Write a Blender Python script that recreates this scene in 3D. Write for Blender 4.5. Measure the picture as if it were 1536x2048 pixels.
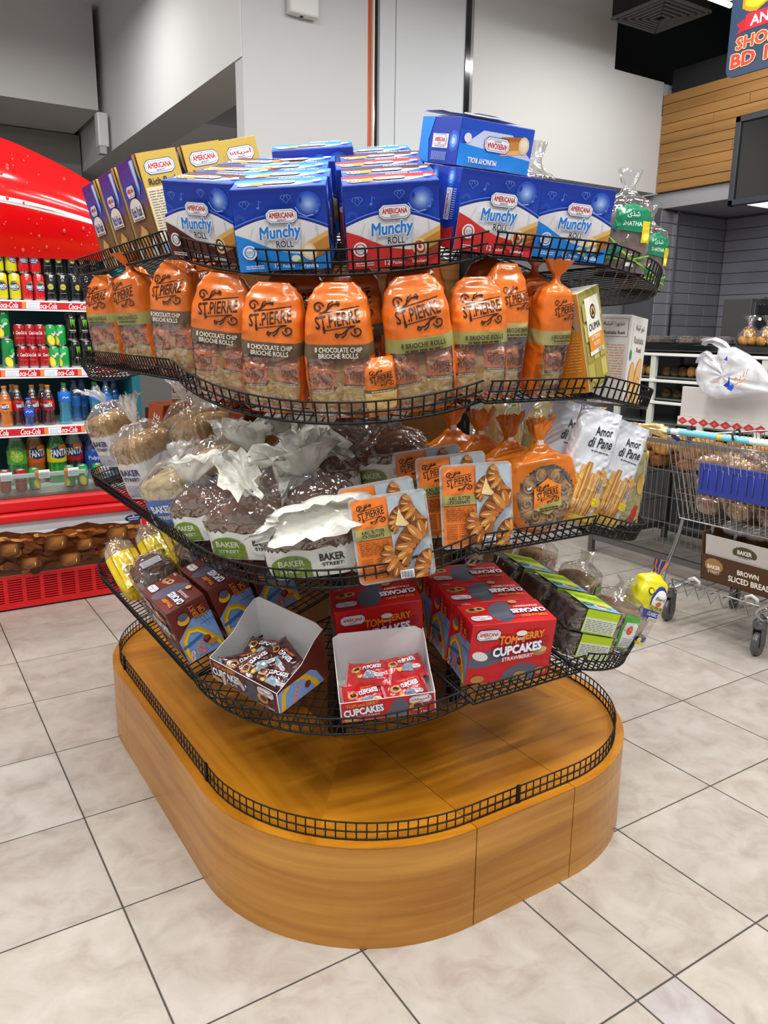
import bpy, bmesh, math, random
import numpy as np
from mathutils import Vector, Matrix, Quaternion, noise
from mathutils.geometry import tessellate_polygon
for _o in list(bpy.data.objects): bpy.data.objects.remove(_o)
SC = bpy.context.scene
COL = SC.collection
PI = math.pi
# ------------------------------------------------------------------ camera
CAM = Vector((0, 0, 1.6092)); FPX = 1564.37
MR = np.array([[0.8430, -0.5378, 0.0112], [0.1108, 0.1940, 0.9747], [0.5264, 0.8204, -0.2233]])
_f, _p, _r, _t = FPX, 0.225181681, 0.0115039287, 0.570287498
_R0 = np.array([[math.cos(_t), -math.sin(_t), 0], [math.sin(_t), math.cos(_t), 0], [0, 0, 1]])
_R1 = np.array([[1, 0, 0], [0, math.sin(_p), math.cos(_p)], [0, math.cos(_p), -math.sin(_p)]])
_R2 = np.array([[math.cos(_r), math.sin(_r), 0], [-math.sin(_r), math.cos(_r), 0], [0, 0, 1]])
MR = _R2 @ _R1 @ _R0
cd = bpy.data.cameras.new('camera'); cam = bpy.data.objects.new('camera', cd); COL.objects.link(cam)
cd.sensor_fit = 'VERTICAL'; cd.sensor_height = 36.0; cd.lens = FPX / 2048 * 36.0
_m = Matrix.Identity(4)
for i in range(3):
    _m[i][0] = MR[0][i]; _m[i][1] = MR[1][i]; _m[i][2] = -MR[2][i]; _m[i][3] = CAM[i]
cam.matrix_world = _m
cd.clip_start = 0.05; cd.clip_end = 60
SC.camera = cam
# ------------------------------------------------------------------ world, exposure
SC.view_settings.view_transform = 'Standard'; SC.view_settings.look = 'None'
SC.view_settings.gamma = 1.0; SC.view_settings.use_curve_mapping = False
SC.view_settings.exposure = 0.0
W = bpy.data.worlds.new('world'); SC.world = W; W.use_nodes = True
W.node_tree.nodes['Background'].inputs[0].default_value = (0.93, 0.97, 1.0, 1)
W.node_tree.nodes['Background'].inputs[1].default_value = 0.36
SC.cycles.transparent_max_bounces = 24
SC.cycles.max_bounces = 8
SC.cycles.sample_clamp_indirect = 6
LIGHTS = []
def area(loc, sx, sy, watts, rot=(0, 0, 0), col=(1, .98, .95), parent=None):
    l = bpy.data.lights.new('tube_glow', 'AREA'); l.shape = 'RECTANGLE'; l.size = sx; l.size_y = sy
    l.energy = watts; l.color = col
    o = bpy.data.objects.new('tube_glow', l); COL.objects.link(o); o.location = loc; o.rotation_euler = rot
    if parent: o.parent = parent
    return o
TUBE_W = 56          # watts of each overhead fluorescent fitting
# ------------------------------------------------------------------ helpers
def lin(h):
    if isinstance(h, tuple): return h
    h = h.lstrip('#'); out = []
    for i in (0, 2, 4):
        c = int(h[i:i + 2], 16) / 255
        out.append(c / 12.92 if c <= .04045 else ((c + .055) / 1.055) ** 2.4)
    return tuple(out)
def mixc(a, b, t):
    a = lin(a); b = lin(b); return tuple(x + (y - x) * t for x, y in zip(a, b))
def pray(px, py):
    return Vector(MR.T @ np.array([(px - 768) / FPX, (1024 - py) / FPX, 1.0]))
def onplane(px, py, p0, n):
    d = pray(px, py); return CAM + d * ((Vector(p0) - CAM).dot(n) / d.dot(n))
def onz(px, py, z): return onplane(px, py, (0, 0, z), Vector((0, 0, 1)))
def onx(px, py, x): return onplane(px, py, (x, 0, 0), Vector((1, 0, 0)))
def ony(px, py, y): return onplane(px, py, (0, y, 0), Vector((0, 1, 0)))

class MB:
    """collects polygons with a colour each, builds ONE mesh"""
    def __init__(s): s.v = []; s.f = []; s.c = []; s.m = []; s.sm = []
    def add(s, verts, faces, col='#808080', mat=0, smooth=False):
        b = len(s.v); s.v.extend([tuple(x) for x in verts]); c = lin(col) if not isinstance(col, list) else None
        for i, f in enumerate(faces):
            s.f.append([b + k for k in f]); s.c.append(c if c else col[i])
            s.m.append(mat if not isinstance(mat, list) else mat[i]); s.sm.append(smooth)
    def box(s, lo, hi, col='#808080', mat=0, bev=0.0, M=None):
        x0, y0, z0 = lo; x1, y1, z1 = hi
        if bev <= 0:
            vs = [Vector((x, y, z)) for z in (z0, z1) for y in (y0, y1) for x in (x0, x1)]
            fs = [(0, 2, 3, 1), (4, 5, 7, 6), (0, 1, 5, 4), (2, 6, 7, 3), (0, 4, 6, 2), (1, 3, 7, 5)]
        else:
            bm = bmesh.new(); bmesh.ops.create_cube(bm, size=1)
            for v in bm.verts: v.co = Vector(((x0 + x1) / 2 + v.co.x * (x1 - x0), (y0 + y1) / 2 + v.co.y * (y1 - y0), (z0 + z1) / 2 + v.co.z * (z1 - z0)))
            bmesh.ops.bevel(bm, geom=bm.edges[:], offset=bev, segments=2 if bev > .006 else 1, affect='EDGES', profile=.5)
            bm.verts.index_update(); vs = [v.co.copy() for v in bm.verts]; fs = [[v.index for v in f.verts] for f in bm.faces]; bm.free()
        if M is not None: vs = [M @ v for v in vs]
        s.add(vs, fs, col, mat)
    def tube(s, pts, r, col='#808080', mat=0, n=6, closed=False, smooth=True, caps=True):
        pts = [Vector(p) for p in pts]; N = len(pts); vs = []; fs = []
        rr = r if isinstance(r, (list, tuple)) else [r] * N
        up = None
        for i, p in enumerate(pts):
            if closed: t = pts[(i + 1) % N] - pts[i - 1]
            else: t = pts[min(i + 1, N - 1)] - pts[max(i - 1, 0)]
            t.normalize()
            if up is None: up = Vector((0, 0, 1)) if abs(t.z) < .9 else Vector((1, 0, 0))
            a = up - t * up.dot(t)
            if a.length < 1e-6: a = t.orthogonal()
            a.normalize(); b = t.cross(a); up = a
            for k in range(n):
                q = 2 * PI * (k + .5) / n; vs.append(p + (a * math.cos(q) + b * math.sin(q)) * rr[i])
        for i in range(N if closed else N - 1):
            j = (i + 1) % N
            for k in range(n): fs.append((i * n + k, i * n + (k + 1) % n, j * n + (k + 1) % n, j * n + k))
        if caps and not closed:
            fs.append(tuple(range(n - 1, -1, -1))); fs.append(tuple((N - 1) * n + k for k in range(n)))
        s.add(vs, fs, col, mat, smooth)
    def wire(s, a, b, r, col='#151515', mat=0):
        a = Vector(a); b = Vector(b); t = (b - a).normalized(); u = t.orthogonal().normalized(); w = t.cross(u)
        vs = [p + (u * x + w * y) * r for p in (a, b) for x, y in ((1, 0), (0, 1), (-1, 0), (0, -1))]
        s.add(vs, [(0, 1, 5, 4), (1, 2, 6, 5), (2, 3, 7, 6), (3, 0, 4, 7), (3, 2, 1, 0), (4, 5, 6, 7)], col, mat)
    def lathe(s, prof, n=20, col='#808080', mat=0, M=None, smooth=True):
        """prof: list of (r, z[, colour[, mat]]); colour applies to the band above that point"""
        vs = []; fs = []; cs = []; ms = []
        for p in prof:
            for k in range(n):
                q = 2 * PI * k / n; vs.append(Vector((p[0] * math.sin(q), -p[0] * math.cos(q), p[1])))
        for i in range(len(prof) - 1):
            c = prof[i][2] if len(prof[i]) > 2 and prof[i][2] else col; mm = prof[i][3] if len(prof[i]) > 3 else mat
            for k in range(n):
                fs.append((i * n + k, i * n + (k + 1) % n, (i + 1) * n + (k + 1) % n, (i + 1) * n + k)); cs.append(lin(c)); ms.append(mm)
        fs.append(tuple(range(n - 1, -1, -1))); cs.append(lin(prof[0][2] if len(prof[0]) > 2 and prof[0][2] else col)); ms.append(ms[0])
        fs.append(tuple((len(prof) - 1) * n + k for k in range(n))); cs.append(cs[-2]); ms.append(ms[-2])
        if M is not None: vs = [M @ v for v in vs]
        s.add(vs, fs, cs, ms, smooth)
    def grid(s, F, nu, nv, colf=None, col='#808080', mat=0, wrap=True, smooth=True, u0=0., u1=1., v0=0., v1=1.):
        vs = []; fs = []; cs = []; ms = []
        M_ = nu if wrap else nu + 1
        for j in range(nv + 1):
            for i in range(M_): vs.append(F(u0 + (u1 - u0) * i / nu, v0 + (v1 - v0) * j / nv))
        c0 = lin(col)
        for j in range(nv):
            for i in range(nu):
                i2 = (i + 1) % M_
                if colf:
                    r = colf(u0 + (u1 - u0) * (i + .5) / nu, v0 + (v1 - v0) * (j + .5) / nv)
                    if r is None: continue
                    c, m = r
                else: c, m = c0, mat
                fs.append((j * M_ + i, j * M_ + i2, (j + 1) * M_ + i2, (j + 1) * M_ + i)); cs.append(lin(c)); ms.append(m)
        s.add(vs, fs, cs, ms, smooth)
    def prism(s, pts, z0, z1, col='#808080', mat=0, M=None):
        n = len(pts); vs = [Vector((p[0], p[1], z0)) for p in pts] + [Vector((p[0], p[1], z1)) for p in pts]
        fs = [tuple(range(n - 1, -1, -1)), tuple(range(n, 2 * n))] + [(i, (i + 1) % n, n + (i + 1) % n, n + i) for i in range(n)]
        if M is not None: vs = [M @ v for v in vs]
        s.add(vs, fs, col, mat)
    def mesh(s, name, mats):
        me = bpy.data.meshes.new(name); me.from_pydata(s.v, [], s.f)
        n = len(me.polygons)
        cols = s.c
        if n != len(s.f):      # degenerate input would shift the colours
            raise RuntimeError('bad faces in ' + name)
        me.polygons.foreach_set('material_index', s.m); me.polygons.foreach_set('use_smooth', s.sm)
        at = me.color_attributes.new('col', 'FLOAT_COLOR', 'CORNER')
        tot = np.fromiter((len(f) for f in s.f), int, n)
        arr = np.repeat(np.array([list(c) + [1.0] for c in cols], dtype=np.float32), tot, axis=0)
        at.data.foreach_set('color', arr.ravel())
        for m in (mats if isinstance(mats, (list, tuple)) else [mats]): me.materials.append(MAT[m])
        me.validate(); me.update()
        return me

def link(name, data, parent=None, M=None):
    o = bpy.data.objects.new(name, data); COL.objects.link(o)
    if parent: o.parent = parent
    if M is not None: o.matrix_local = M
    return o
def tag(o, label=None, cat=None, group=None, kind=None):
    if label: o['label'] = label
    if cat: o['category'] = cat
    if group: o['group'] = group
    if kind: o['kind'] = kind
    return o
def struct(name, mb, mats, parent=None, label=None):
    o = link(name, mb.mesh(name, mats), parent)
    if not parent: o['kind'] = 'structure'
    if label: o['label'] = label
    return o
def part(name, mb, mats, parent, label=None, stuff=False, M=None):
    o = link(name, mb.mesh(name, mats), parent, M)
    if label: o['label'] = label
    if stuff: o['kind'] = 'stuff'
    return o
def thing(name, label, cat, M=None, group=None):
    o = bpy.data.objects.new(name, None); COL.objects.link(o); o.empty_display_size = .05
    if M is not None: o.matrix_world = M
    return tag(o, label, cat, group)
# a spec is (name, mesh, [child specs], stuff?) - a kind of thing built once; each use makes its own objects that share the mesh
def spawn(spec, label, cat, M, group=None):
    def rec(sp, parent):
        nm, me, ch = sp[0], sp[1], sp[2]
        o = bpy.data.objects.new(nm, me); COL.objects.link(o)
        if parent: o.parent = parent
        if len(sp) > 3 and sp[3]: o['kind'] = 'stuff'
        for c in ch: rec(c, o)
        return o
    o = rec(spec, None); o.matrix_world = M
    return tag(o, label, cat, group)
def orient(pos, face, n=None, roll=0., lean=0., s=1.0):
    """face: heading the front looks to, degrees, 0 = -Y, 90 = -X; n: up direction of what it stands on"""
    R = Matrix.Rotation(-math.radians(face), 4, 'Z')
    R = R @ Matrix.Rotation(math.radians(lean), 4, 'X') @ Matrix.Rotation(math.radians(roll), 4, 'Y')
    if n is not None: R = Vector((0, 0, 1)).rotation_difference(Vector(n)).to_matrix().to_4x4() @ R
    return Matrix.Translation(Vector(pos)) @ R @ Matrix.Diagonal((s, s, s, 1))
# ------------------------------------------------------------------ materials
MAT = {}
def newmat(name):
    m = bpy.data.materials.new(name); m.use_nodes = True; MAT[name] = m
    return m, m.node_tree.nodes, m.node_tree.links, m.node_tree.nodes['Principled BSDF']
def bump_noise(N, L, b, scale, strength, detail=3., dist=.01, kind='noise', coord='Object', dim=None):
    tc = N.new('ShaderNodeTexCoord')
    if kind == 'noise':
        t = N.new('ShaderNodeTexNoise'); t.inputs['Scale'].default_value = scale; t.inputs['Detail'].default_value = detail; out = t.outputs[0]
        if kind == 'noise' and dist >= .011: t.noise_type = 'RIDGED_MULTIFRACTAL'; t.inputs['Distortion'].default_value = .6; t.inputs['Scale'].default_value = scale * .45
    else:
        t = N.new('ShaderNodeTexVoronoi'); t.inputs['Scale'].default_value = scale; t.feature = 'F1'; out = t.outputs['Distance']
    L.new(tc.outputs[coord], t.inputs['Vector'])
    bp = N.new('ShaderNodeBump'); bp.inputs['Strength'].default_value = strength; bp.inputs['Distance'].default_value = dist
    L.new(out, bp.inputs['Height']); L.new(bp.outputs[0], b.inputs['Normal']); return bp
def painted(name, rough, spec=.5, coat=0., metal=0., bump=None, vary=None, alpha=None, sub=0.):
    m, N, L, b = newmat(name)
    a = N.new('ShaderNodeAttribute'); a.attribute_name = 'col'; src = a.outputs['Color']
    if vary:
        tc = N.new('ShaderNodeTexCoord'); t = N.new('ShaderNodeTexNoise'); t.inputs['Scale'].default_value = vary[0]; t.inputs['Detail'].default_value = 4
        L.new(tc.outputs['Object'], t.inputs['Vector'])
        r = N.new('ShaderNodeMapRange'); r.inputs['From Min'].default_value = .3; r.inputs['From Max'].default_value = .7
        r.inputs['To Min'].default_value = vary[1]; r.inputs['To Max'].default_value = vary[2]; L.new(t.outputs[0], r.inputs['Value'])
        mx = N.new('ShaderNodeVectorMath'); mx.operation = 'SCALE'; L.new(src, mx.inputs[0]); L.new(r.outputs[0], mx.inputs['Scale']); src = mx.outputs[0]
    L.new(src, b.inputs['Base Color'])
    b.inputs['Roughness'].default_value = rough; b.inputs['Specular IOR Level'].default_value = spec; b.inputs['Metallic'].default_value = metal
    b.inputs['Coat Weight'].default_value = coat; b.inputs['Coat Roughness'].default_value = .08
    if alpha is not None: b.inputs['Alpha'].default_value = alpha
    if bump: bump_noise(N, L, b, *bump)
    return m
painted('card', .38, .45)
painted('matte', .7, .3)
painted('wall', .85, .2, bump=(60, .04))
painted('plastic', .28, .5)
painted('gloss', .12, .6, coat=.4)
painted('bagfilm', .22, .5, coat=.4, bump=(46, .8, 2.0, .0111))
painted('foil', .22, .7, coat=.5, bump=(80, .8, 2., .0111))
painted('bread', .75, .25, bump=(60, .6, 4., .006), vary=(34, .62, 1.2))
painted('metal', .25, .6, metal=1.)
painted('steel', .38, .5, metal=.9)
painted('wire', .4, .25)
painted('glow', .5)
_n = MAT['glow'].node_tree; _b = _n.nodes['Principled BSDF']
_n.links.new(_n.nodes['Attribute'].outputs['Color'], _b.inputs['Emission Color']); _b.inputs['Emission Strength'].default_value = 1.6
def film(name, tint, base, body, rough=.1, bump=(30, .8, 2.5, .012), bodycol=None, refl=(.1, .6)):
    """thin clear wrap: mostly see-through, a little milky body, sharp crinkled reflections"""
    m, N, L, b = newmat(name)
    out = N['Material Output']
    tr = N.new('ShaderNodeBsdfTransparent'); tr.inputs[0].default_value = (*tint, 1)
    b.inputs['Base Color'].default_value = (*base, 1); b.inputs['Roughness'].default_value = .35
    if bodycol:
        a = N.new('ShaderNodeAttribute'); a.attribute_name = 'col'; L.new(a.outputs['Color'], b.inputs['Base Color'])
    gl = N.new('ShaderNodeBsdfGlossy'); gl.inputs['Roughness'].default_value = rough
    lw = N.new('ShaderNodeLayerWeight'); lw.inputs[0].default_value = .35
    mr = N.new('ShaderNodeMapRange'); mr.inputs['To Min'].default_value = refl[0]; mr.inputs['To Max'].default_value = refl[1]
    L.new(lw.outputs['Facing'], mr.inputs['Value'])
    m1 = N.new('ShaderNodeMixShader'); m1.inputs[0].default_value = body; L.new(tr.outputs[0], m1.inputs[1]); L.new(b.outputs[0], m1.inputs[2])
    m2 = N.new('ShaderNodeMixShader'); L.new(mr.outputs[0], m2.inputs[0]); L.new(m1.outputs[0], m2.inputs[1]); L.new(gl.outputs[0], m2.inputs[2])
    L.new(m2.outputs[0], out.inputs['Surface'])
    bp = bump_noise(N, L, b, *bump); L.new(bp.outputs[0], gl.inputs['Normal']); L.new(bp.outputs[0], lw.inputs['Normal'])
    return m
film('film', (.97, .97, .97), (.9, .9, .9), .04, .06, (70, 1.0, 2., .012), None, (.12, .7))
film('whitefilm', (.97, .97, .96), (.80, .80, .72), .74, .35, (60, .6, 3., .0111), None, (.02, .2))
film('milky', (.96, .96, .95), (.80, .78, .76), .34, .2, (70, .7, 3., .0111), None, (.06, .4))
film('tintfilm', (.95, .93, .85), (.7, .6, .3), .55, .15, (60, .6, 3., .0111), True)
film('liquid', (.8, .8, .8), (.5, .5, .5), .82, .04, (5, .0), True)
film('pet', (.75, .88, .97), (.5, .5, .5), .45, .04, (9, .15, 1., .01), True)
film('glass', (.93, .97, .95), (.6, .7, .68), .05, .02, (1, .0))
film('bagwhite', (.97, .97, .98), (.84, .86, .9), .58, .25, (40, .5, 3., .0111), None, (.04, .3))
def wood(name, ang, c1, c2, scale=1.0, rough=.28, side=False):
    m, N, L, b = newmat(name)
    tc = N.new('ShaderNodeTexCoord'); mp = N.new('ShaderNodeMapping'); L.new(tc.outputs['Object'], mp.inputs[0])
    mp.inputs['Rotation'].default_value = ang
    st = N.new('ShaderNodeMapping'); L.new(mp.outputs[0], st.inputs[0]); st.inputs['Scale'].default_value = (1.6 * scale, 1.6 * scale, 34 * scale) if side else (1.2 * scale, 22 * scale, 22 * scale)
    n1 = N.new('ShaderNodeTexNoise'); n1.inputs['Scale'].default_value = 1.; n1.inputs['Detail'].default_value = 6; n1.inputs['Distortion'].default_value = .8
    L.new(st.outputs[0], n1.inputs['Vector'])
    st2 = N.new('ShaderNodeMapping'); L.new(mp.outputs[0], st2.inputs[0]); st2.inputs['Scale'].default_value = (1.1 * scale, 1.1 * scale, 9 * scale) if side else (.8 * scale, 5 * scale, 5 * scale)
    n2 = N.new('ShaderNodeTexNoise'); n2.inputs['Scale'].default_value = 1.4; n2.inputs['Detail'].default_value = 3; L.new(st2.outputs[0], n2.inputs['Vector'])
    ad = N.new('ShaderNodeMath'); ad.operation = 'ADD'; L.new(n1.outputs[0], ad.inputs[0]); L.new(n2.outputs[0], ad.inputs[1])
    cr = N.new('ShaderNodeValToRGB'); cr.color_ramp.elements[0].position = .36; cr.color_ramp.elements[1].position = .64
    hv = N.new('ShaderNodeMath'); hv.operation = 'MULTIPLY'; hv.inputs[1].default_value = .5; L.new(ad.outputs[0], hv.inputs[0]); L.new(hv.outputs[0], cr.inputs[0])
    cr.color_ramp.elements[0].color = (*lin(c1), 1); cr.color_ramp.elements[1].color = (*lin(c2), 1)
    L.new(cr.outputs[0], b.inputs['Base Color']); b.inputs['Roughness'].default_value = rough
    return m
WC = ('#a5640f', '#cf8a22')
wood('wood_y', (0, 0, PI / 2), *WC); wood('wood_x', (0, 0, 0), *WC); wood('wood_d', (0, 0, .25), *WC); wood('wood_d2', (0, 0, 1.3), *WC)
wood('wood_side', (0, 0, 0), '#9f6519', '#c98f3c', .8, .3, True)
wood('plank', (0, 0, PI / 2), '#86602f', '#a87a42', .7, .45)
def tilemat():
    m, N, L, b = newmat('floor_tile')
    tc = N.new('ShaderNodeTexCoord'); oi = N.new('ShaderNodeObjectInfo')
    ad = N.new('ShaderNodeVectorMath'); ad.operation = 'ADD'
    sc = N.new('ShaderNodeVectorMath'); sc.operation = 'SCALE'; sc.inputs[0].default_value = (37, 91, 13); L.new(oi.outputs['Random'], sc.inputs['Scale'])
    L.new(tc.outputs['Object'], ad.inputs[0]); L.new(sc.outputs[0], ad.inputs[1])
    n = N.new('ShaderNodeTexNoise'); n.inputs['Scale'].default_value = 8.5; n.inputs['Detail'].default_value = 8; n.inputs['Roughness'].default_value = .62; n.inputs['Distortion'].default_value = .5
    L.new(ad.outputs[0], n.inputs['Vector'])
    cr = N.new('ShaderNodeValToRGB'); e = cr.color_ramp.elements
    e[0].position = .3; e[0].color = (*lin('#998e85'), 1); e[1].position = .72; e[1].color = (*lin('#b4aea7'), 1)
    x = e.new(.5); x.color = (*lin('#a9a198'), 1)
    L.new(n.outputs[0], cr.inputs[0])
    a = N.new('ShaderNodeAttribute'); a.attribute_name = 'tone'; a.attribute_type = 'OBJECT'
    mx = N.new('ShaderNodeMix'); mx.data_type = 'RGBA'; mx.blend_type = 'MULTIPLY'; mx.inputs['Factor'].default_value = 1
    L.new(cr.outputs[0], mx.inputs[6]); L.new(a.outputs['Color'], mx.inputs[7])
    L.new(mx.outputs[2], b.inputs['Base Color']); b.inputs['Roughness'].default_value = .32; b.inputs['Specular IOR Level'].default_value = .35
tilemat()
# ------------------------------------------------------------------ printed art (flat shapes laid on packaging)
_TC = {}
def text_polys(s, bold=0., shear=0.):
    k = (s, bold, shear)
    if k in _TC: return _TC[k]
    c = bpy.data.curves.new('t', 'FONT'); c.body = s; c.offset = bold; c.shear = shear; c.resolution_u = 2; c.size = 1
    o = bpy.data.objects.new('t', c); me = bpy.data.meshes.new_from_object(o)
    vs = [(v.co.x, v.co.y) for v in me.vertices]; fs = [tuple(p.vertices) for p in me.polygons]
    bpy.data.objects.remove(o); bpy.data.curves.remove(c); bpy.data.meshes.remove(me)
    _TC[k] = (vs, fs); return _TC[k]
class Art:
    """2-D shapes in centimetres, later ones on top"""
    def __init__(s): s.it = []; s.n = 0
    def raw(s, vs, fs, c, lay=None):
        s.n += 1; s.it.append((vs, fs, lin(c), s.n if lay is None else lay))
    def poly(s, pts, c, lay=None):
        tri = tessellate_polygon([[Vector((x, y, 0)) for x, y in pts]]); s.raw(list(pts), [tuple(t) for t in tri], c, lay); return s
    def rect(s, x0, y0, x1, y1, c, nx=1, ny=1):
        vs = [(x0 + (x1 - x0) * i / nx, y0 + (y1 - y0) * j / ny) for j in range(ny + 1) for i in range(nx + 1)]
        s.raw(vs, [(j * (nx + 1) + i, j * (nx + 1) + i + 1, (j + 1) * (nx + 1) + i + 1, (j + 1) * (nx + 1) + i) for j in range(ny) for i in range(nx)], c); return s
    def ell(s, x, y, rx, ry, c, n=18, rot=0):
        r = math.radians(rot); vs = [(x, y)]
        for k in range(n):
            a = 2 * PI * k / n; dx, dy = rx * math.cos(a), ry * math.sin(a); vs.append((x + dx * math.cos(r) - dy * math.sin(r), y + dx * math.sin(r) + dy * math.cos(r)))
        s.raw(vs, [(0, 1 + k, 1 + (k + 1) % n) for k in range(n)], c); return s
    def stroke(s, pts, w, c, closed=False):
        vs = []; N = len(pts); ww = w if isinstance(w, (list, tuple)) else [w] * N
        for i in range(N):
            a = pts[max(i - 1, 0)]; b = pts[min(i + 1, N - 1)]; dx, dy = b[0] - a[0], b[1] - a[1]; l = math.hypot(dx, dy) or 1
            nx, ny = -dy / l * ww[i] / 2, dx / l * ww[i] / 2
            vs += [(pts[i][0] + nx, pts[i][1] + ny), (pts[i][0] - nx, pts[i][1] - ny)]
        s.raw(vs, [(2 * i, 2 * i + 1, 2 * i + 3, 2 * i + 2) for i in range(N - 1)], c); return s
    def text(s, t, x, y, w, c, h=None, rot=0, bold=.01, shear=0, out=None, anchor='c'):
        """centred on x,y, stretched to width w (and height h)"""
        vs, fs = text_polys(t, 0, shear)
        if not vs: return s
        def fat(b):
            if b <= 0: return [(0, 0)]
            n = 4 if b < .03 else 6 if b < .06 else 8; o = [(b * math.cos(2 * PI * (k + .5) / n), b * math.sin(2 * PI * (k + .5) / n)) for k in range(n)]
            return o + [(0, 0)] if b > .04 else o
        def lay_down(b, c):
            s.n += 1
            for k, (dx, dy) in enumerate(fat(b)): s.it.append((tr([(p + dx, q + dy) for p, q in vs]), fs, lin(c), s.n + k * .09))
        xs = [v[0] for v in vs]; ys = [v[1] for v in vs]; x0, x1, y0, y1 = min(xs), max(xs), min(ys), max(ys)
        sx = w / (x1 - x0); sy = (h / (y1 - y0)) if h else sx
        r = math.radians(rot); cr, sr = math.cos(r), math.sin(r)
        def tr(vv):
            o = []
            for a, b in vv:
                dx = (a - (x0 + x1) / 2) * sx; dy = (b - (y0 + y1) / 2) * sy; o.append((x + dx * cr - dy * sr, y + dx * sr + dy * cr))
            return o
        if out: lay_down(bold + out[1], out[0])
        lay_down(bold, c); return s
    def lines(s, x0, y0, x1, y1, n, c, fill=.45, seed=0):
        """small print: rows of dashes"""
        rnd = random.Random(seed + n); dy = (y1 - y0) / n; vs = []; fs = []
        for i in range(n):
            x = x0
            while x < x1 - .01:
                l = min((x1 - x0) * rnd.uniform(.08, .25), x1 - x); b = len(vs); ya = y0 + dy * i
                vs += [(x, ya), (x + l, ya), (x + l, ya + dy * fill), (x, ya + dy * fill)]; fs.append((b, b + 1, b + 2, b + 3)); x += l + (x1 - x0) * .03
        s.raw(vs, fs, c); return s
    def emit(s, mb, mp, mat=0, maxe=None, gap=.00025):
        for vs, fs, c, lay in s.it:
            if maxe:
                vs = list(vs); fs = list(fs); g = 0
                while g < 4:
                    g += 1; nf = []; ch = False; mid = {}
                    for f in fs:
                        if len(f) > 3:
                            nf += [(f[0], f[i], f[i + 1]) for i in range(1, len(f) - 1)]; ch = True; continue
                        e = max(((math.dist(vs[f[i]], vs[f[(i + 1) % 3]]), i) for i in range(3)))
                        if e[0] > maxe:
                            i = e[1]; a, b_, d = f[i], f[(i + 1) % 3], f[(i + 2) % 3]; k = (min(a, b_), max(a, b_))
                            if k not in mid: vs.append(((vs[a][0] + vs[b_][0]) / 2, (vs[a][1] + vs[b_][1]) / 2)); mid[k] = len(vs) - 1
                            q = mid[k]; nf += [(a, q, d), (q, b_, d)]; ch = True
                        else: nf.append(f)
                    fs = nf
                    if not ch: break
                g2 = fs
                fs = [f for f in g2]
            mb.add([mp(x, y, lay * gap) for x, y in vs], fs, c, mat)
def face_map(o, ex, ey, nrm):
    """flat face: origin (metres) is art (0,0), ex/ey directions of art x,y"""
    o = Vector(o); ex = Vector(ex) * .01; ey = Vector(ey) * .01; nrm = Vector(nrm)
    return lambda x, y, off: o + ex * x + ey * y + nrm * off
# ================================================================== SETTING
def B(lo, hi, col, mat=0, bev=0.):
    m = MB(); m.box(lo, hi, col, mat, bev); return m
floor = struct('floor', B((-4, -2.5, -.03), (9, 11, -.0022), '#48433f'), 'matte')
GX = [.4225 + .4975 * k for k in range(-4, 16)]; GY = [2.0155 + .4975 * k for k in range(-4, 14)]
_tm = {}
def tile_mesh(w, d):
    k = (round(w, 3), round(d, 3))
    if k not in _tm:
        m = MB(); m.box((-w / 2, -d / 2, -.002), (w / 2, d / 2, 0), '#d0c4b4', 0, .0015); _tm[k] = m.mesh('tile', 'floor_tile')
    return _tm[k]
rt = random.Random(4)
for i in range(len(GX) - 1):
    for j in range(len(GY) - 1):
        x0, x1, y0, y1 = GX[i], GX[i + 1], GY[j], GY[j + 1]
        cells = [(x0, x1)]
        if abs(x0 - 1.4175) < .01 and y1 < 2.1: cells = [(x0, 1.5625), (1.5625, x1)]
        for a, b in cells:
            if a > .8 and b < 2.05 and y0 > 1.6 and y1 < 3.4: continue
            o = link('tile', tile_mesh(b - a - .005, y1 - y0 - .005), floor); o.location = ((a + b) / 2, (y0 + y1) / 2, 0)
            t = rt.uniform(.95, 1.04); o['tone'] = (t, t, t * rt.uniform(.985, 1.01))
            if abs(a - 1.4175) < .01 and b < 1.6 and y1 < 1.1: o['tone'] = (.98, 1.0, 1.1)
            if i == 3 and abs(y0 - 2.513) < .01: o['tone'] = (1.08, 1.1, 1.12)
WHT = '#cbcbcb'
YW = 5.0
# far wall, bulkhead, beam, pillar
struct('wall_far', B((-4, 10.4, 0), (9, 10.5, 4.6), '#b9b6b0'), 'wall')
struct('wall_left', B((-4.1, 0, 0), (-4, 10.5, 4.6), WHT), 'wall')
struct('trim_1', B((-4, 8.31, 3.64), (2.05, 10.4, 4.6), '#cecdcb'), 'wall', label='white bulkhead over the drinks area')
struct('trim_2', B((2.118, 5.004, 3.27), (2.5, 10.4, 4.6), '#d2d3d3'), 'wall', label='white beam running back from the pillar')
struct('trim_3', B((2.5, 6.7, 3.272), (4.6, 10.3, 4.6), '#e2e5e8'), 'wall', label='white bulkhead behind the beam')
struct('wall_behind', B((-4, 9.4, 0), (2.1, 9.5, 3.63), '#8f8c86'), 'wall')
m = MB(); m.box((2.126, YW, 0), (3.034, 5.12, 4.6), '#c2c2c3')
struct('wall_pillar', m, 'wall', label='pale grey pillar behind the display')
m = MB(); m.box((3.034, YW + .02, 0), (3.075, 5.12, 4.6), '#b9562e', 0)
struct('trim_4', m, 'plastic', label='narrow orange strip beside the pillar')
m = MB(); m.box((3.075, YW - .005, 0), (3.085, 5.6, 4.6), '#e8e4da'); m.box((3.085, YW + .03, 0), (3.13, 5.6, 4.6), '#16181a'); struct('trim_5', m, 'gloss', label='dark glossy strip beside the pillar')
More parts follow.
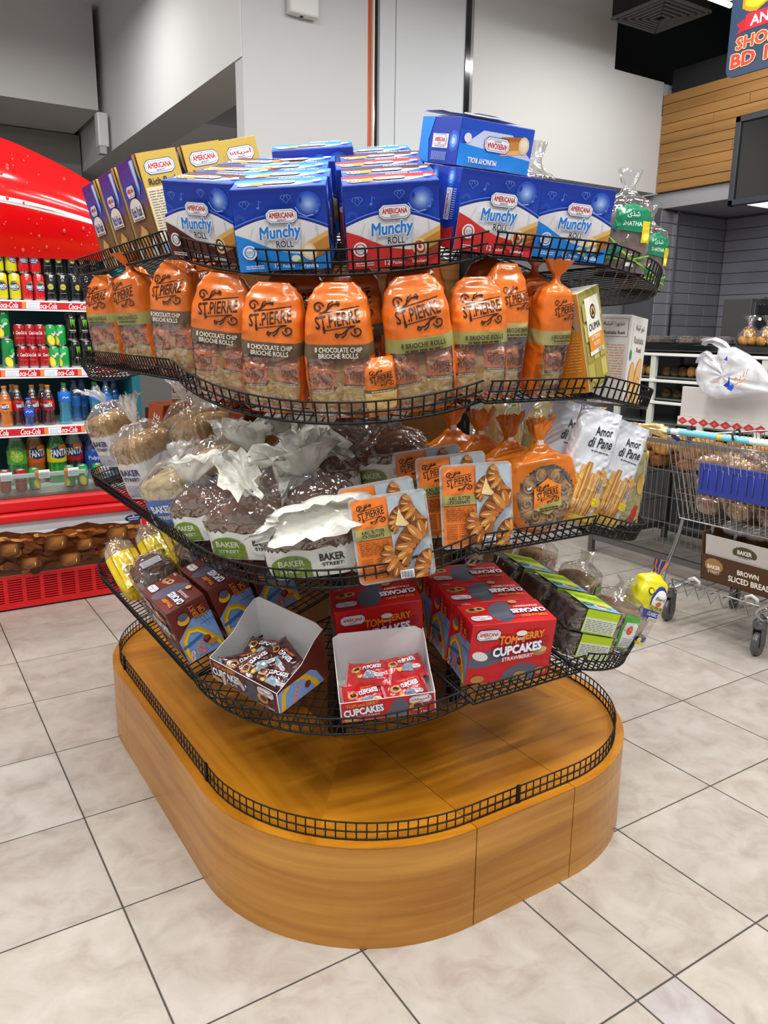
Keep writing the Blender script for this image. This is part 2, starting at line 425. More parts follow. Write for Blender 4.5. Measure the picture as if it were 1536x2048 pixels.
m = MB(); m.box((3.13, YW, 0), (3.255, 5.2, 4.6), '#c6cace'); m.box((3.262, YW, 0), (3.86, 5.2, 4.6), '#c8ccd0'); m.box((3.25, YW + .01, 0), (3.27, 5.8, 4.6), '#a9aaac')
struct('wall_column', m, 'wall', label='second white column with a vertical joint')
m = MB(); m.box((3.86, YW - .01, 0), (3.905, 5.6, 4.6), '#1b1c1d'); m.box((3.905, YW - .01, 0), (3.93, 5.6, 4.6), '#8d8d8c'); struct('trim_6', m, 'gloss', label='black and metal edge strip')
m = MB(); m.box((3.93, YW, 2.853), (5.425, 5.2, 4.9), '#c9c9c8'); m.box((5.425, YW, 2.853), (6.053, 5.2, 3.76), '#c9c9c8')
struct('wall_panel', m, 'wall', label='tall white wall panel above the bakery')
struct('wall_back', B((3.93, 5.25, 0), (7.4, 5.35, 2.853), '#707072'), 'wall')
# black open ceiling void over the bakery
m = MB(); m.box((5.425, 5.2, 3.6), (9, 5.3, 5.0), '#17181a'); m.box((5.425, -.5, 4.9), (9, 5.3, 5.0), '#202224'); m.box((8.9, -.5, 3.6), (9, 5.3, 5), '#17181a')
struct('ceiling', m, 'matte', label='black open ceiling void')
struct('ceiling_white', B((-4, -2.5, 4.55), (5.42, 10.5, 4.65), '#dcdcdc'), 'wall')
m = MB(); m.box((6.1, -.2, 3.62), (6.5, 4.95, 3.85), '#26282a'); struct('trim_7', m, 'matte', label='black duct in the ceiling void')
m = MB(); m.box((6.06, 5.0, 3.655), (6.6, 5.2, 3.75), '#b6b8ba'); m.box((6.11, -.5, 3.66), (6.2, 5.0, 3.7), '#8e9092'); struct('trim_8', m, 'wall', label='grey band above the wooden cladding')
# wooden plank cladding
clad = struct('wall_right', B((6.08, -.5, 2.853), (6.2, 5.0, 3.655), '#6d4a24'), 'matte', label='wood clad wall above the bakery')
rp = random.Random(9); nz = 10; dz = .802 / nz
for k in range(nz):
    y = 5.0 - .003; first = True
    while y > .6:
        l = rp.uniform(.5, 1.1); y2 = max(y - l, .5)
        mm = MB(); mm.box((6.053 + rp.uniform(0, .006), y2 + .002, 2.855 + k * dz), (6.08, y, 2.855 + (k + 1) * dz - .004), '#b98a50', 0, .0015)
        part('plank', mm, 'plank', clad); y = y2 - .001
        if y <= .52: break
# soffit of the bakery, grey tiled alcove
m = MB(); m.box((6.09, -.5, 2.72), (7.4, 5.25, 2.85), '#9b9ca0'); struct('ceiling_bakery', m, 'wall')
m = MB(); m.box((6.2, 3.9, 2.715), (6.75, 4.35, 2.722), '#f4f6ff'); o = struct('trim_9', m, 'glow', label='lit ceiling panel over the counter')
al = struct('wall_alcove', B((6.0, 4.92, 0), (7.0, 5.2, 2.72), '#55555a'), 'matte', label='grey tiled wall of the bakery')
al2 = struct('wall_bakery', B((7.0, -.5, 0), (7.1, 4.92, 2.72), '#55565c'), 'matte', label='grey tiled rear wall of the bakery')
def wall_tiles(parent, a0, a1, z0, z1, w, h, fn, col, seed):
    r = random.Random(seed); z = z0; row = 0
    while z < z1 - .02:
        a = a0
        while a < a1 - .01:
            b = min(a + w, a1); mm = MB(); fn(mm, a + .002, b - .002, z + .002, min(z + h, z1) - .002, mixc(col, '#000000', r.uniform(0, .12))); part('wall_tile', mm, 'plastic', parent); a = b
        z += h; row += 1
wall_tiles(al, 6.05, 7.0, 1.3, 2.715, .24, .1, lambda mm, a, b, z, z2, c: mm.box((a, 4.905, z), (b, 4.92, z2), c, 0, .003), '#7c7c82', 1)
wall_tiles(al2, 3.1, 4.9, 1.3, 2.7, .6, .1, lambda mm, a, b, z, z2, c: mm.box((6.985, a, z), (7.0, b, z2), c, 0, .003), '#8b8b96', 2)
m = MB(); m.box((6.245, 4.88, 1.2), (6.275, 4.91, 2.72), '#c9c9cc'); struct('trim_10', m, 'metal', label='steel corner edge of the tiled wall')
# ------------------------------------------------------------------ lights (fluorescent fittings under the ceiling)
def ceiling_light(x, y, z, along='x', w=TUBE_W, label=None):
    t = thing('ceiling_light', label, 'light', Matrix.Translation((x, y, z)) @ Matrix.Rotation(0 if along == 'x' else PI / 2, 4, 'Z'), 'tube lights overhead')
    mb = MB(); mb.box((-.62, -.06, .03), (.62, .06, .09), '#e6e6e4', 0, .01); part('housing', mb, 'card', t)
    mb = MB(); mb.tube([(-.6, 0, 0), (.6, 0, 0)], .018, '#ffffff', 0, 10); part('tube', mb, 'glow', t)
    area((0, 0, -.03), 1.2, .12, w, parent=t)
    return t
k = 0
for x in (-1.2, .9, 3.0):
    for y in (-.9, .9, 2.9):
        ceiling_light(x, y, 4.1, 'x', TUBE_W, 'white tube light fitting overhead, %s row, %s' % (['left','middle','right'][int(x/2+.9)], {-.9:'behind the camera', .9:'above the aisle', 2.9:'above the display stand'}[y])); k += 1
ceiling_light(.9, 6.4, 4.2, 'x', 42, 'white tube light fitting behind the drinks cooler')
ceiling_light(-.8, 5.3, 4.1, 'x', 60, 'added unseen tube light brightening the bulkhead above the drinks cooler')  # added lamp, out of view, lifts the dim bulkhead and beam at upper left
ceiling_light(3.3, 7.2, 4.1, 'x', 20, 'white tube light fitting behind the pillar')
ceiling_light(4.9, 1.6, 4.1, 'x', 45, 'white tube light fitting over the trolley')
ceiling_light(4.86, 3.98, 3.93, 'x', 30, 'lit white tube light at the top edge under the black ceiling')
# square air diffuser
t = thing('ceiling_vent', 'square grey ceiling vent with nested louvres below the black ceiling', 'vent', Matrix.Translation((5.27, 4.44, 3.95)))
for i in range(6):
    a = .25 - i * .04; mb = MB(); zz = -.004 * i + .02; w = .02 if i else .03
    for sx, sy in ((1, 0), (-1, 0), (0, 1), (0, -1)):
        if sx: mb.box((sx * a - w / 2, -a, zz - .012), (sx * a + w / 2, a, zz), '#5b5c5c')
        else: mb.box((-a, sy * a - w / 2, zz - .012), (a, sy * a + w / 2, zz), '#5b5c5c')
    part('louvre' if i else 'frame', mb, 'matte', t)
mb = MB(); mb.box((-.25, -.25, .03), (.25, .25, .16), '#222324'); part('duct', mb, 'matte', t)
# hanging sign
SGX = 4.0
t = thing('hanging_sign', 'dark blue hanging anniversary sign with a gold number five, top right', 'sign', Matrix.Translation((SGX, 2.9, 2.95)) @ Matrix.Rotation(-PI / 2, 4, 'Z'))
mb = MB(); pts = []
for cx, cz, a0 in ((.04, .04, PI), (.66, .04, 1.5 * PI), (.66, .76, 0), (.04, .76, PI / 2)):
    for q in range(5): a = a0 + PI / 2 * q / 4; pts.append((cx + .04 * math.cos(a), cz + .04 * math.sin(a)))
mb.prism(pts, -.006, .006, '#26384f', 0, Matrix.Rotation(PI / 2, 4, 'X'))
part('board', mb, 'plastic', t)
A = Art(); A.text('50', 26, 47, 36, '#a87a12', 32, bold=.05); A.text('50', 26.6, 47.4, 35, '#f1bd24', 31, bold=.035)
A.poly([(4, 25), (9, 27), (9, 21), (4, 20), (6, 22.5)], '#a31521'); A.rect(9, 21, 60, 28.5, '#d3202f'); A.text('ANNIVERSARY', 35, 24.7, 46, '#ffffff', 4.6, bold=.02)
A.text('SHOP', 16, 15.5, 22, '#d0452f', 5.5, bold=.05, out=('#f2d9a0', .03)); A.text('BD 1', 13, 7.5, 20, '#c5342b', 6, bold=.05, out=('#f2d9a0', .03))
rs = random.Random(3)
for i in range(16): A.ell(rs.uniform(3, 14), rs.uniform(40, 70), .35, .35, rs.choice(['#9cc7e6', '#6fa3d0', '#d9e9f4']), 6)
mb = MB(); A.emit(mb, face_map((0, -.0065, 0), (1, 0, 0), (0, 0, 1), (0, -1, 0))); part('printed_lettering', mb, 'plastic', t)
for cx in (.1, .6):
    mb = MB(); mb.tube([(cx, 0, .8), (cx, 0, 1.6)], .002, '#777777'); part('cord', mb, 'steel', t)
# television screen on the cladding
t = thing('wall_screen', 'dark framed switched-off screen hung in front of the wood cladding', 'screen', Matrix.Translation((5.9, 4.15, 2.63)) @ Matrix.Rotation(-PI / 2, 4, 'Z'))
mb = MB(); mb.box((0, 0, 0), (.045, .06, .66), '#33373c', 0, .004); mb.box((1.2, 0, 0), (1.25, .06, .66), '#33373c', 0, .004); mb.box((0, 0, 0), (1.25, .06, .045), '#33373c', 0, .004); mb.box((0, 0, .615), (1.25, .06, .66), '#33373c', 0, .004)
part('frame', mb, 'card', t)
mb = MB(); mb.box((.04, .02, .04), (1.21, .055, .62), '#0a0c0d'); part('display_panel', mb, 'gloss', t)
# box on the pillar, smoke sensor on the beam, lamp cable
t = thing('alarm_box', 'small white plastic box mounted high on the grey pillar', 'box', Matrix.Translation((2.5, 5.0, 3.56)))
mb = MB(); mb.box((-.075, -.07, 0), (.13, 0, .3), '#cfcfce', 0, .012); part('casing', mb, 'card', t)
mb = MB(); mb.lathe([(.012, 0), (.012, .004)], 10, '#222222', 0, Matrix.Translation((.02, -.035, -.003))); part('sensor_hole', mb, 'matte', t)
t = thing('wall_sensor', 'small white sensor on the beam side at upper left', 'sensor', Matrix.Translation((2.06, 8.25, 3.29)))
mb = MB(); mb.box((-.07, -.12, 0), (.03, .0, .3), '#d6d6d6', 0, .015); part('casing', mb, 'card', t)
mb = MB(); mb.prism([(-.06, -.11), (.0, -.11), (.0, -.01), (-.06, -.01)], -.06, 0, '#bdbdbd'); part('lens_cover', mb, 'card', t)
t = thing('cable_bracket', 'grey cable bracket hanging below the bulkhead at far left', 'bracket', Matrix.Translation((1.15, 8.6, 3.2)))
mb = MB(); mb.tube([(0, 0, .43), (.0, 0, .2), (-.05, 0, 0)], .02, '#4b4a48'); part('cable', mb, 'matte', t)
mb = MB(); mb.lathe([(.08, .41), (.08, .44)], 14, '#4b4a48'); part('plate', mb, 'matte', t)
# ================================================================== DISPLAY STAND
XL, YF, RC, X2, YB = .66, 1.433, .57, 1.6, 3.52
CC = (XL + RC, YF + RC); XR = X2 + RC
def outline(off=0., n=14):
    """rounded stand outline, counter-clockwise from the front left corner start; off = outward"""
    o = []
    r = RC + off
    for cx, cy, a0 in ((CC[0], CC[1], PI), (X2, CC[1], 1.5 * PI), (X2, YB - RC, 0), (CC[0], YB - RC, PI / 2)):
        for k in range(n + 1):
            a = a0 + PI / 2 * k / n; o.append(Vector((cx + r * math.cos(a), cy + r * math.sin(a), 0)))
    return o
PH = .308
stand = thing('display_stand', 'honey coloured wooden plinth with rounded corners carrying the wire baskets', 'display stand', Matrix.Translation((0, 0, 0)))
def arcpts(c, r, a0, a1, n): return [(c[0] + r * math.cos(a0 + (a1 - a0) * k / n), c[1] + r * math.sin(a0 + (a1 - a0) * k / n)) for k in range(n + 1)]
def side_panel(line, label=None):
    mb = MB(); n = len(line); inn = []
    cx, cy = 1.4, 2.5
    vs = []; fs = []
    for i, (x, y) in enumerate(line):
        a = Vector(line[max(i - 1, 0)]); b = Vector(line[min(i + 1, n - 1)]); t = (b - a).normalized(); nn = Vector((-t.y, t.x))
        for d in (0, .016):
            for z in (.0, PH - .0052): vs.append((x + nn.x * d, y + nn.y * d, z))
    for i in range(n - 1):
        k = 4 * i; fs += [(k, k + 4, k + 5, k + 1), (k + 2, k + 3, k + 7, k + 6), (k + 1, k + 5, k + 7, k + 3), (k, k + 2, k + 6, k + 4)]
    fs += [(0, 1, 3, 2), (4 * n - 4, 4 * n - 2, 4 * n - 1, 4 * n - 3)]
    mb.add(vs, fs, '#b87d38'); me = mb.mesh('side_panel', 'wood_side'); return link('side_panel', me, stand)
g = .0018
side_panel([(XL, YB - RC - .1)] + [(XL, 2.003 + .9 * k / 3) for k in range(2, -1, -1)] + arcpts(CC, RC, PI, 1.5 * PI, 20)[1:-1] + [(CC[0] - g, YF)])
side_panel([(CC[0] + g, YF), (X2 - g, YF)])
side_panel([(X2 + g, YF)] + arcpts((X2, CC[1]), RC, 1.5 * PI, 2 * PI, 20)[1:-1] + [(XR, 2.0), (XR, YB - RC)])
side_panel(arcpts((X2, YB - RC), RC, 0, PI / 2, 16) + [(X2, YB), (CC[0], YB)] + arcpts((CC[0], YB - RC), RC, PI / 2, PI, 16)[1:] + [(XL, YB - RC - .098)])
def top_panel(pts, mat):
    mb = MB(); mb.prism(pts, PH - .004, PH, '#b87d38'); me = mb.mesh('top_panel', mat); link('top_panel', me, stand)
gi = .0012; XI, YI = 1.15, 2.1
e45 = (CC[0] - RC * math.sin(PI / 4), CC[1] - RC * math.sin(PI / 4))
top_panel([(XL, YB - RC), (XL, CC[1])] + arcpts(CC, RC, PI, 1.25 * PI, 10)[1:] + [(CC[0] - .02, CC[1] + .1), (CC[0], YB - RC)], 'wood_y')
top_panel(arcpts(CC, RC, 1.25 * PI, 1.5 * PI, 10)[:-1] + [(CC[0] - gi, YF), (CC[0] - gi, 2.2), (CC[0] - .02, CC[1] + .1)], 'wood_d')
top_panel([(CC[0] + gi, YF), (X2 - gi, YF), (X2 - gi, 2.2), (CC[0] + gi, 2.2)], 'wood_x')
f45 = arcpts((X2, CC[1]), RC, 1.5 * PI, 1.86 * PI, 14)
top_panel([(X2 + gi, YF)] + f45[1:] + [(X2 + gi, 2.2)], 'wood_x')
top_panel([f45[-1]] + arcpts((X2, CC[1]), RC, 1.86 * PI, 2 * PI, 8)[1:] + [(XR, YB - RC), (X2 + gi, YB - RC), (X2 + gi, 2.2)], 'wood_y')
top_panel([(XR, YB - RC)] + arcpts((X2, YB - RC), RC, 0, PI / 2, 10)[1:] + arcpts((CC[0], YB - RC), RC, PI / 2, PI, 10)[:], 'wood_x')
mb = MB(); mb.box((1.22, 2.2, PH - .02), (1.6, 2.95, PH - .001), '#9c6a2c'); part('top_panel', mb, 'wood_x', stand)
# central core: brown boards and black slotted posts
mb = MB(); mb.box((1.15, 2.09, PH), (1.65, 3.0, 1.84), '#6b4218'); part('core_board', mb, 'matte', stand, 'brown board core between the baskets')
for x, y in ((1.16, 2.085), (1.64, 2.085), (1.14, 3.02), (1.66, 3.02)):
    mb = MB(); mb.box((x - .022, y - .022, PH), (x + .022, y + .022, 1.86), '#141414')
    for k in range(26): mb.box((x - .005, y - .0235, .5 + k * .05), (x + .005, y - .022, .525 + k * .05), '#3a3a3a')
    part('post', mb, 'wire', stand, 'black slotted upright post')
# low wire fence on the plinth
def fence(line, name, label, z0, h, sp=.0275, n=None, out=None):
    t = thing(name, label, 'wire fence', Matrix.Translation((line[0][0], line[0][1], z0)), 'low wire fences around the plinth')
    o = Vector((line[0][0], line[0][1], z0)); P = [Vector((x, y, z0)) - o for x, y in line]
    for zz in (.003, h / 2, h):
        mb = MB(); mb.tube([p + Vector((0, 0, zz)) for p in P], .0023, '#141416', 0, 6); part('rail', mb, 'wire', t)
    mb = MB(); d = 0
    for i in range(len(P) - 1):
        a, b = P[i], P[i + 1]; L_ = (b - a).length
        while d <= L_: q = a + (b - a) * (d / L_); mb.wire(q, q + Vector((0, 0, h + .001)), .002); d += sp
        d -= L_
    part('upright_wires', mb, 'wire', t, stuff=True)
    for q in (P[0], P[-1]):
        mb = MB(); mb.box((q.x - .004, q.y - .004, -.0), (q.x + .004, q.y + .004, h + .004), '#0e0e0f', 0, .001); part('joint_clip', mb, 'wire', t)
    return t
fo = -.03; cf = lambda c, a0, a1, n=18: arcpts(c, RC + fo, a0, a1, n)
fence([(XL - fo, 2.95)] + [(XL - fo, 2.04)], 'wire_fence', 'straight low black wire fence along the left side of the plinth', PH, .052)
fence([(XL - fo, 2.03)] + cf(CC, PI, 1.5 * PI)[1:] + [(1.4, YF - fo)], 'wire_fence', 'curved low black wire fence around the front corner of the plinth', PH, .052)
fence([(1.405, YF - fo)] + cf((X2, CC[1]), 1.5 * PI, 2.1 * PI, 22), 'wire_fence', 'curved low black wire fence at the right end of the plinth', PH, .052)
fence([(XL - fo, 2.955)] + cf((CC[0], YB - RC), PI, PI / 2), 'wire_fence', 'curved low black wire fence at the far left end of the plinth', PH, .052)
# ------------------------------------------------------------------ wire baskets
BX, BY = .65, 1.44
TIER = {1: dict(zL=1.795, zF=1.78, zM=1.73, zR=1.73, s=.22, sl=.27), 2: dict(zL=1.485, zF=1.45, zM=1.407, zR=1.39, s=.26, sl=.26),
        3: dict(zL=1.04, zF=1.08, zM=1.008, zR=.985, s=.2, sl=.36), 4: dict(zL=.656, zF=.675, zM=.625, zR=.585, s=.16, sl=.38)}
TN = {1: 'top', 2: 'second', 3: 'third', 4: 'lowest'}
PC = (1.2, 2.0); PR = (1.6, 2.0); R_ = .55
def plane3(a, b, c):
    n = (b - a).cross(c - a).normalized()
    if n.z < 0: n = -n
    return a, n
PLANE = {}
for t_, d in TIER.items():
    PLANE[t_, 'L'] = (Vector((BX, 2.4, d['zL'])), Vector((-d['sl'], 0, 1)).normalized())
    PLANE[t_, 'F'] = (Vector((1.4, BY, d['zF'])), Vector((0, -d['s'], 1)).normalized())
    c4 = math.sqrt(.5) * R_
    PLANE[t_, 'C'] = plane3(Vector((BX, 2.0, d['zL'])), Vector((1.2, BY, d['zF'])), Vector((1.2 - c4, 2.0 - c4, d['zM'])))
    PLANE[t_, 'R'] = plane3(Vector((1.6, BY, d['zF'])), Vector((2.15, 2.0, d['zF'] - .07)), Vector((1.6 + c4, 2.0 - c4, d['zR'])))
    PLANE[t_, 'E'] = (Vector((2.15, 2.4, d['zF'] - .03)), Vector((.25, 0, 1)).normalized())
    PLANE[t_, 'B'] = plane3(Vector((BX, 2.98, d['zL'])), Vector((1.2, 3.54, d['zL'])), Vector((1.2 - c4, 2.98 + c4, d['zM'])))
def plz(pl, x, y):
    p, n = PLANE[pl]; return p.z - ((x - p.x) * n.x + (y - p.y) * n.y) / n.z
def rimpt(pl, px, inset=.012):
    """point just inside the rim of a basket that lies in the given picture column"""
    t, sec = pl; r = R_ - inset
    c = {'L': [(BX + inset, 2.975 - .97 * k / 120) for k in range(121)], 'C': arcpts(PC, r, PI, 1.5 * PI, 160), 'F': [(1.2 + .4 * k / 60, BY + inset) for k in range(61)], 'R': arcpts(PR, r, 1.5 * PI, 1.78 * PI, 160)}[sec]
    best = None
    for x, y in c:
        P = Vector((x, y, plz(pl, x, y))); k = MR @ np.array(P - CAM); q = 768 + FPX * k[0] / k[2]
        if best is None or abs(q - px) < best[0]: best = (abs(q - px), P)
    return best[1]
def on(pl, px, py): return onplane(px, py, *PLANE[pl])
def basket(tier, sec, label):
    n = PLANE[tier, sec][1]
    if sec == 'L': rim = [(BX, 2.975), (BX, 2.005)]; inner = [(1.13, 2.005), (1.13, 2.975)]
    elif sec == 'C': rim = arcpts(PC, R_, PI, 1.5 * PI, 18); inner = [(1.2, 2.02)]
    elif sec == 'F': rim = [(1.205, BY), (1.595, BY)]; inner = [(1.595, 2.02), (1.205, 2.02)]
    elif sec == 'E': rim = [(2.15, 2.03), (2.15, 2.97)]; inner = [(1.68, 2.97), (1.68, 2.03)]
    elif sec == 'R': rim = arcpts(PR, R_, 1.5 * PI, 2 * PI, 18); inner = [(1.62, 2.0)]
    else: rim = arcpts((1.2, 2.98), R_, .5 * PI, PI, 18); inner = [(1.2, 2.98)]
    P3 = lambda q: Vector((q[0], q[1], plz((tier, sec), q[0], q[1])))
    o = P3(rim[0]); t = thing('wire_basket', label, 'basket', Matrix.Translation(o), 'black wire baskets of the display stand')
    loop = [P3(q) - o for q in rim + inner]; R3 = loop[:len(rim)]
    hgt = .056
    # the rim leans outward a little
    outv = []
    for i, q in enumerate(rim):
        a = Vector(rim[max(i - 1, 0)]); b = Vector(rim[min(i + 1, len(rim) - 1)]); d = (b - a).normalized(); outv.append(Vector((d.y, -d.x, 0)))
    up = [(n + outv[i] * .12).normalized() for i in range(len(rim))]
    mb = MB(); mb.tube(loop, .0036, '#121213', 0, 6, closed=True); part('base_frame', mb, 'wire', t)
    for hh, nm in ((hgt * .52, 'rail'), (hgt, 'rail')):
        mb = MB(); mb.tube([p + u * hh for p, u in zip(R3, up)], .0025, '#121213', 0, 6); part(nm, mb, 'wire', t)
    mb = MB(); d = .004
    for i in range(len(R3) - 1):
        a, b = R3[i], R3[i + 1]; L_ = (b - a).length
        while d <= L_:
            f = d / L_; q = a + (b - a) * f; u = up[i].lerp(up[i + 1], f); mb.wire(q, q + u * (hgt + .001), .0022); d += .0275
        d -= L_
    part('upright_wires', mb, 'wire', t, stuff=True)
    # floor mesh clipped to the outline
    poly = [Vector((q[0], q[1])) for q in rim + inner]; mb = MB()
    dirs = [(1, 0), (0, 1)] if sec in 'LFE' else [(.7071, .7071), (-.7071, .7071)]
    for dx, dy in dirs:
        nx, ny = -dy, dx; dd = [p.x * nx + p.y * ny for p in poly]; s0 = min(dd) + .012
        while s0 < max(dd) - .004:
            hits = []
            for i in range(len(poly)):
                a, b = poly[i], poly[(i + 1) % len(poly)]; da = a.x * nx + a.y * ny - s0; db = b.x * nx + b.y * ny - s0
                if da * db < 0: f = da / (da - db); hits.append(a + (b - a) * f)
            hits.sort(key=lambda h: h.x * dx + h.y * dy)
            for a, b in zip(hits[::2], hits[1::2]):
                if (b - a).length > .01: mb.wire(P3(a) - o, P3(b) - o, .002)
            s0 += .0305
    part('wire_mesh', mb, 'wire', t, stuff=True)
for tr in (1, 2, 3, 4):
    basket(tr, 'L', f'straight black wire basket on the left side of the stand, {TN[tr]} tier')
    basket(tr, 'C', f'curved black wire corner basket at the front of the stand, {TN[tr]} tier')
    basket(tr, 'F', f'short straight black wire basket right of the front corner, {TN[tr]} tier')
    basket(tr, 'R', f'curved black wire basket at the right end of the stand, {TN[tr]} tier')
    basket(tr, 'E', f'straight black wire basket on the hidden right side of the stand, {TN[tr]} tier')
    basket(tr, 'B', f'curved black wire basket at the far left end of the stand, {TN[tr]} tier')
# ================================================================== DRINKS COOLER
CY = 4.81
cl = thing('drinks_cooler', 'red open drinks cooler with a domed red canopy at the left', 'cooler', Matrix.Translation((0.3, CY, 0)))
def cpart(name, mb, mat, label=None, stuff=False):
    for i, v in enumerate(mb.v): mb.v[i] = (v[0] - .3, v[1] - CY, v[2])
    return part(name, mb, mat, cl, label, stuff)
CX0, CX1 = -.7, 1.33
RED = '#c8141c'
m = MB(); m.box((CX0, CY + .01, .015), (CX1, CY + .8, .66), '#a30f16'); cpart('base_body', m, 'plastic')
gr = MB(); gr.box((CX0, CY - .005, .012), (CX1, CY + .01, .05), RED); gr.box((CX0, CY - .005, .195), (CX1, CY + .01, .212), RED)
nx = CX0
cols = []
x = CX0
while x < CX1: cols.append(x); x += .098
for x in cols: gr.box((x, CY - .005, .05), (x + .022, CY + .01, .195), RED)
zz = .056
while zz < .19: gr.box((CX0, CY - .004, zz), (CX1, CY + .008, zz + .0075), RED); zz += .0145
cpart('grille', gr, 'plastic', 'red slotted grille at the cooler foot')
# picture panel: cola and ice print
m = MB(); m.box((CX0, CY - .004, .212), (1.285, CY + .01, .52), '#dfe1ea')
A = Art(); rc = random.Random(8); sgn_ = lambda t_: math.copysign(1, t_)
wv = [(-100 + i * 4, 46.2 + 1.3 * math.sin(i * .55) + .6 * math.sin(i * 1.7) - (3.5 if 12 < i < 22 else 0) * math.sin((i - 12) / 10 * PI)) for i in range(58)]
wv = [(x / 100. * 100, y) for x, y in wv]
A.poly([(-100, 21.3)] + [(x, y) for x, y in wv if x <= 128.4] + [(128.4, 21.3)], '#5a2a12')
for i in range(150):
    x = rc.uniform(-40, 124); y = rc.uniform(23, 43); t = (y - 23) / 20; A.ell(x, y, rc.uniform(1.5, 5), rc.uniform(.8, 2.6), mixc(mixc('#2c0f06', '#7a3f16', t), rc.choice(['#b0702a', '#1d0904', '#5a2710']), rc.uniform(0, .45)), 12, rc.uniform(-40, 40))
for i in range(46):
    x = -38 + i * 3.6 + rc.uniform(-1, 1); y = 44.2 + rc.uniform(-1.8, .8); A.ell(x, y, rc.uniform(1.6, 3.6), rc.uniform(.5, 1.3), rc.choice(['#9a5f28', '#b77a38', '#8d5423', '#c89250']), 12, rc.uniform(-15, 15))
for x, y, w in ((52, 38, 5.5), (77, 39, 6.5), (93, 36, 5), (112, 40, 6.5), (34, 36, 6), (62, 29, 5), (84, 28, 6), (105, 29, 5)):
    for k in range(9):
        f = 1 - k / 11; cx_, cy_ = x + (1 - f) * 1.5, y + (1 - f) * 2.2; A.poly([(cx_ + w * f * sgn_(math.cos(q)) * abs(math.cos(q)) ** .45 + .12 * w * math.sin(q), cy_ + w * .72 * f * sgn_(math.sin(q)) * abs(math.sin(q)) ** .45) for q in [2 * PI * j / 20 + .08 for j in range(20)]], mixc('#45200a', '#a06c34', (k / 8) ** 1.2))
    A.stroke([(x - w * .7, y - w * .4), (x - w * .2, y - w * .6), (x + w * .6, y - w * .35)], .35, '#8a5a2a'); A.ell(x + w * .55, y - w * .1, .3, 1.2, '#dcb878', 8, -8)
A.ell(122, 49, 5.2, 2.3, '#1f2b57', 20); A.rect(119, 48, 125, 48.4, '#c8d0e8'); A.rect(118.5, 49.2, 125.5, 49.7, '#c8d0e8'); A.ell(122, 50.4, .7, .4, '#c8d0e8', 8)
A.emit(m, face_map((0, CY - .0042, 0), (1, 0, 0), (0, 0, 1), (0, -1, 0)))
cpart('picture_panel', m, 'plastic', 'printed panel of brown cola and ice on white')
m = MB(); m.box((1.286, CY - .012, .05), (CX1 + .05, CY + .06, .62), '#d31a22', 0, .01); cpart('corner_post', m, 'plastic')
for i, (z0, z1, d) in enumerate(((.525, .585, .045), (.585, .66, .03))):
    m = MB(); m.box((CX0, CY - d, z0 + .002), (CX1 + .05, CY + .05, z1), '#cf1820', 0, .016); cpart('bumper', m, 'plastic')
m = MB(); m.box((CX0, CY + .0, .66), (1.29, CY + .008, .8), '#dfe8e4'); cpart('front_glass', m, 'glass', 'clear glass lip along the bottom tray')
m = MB(); m.box((CX0, CY + .1, .63), (CX1, CY + .78, .69), '#c7cfcc'); cpart('deck', m, 'card')
m = MB(); m.box((CX0, CY + .74, .66), (CX1, CY + .8, 2.2), '#1d4a52'); cpart('back_panel', m, 'plastic')
m = MB(); m.box((1.3, CY + .08, .66), (CX1 + .02, CY + .8, 2.1), '#20606e'); cpart('side_panel', m, 'plastic')
m = MB(); m.box((CX0, CY + .08, 2.08), (CX1 + .02, CY + .8, 2.14), '#6b0e12'); cpart('roof', m, 'plastic')
# canopy: bowed sign with arched top
def can(u, v):
    x = -.62 + u * 1.83; q = (x - .3) / .92
    top = 2.66 - .27 * abs(q) ** 1.9; bot = 1.99 + .012 * q; z = bot + (top - bot) * v
    return Vector((x + .03 * v * (1 if q > 0 else -1) * 0, CY + .12 - .12 * math.sin(PI * min(max(v, 0), 1)) * (1 - .4 * q * q), z))
m = MB(); m.grid(can, 30, 14, None, '#dd0c12', 0, False)
bk = [can(i / 30, 0) + Vector((0, .12, 0)) for i in range(31)]; tp = [can(i / 30, 1) + Vector((0, .12, 0)) for i in range(31)]
m.add(bk + tp, [(i, 31 + i, 32 + i, i + 1) for i in range(30)], '#b00a10')
for row, v in ((tp, 1), (bk, 0)):
    e = [can(i / 30, v) for i in range(31)]; m.add(e + row, [(i, i + 1, 32 + i, 31 + i) for i in range(30)], '#b00a10')
for u in (0, 1):
    e = [can(u, j / 14) for j in range(15)]; f = [p + Vector((0, .13, 0)) for p in e]; m.add(e + f, [(j, j + 1, 16 + j, 15 + j) for j in range(14)], '#b00a10')
can_p = cpart('canopy', m, 'gloss')
A = Art(); sw = []; n = 24
up_ = [(i / n, .43 + .03 * i / n + .018 * math.sin(i / n * 3) + .022 * (i / n) ** .5) for i in range(n + 1)]; lo_ = [(u, .43 + .03 * u - .016 * u - .006) for u, _ in up_]
A.poly([(a * 100, b * 100) for a, b in up_] + [(a * 100, b * 100) for a, b in lo_[::-1]], '#f2f2f2')
m = MB(); A.emit(m, lambda x, y, o: can(x / 100, y / 100) + Vector((0, -.003 - o, .0)), 0, 4)
cpart('white_swoosh', m, 'gloss', 'white swoosh stripe across the red canopy')
m = MB(); rd = random.Random(5)
for i in range(130):
    u, v = rd.uniform(.3, .98), rd.uniform(.04, .96); p = can(u, v); r = rd.choice([.003, .004, .005, .006, .009, .012]); k = 8
    m.lathe([(r, 0), (r * .8, r * .4), (r * .3, r * .6)], 8, '#e8585c' if r < .006 else '#e23a3e', 0, Matrix.Translation(p) @ Matrix.Rotation(PI / 2, 4, 'X') @ Matrix.Diagonal((.8, 1.25, 1, 1)))
cpart('water_drops', m, 'gloss', 'raised water drops on the canopy', True)
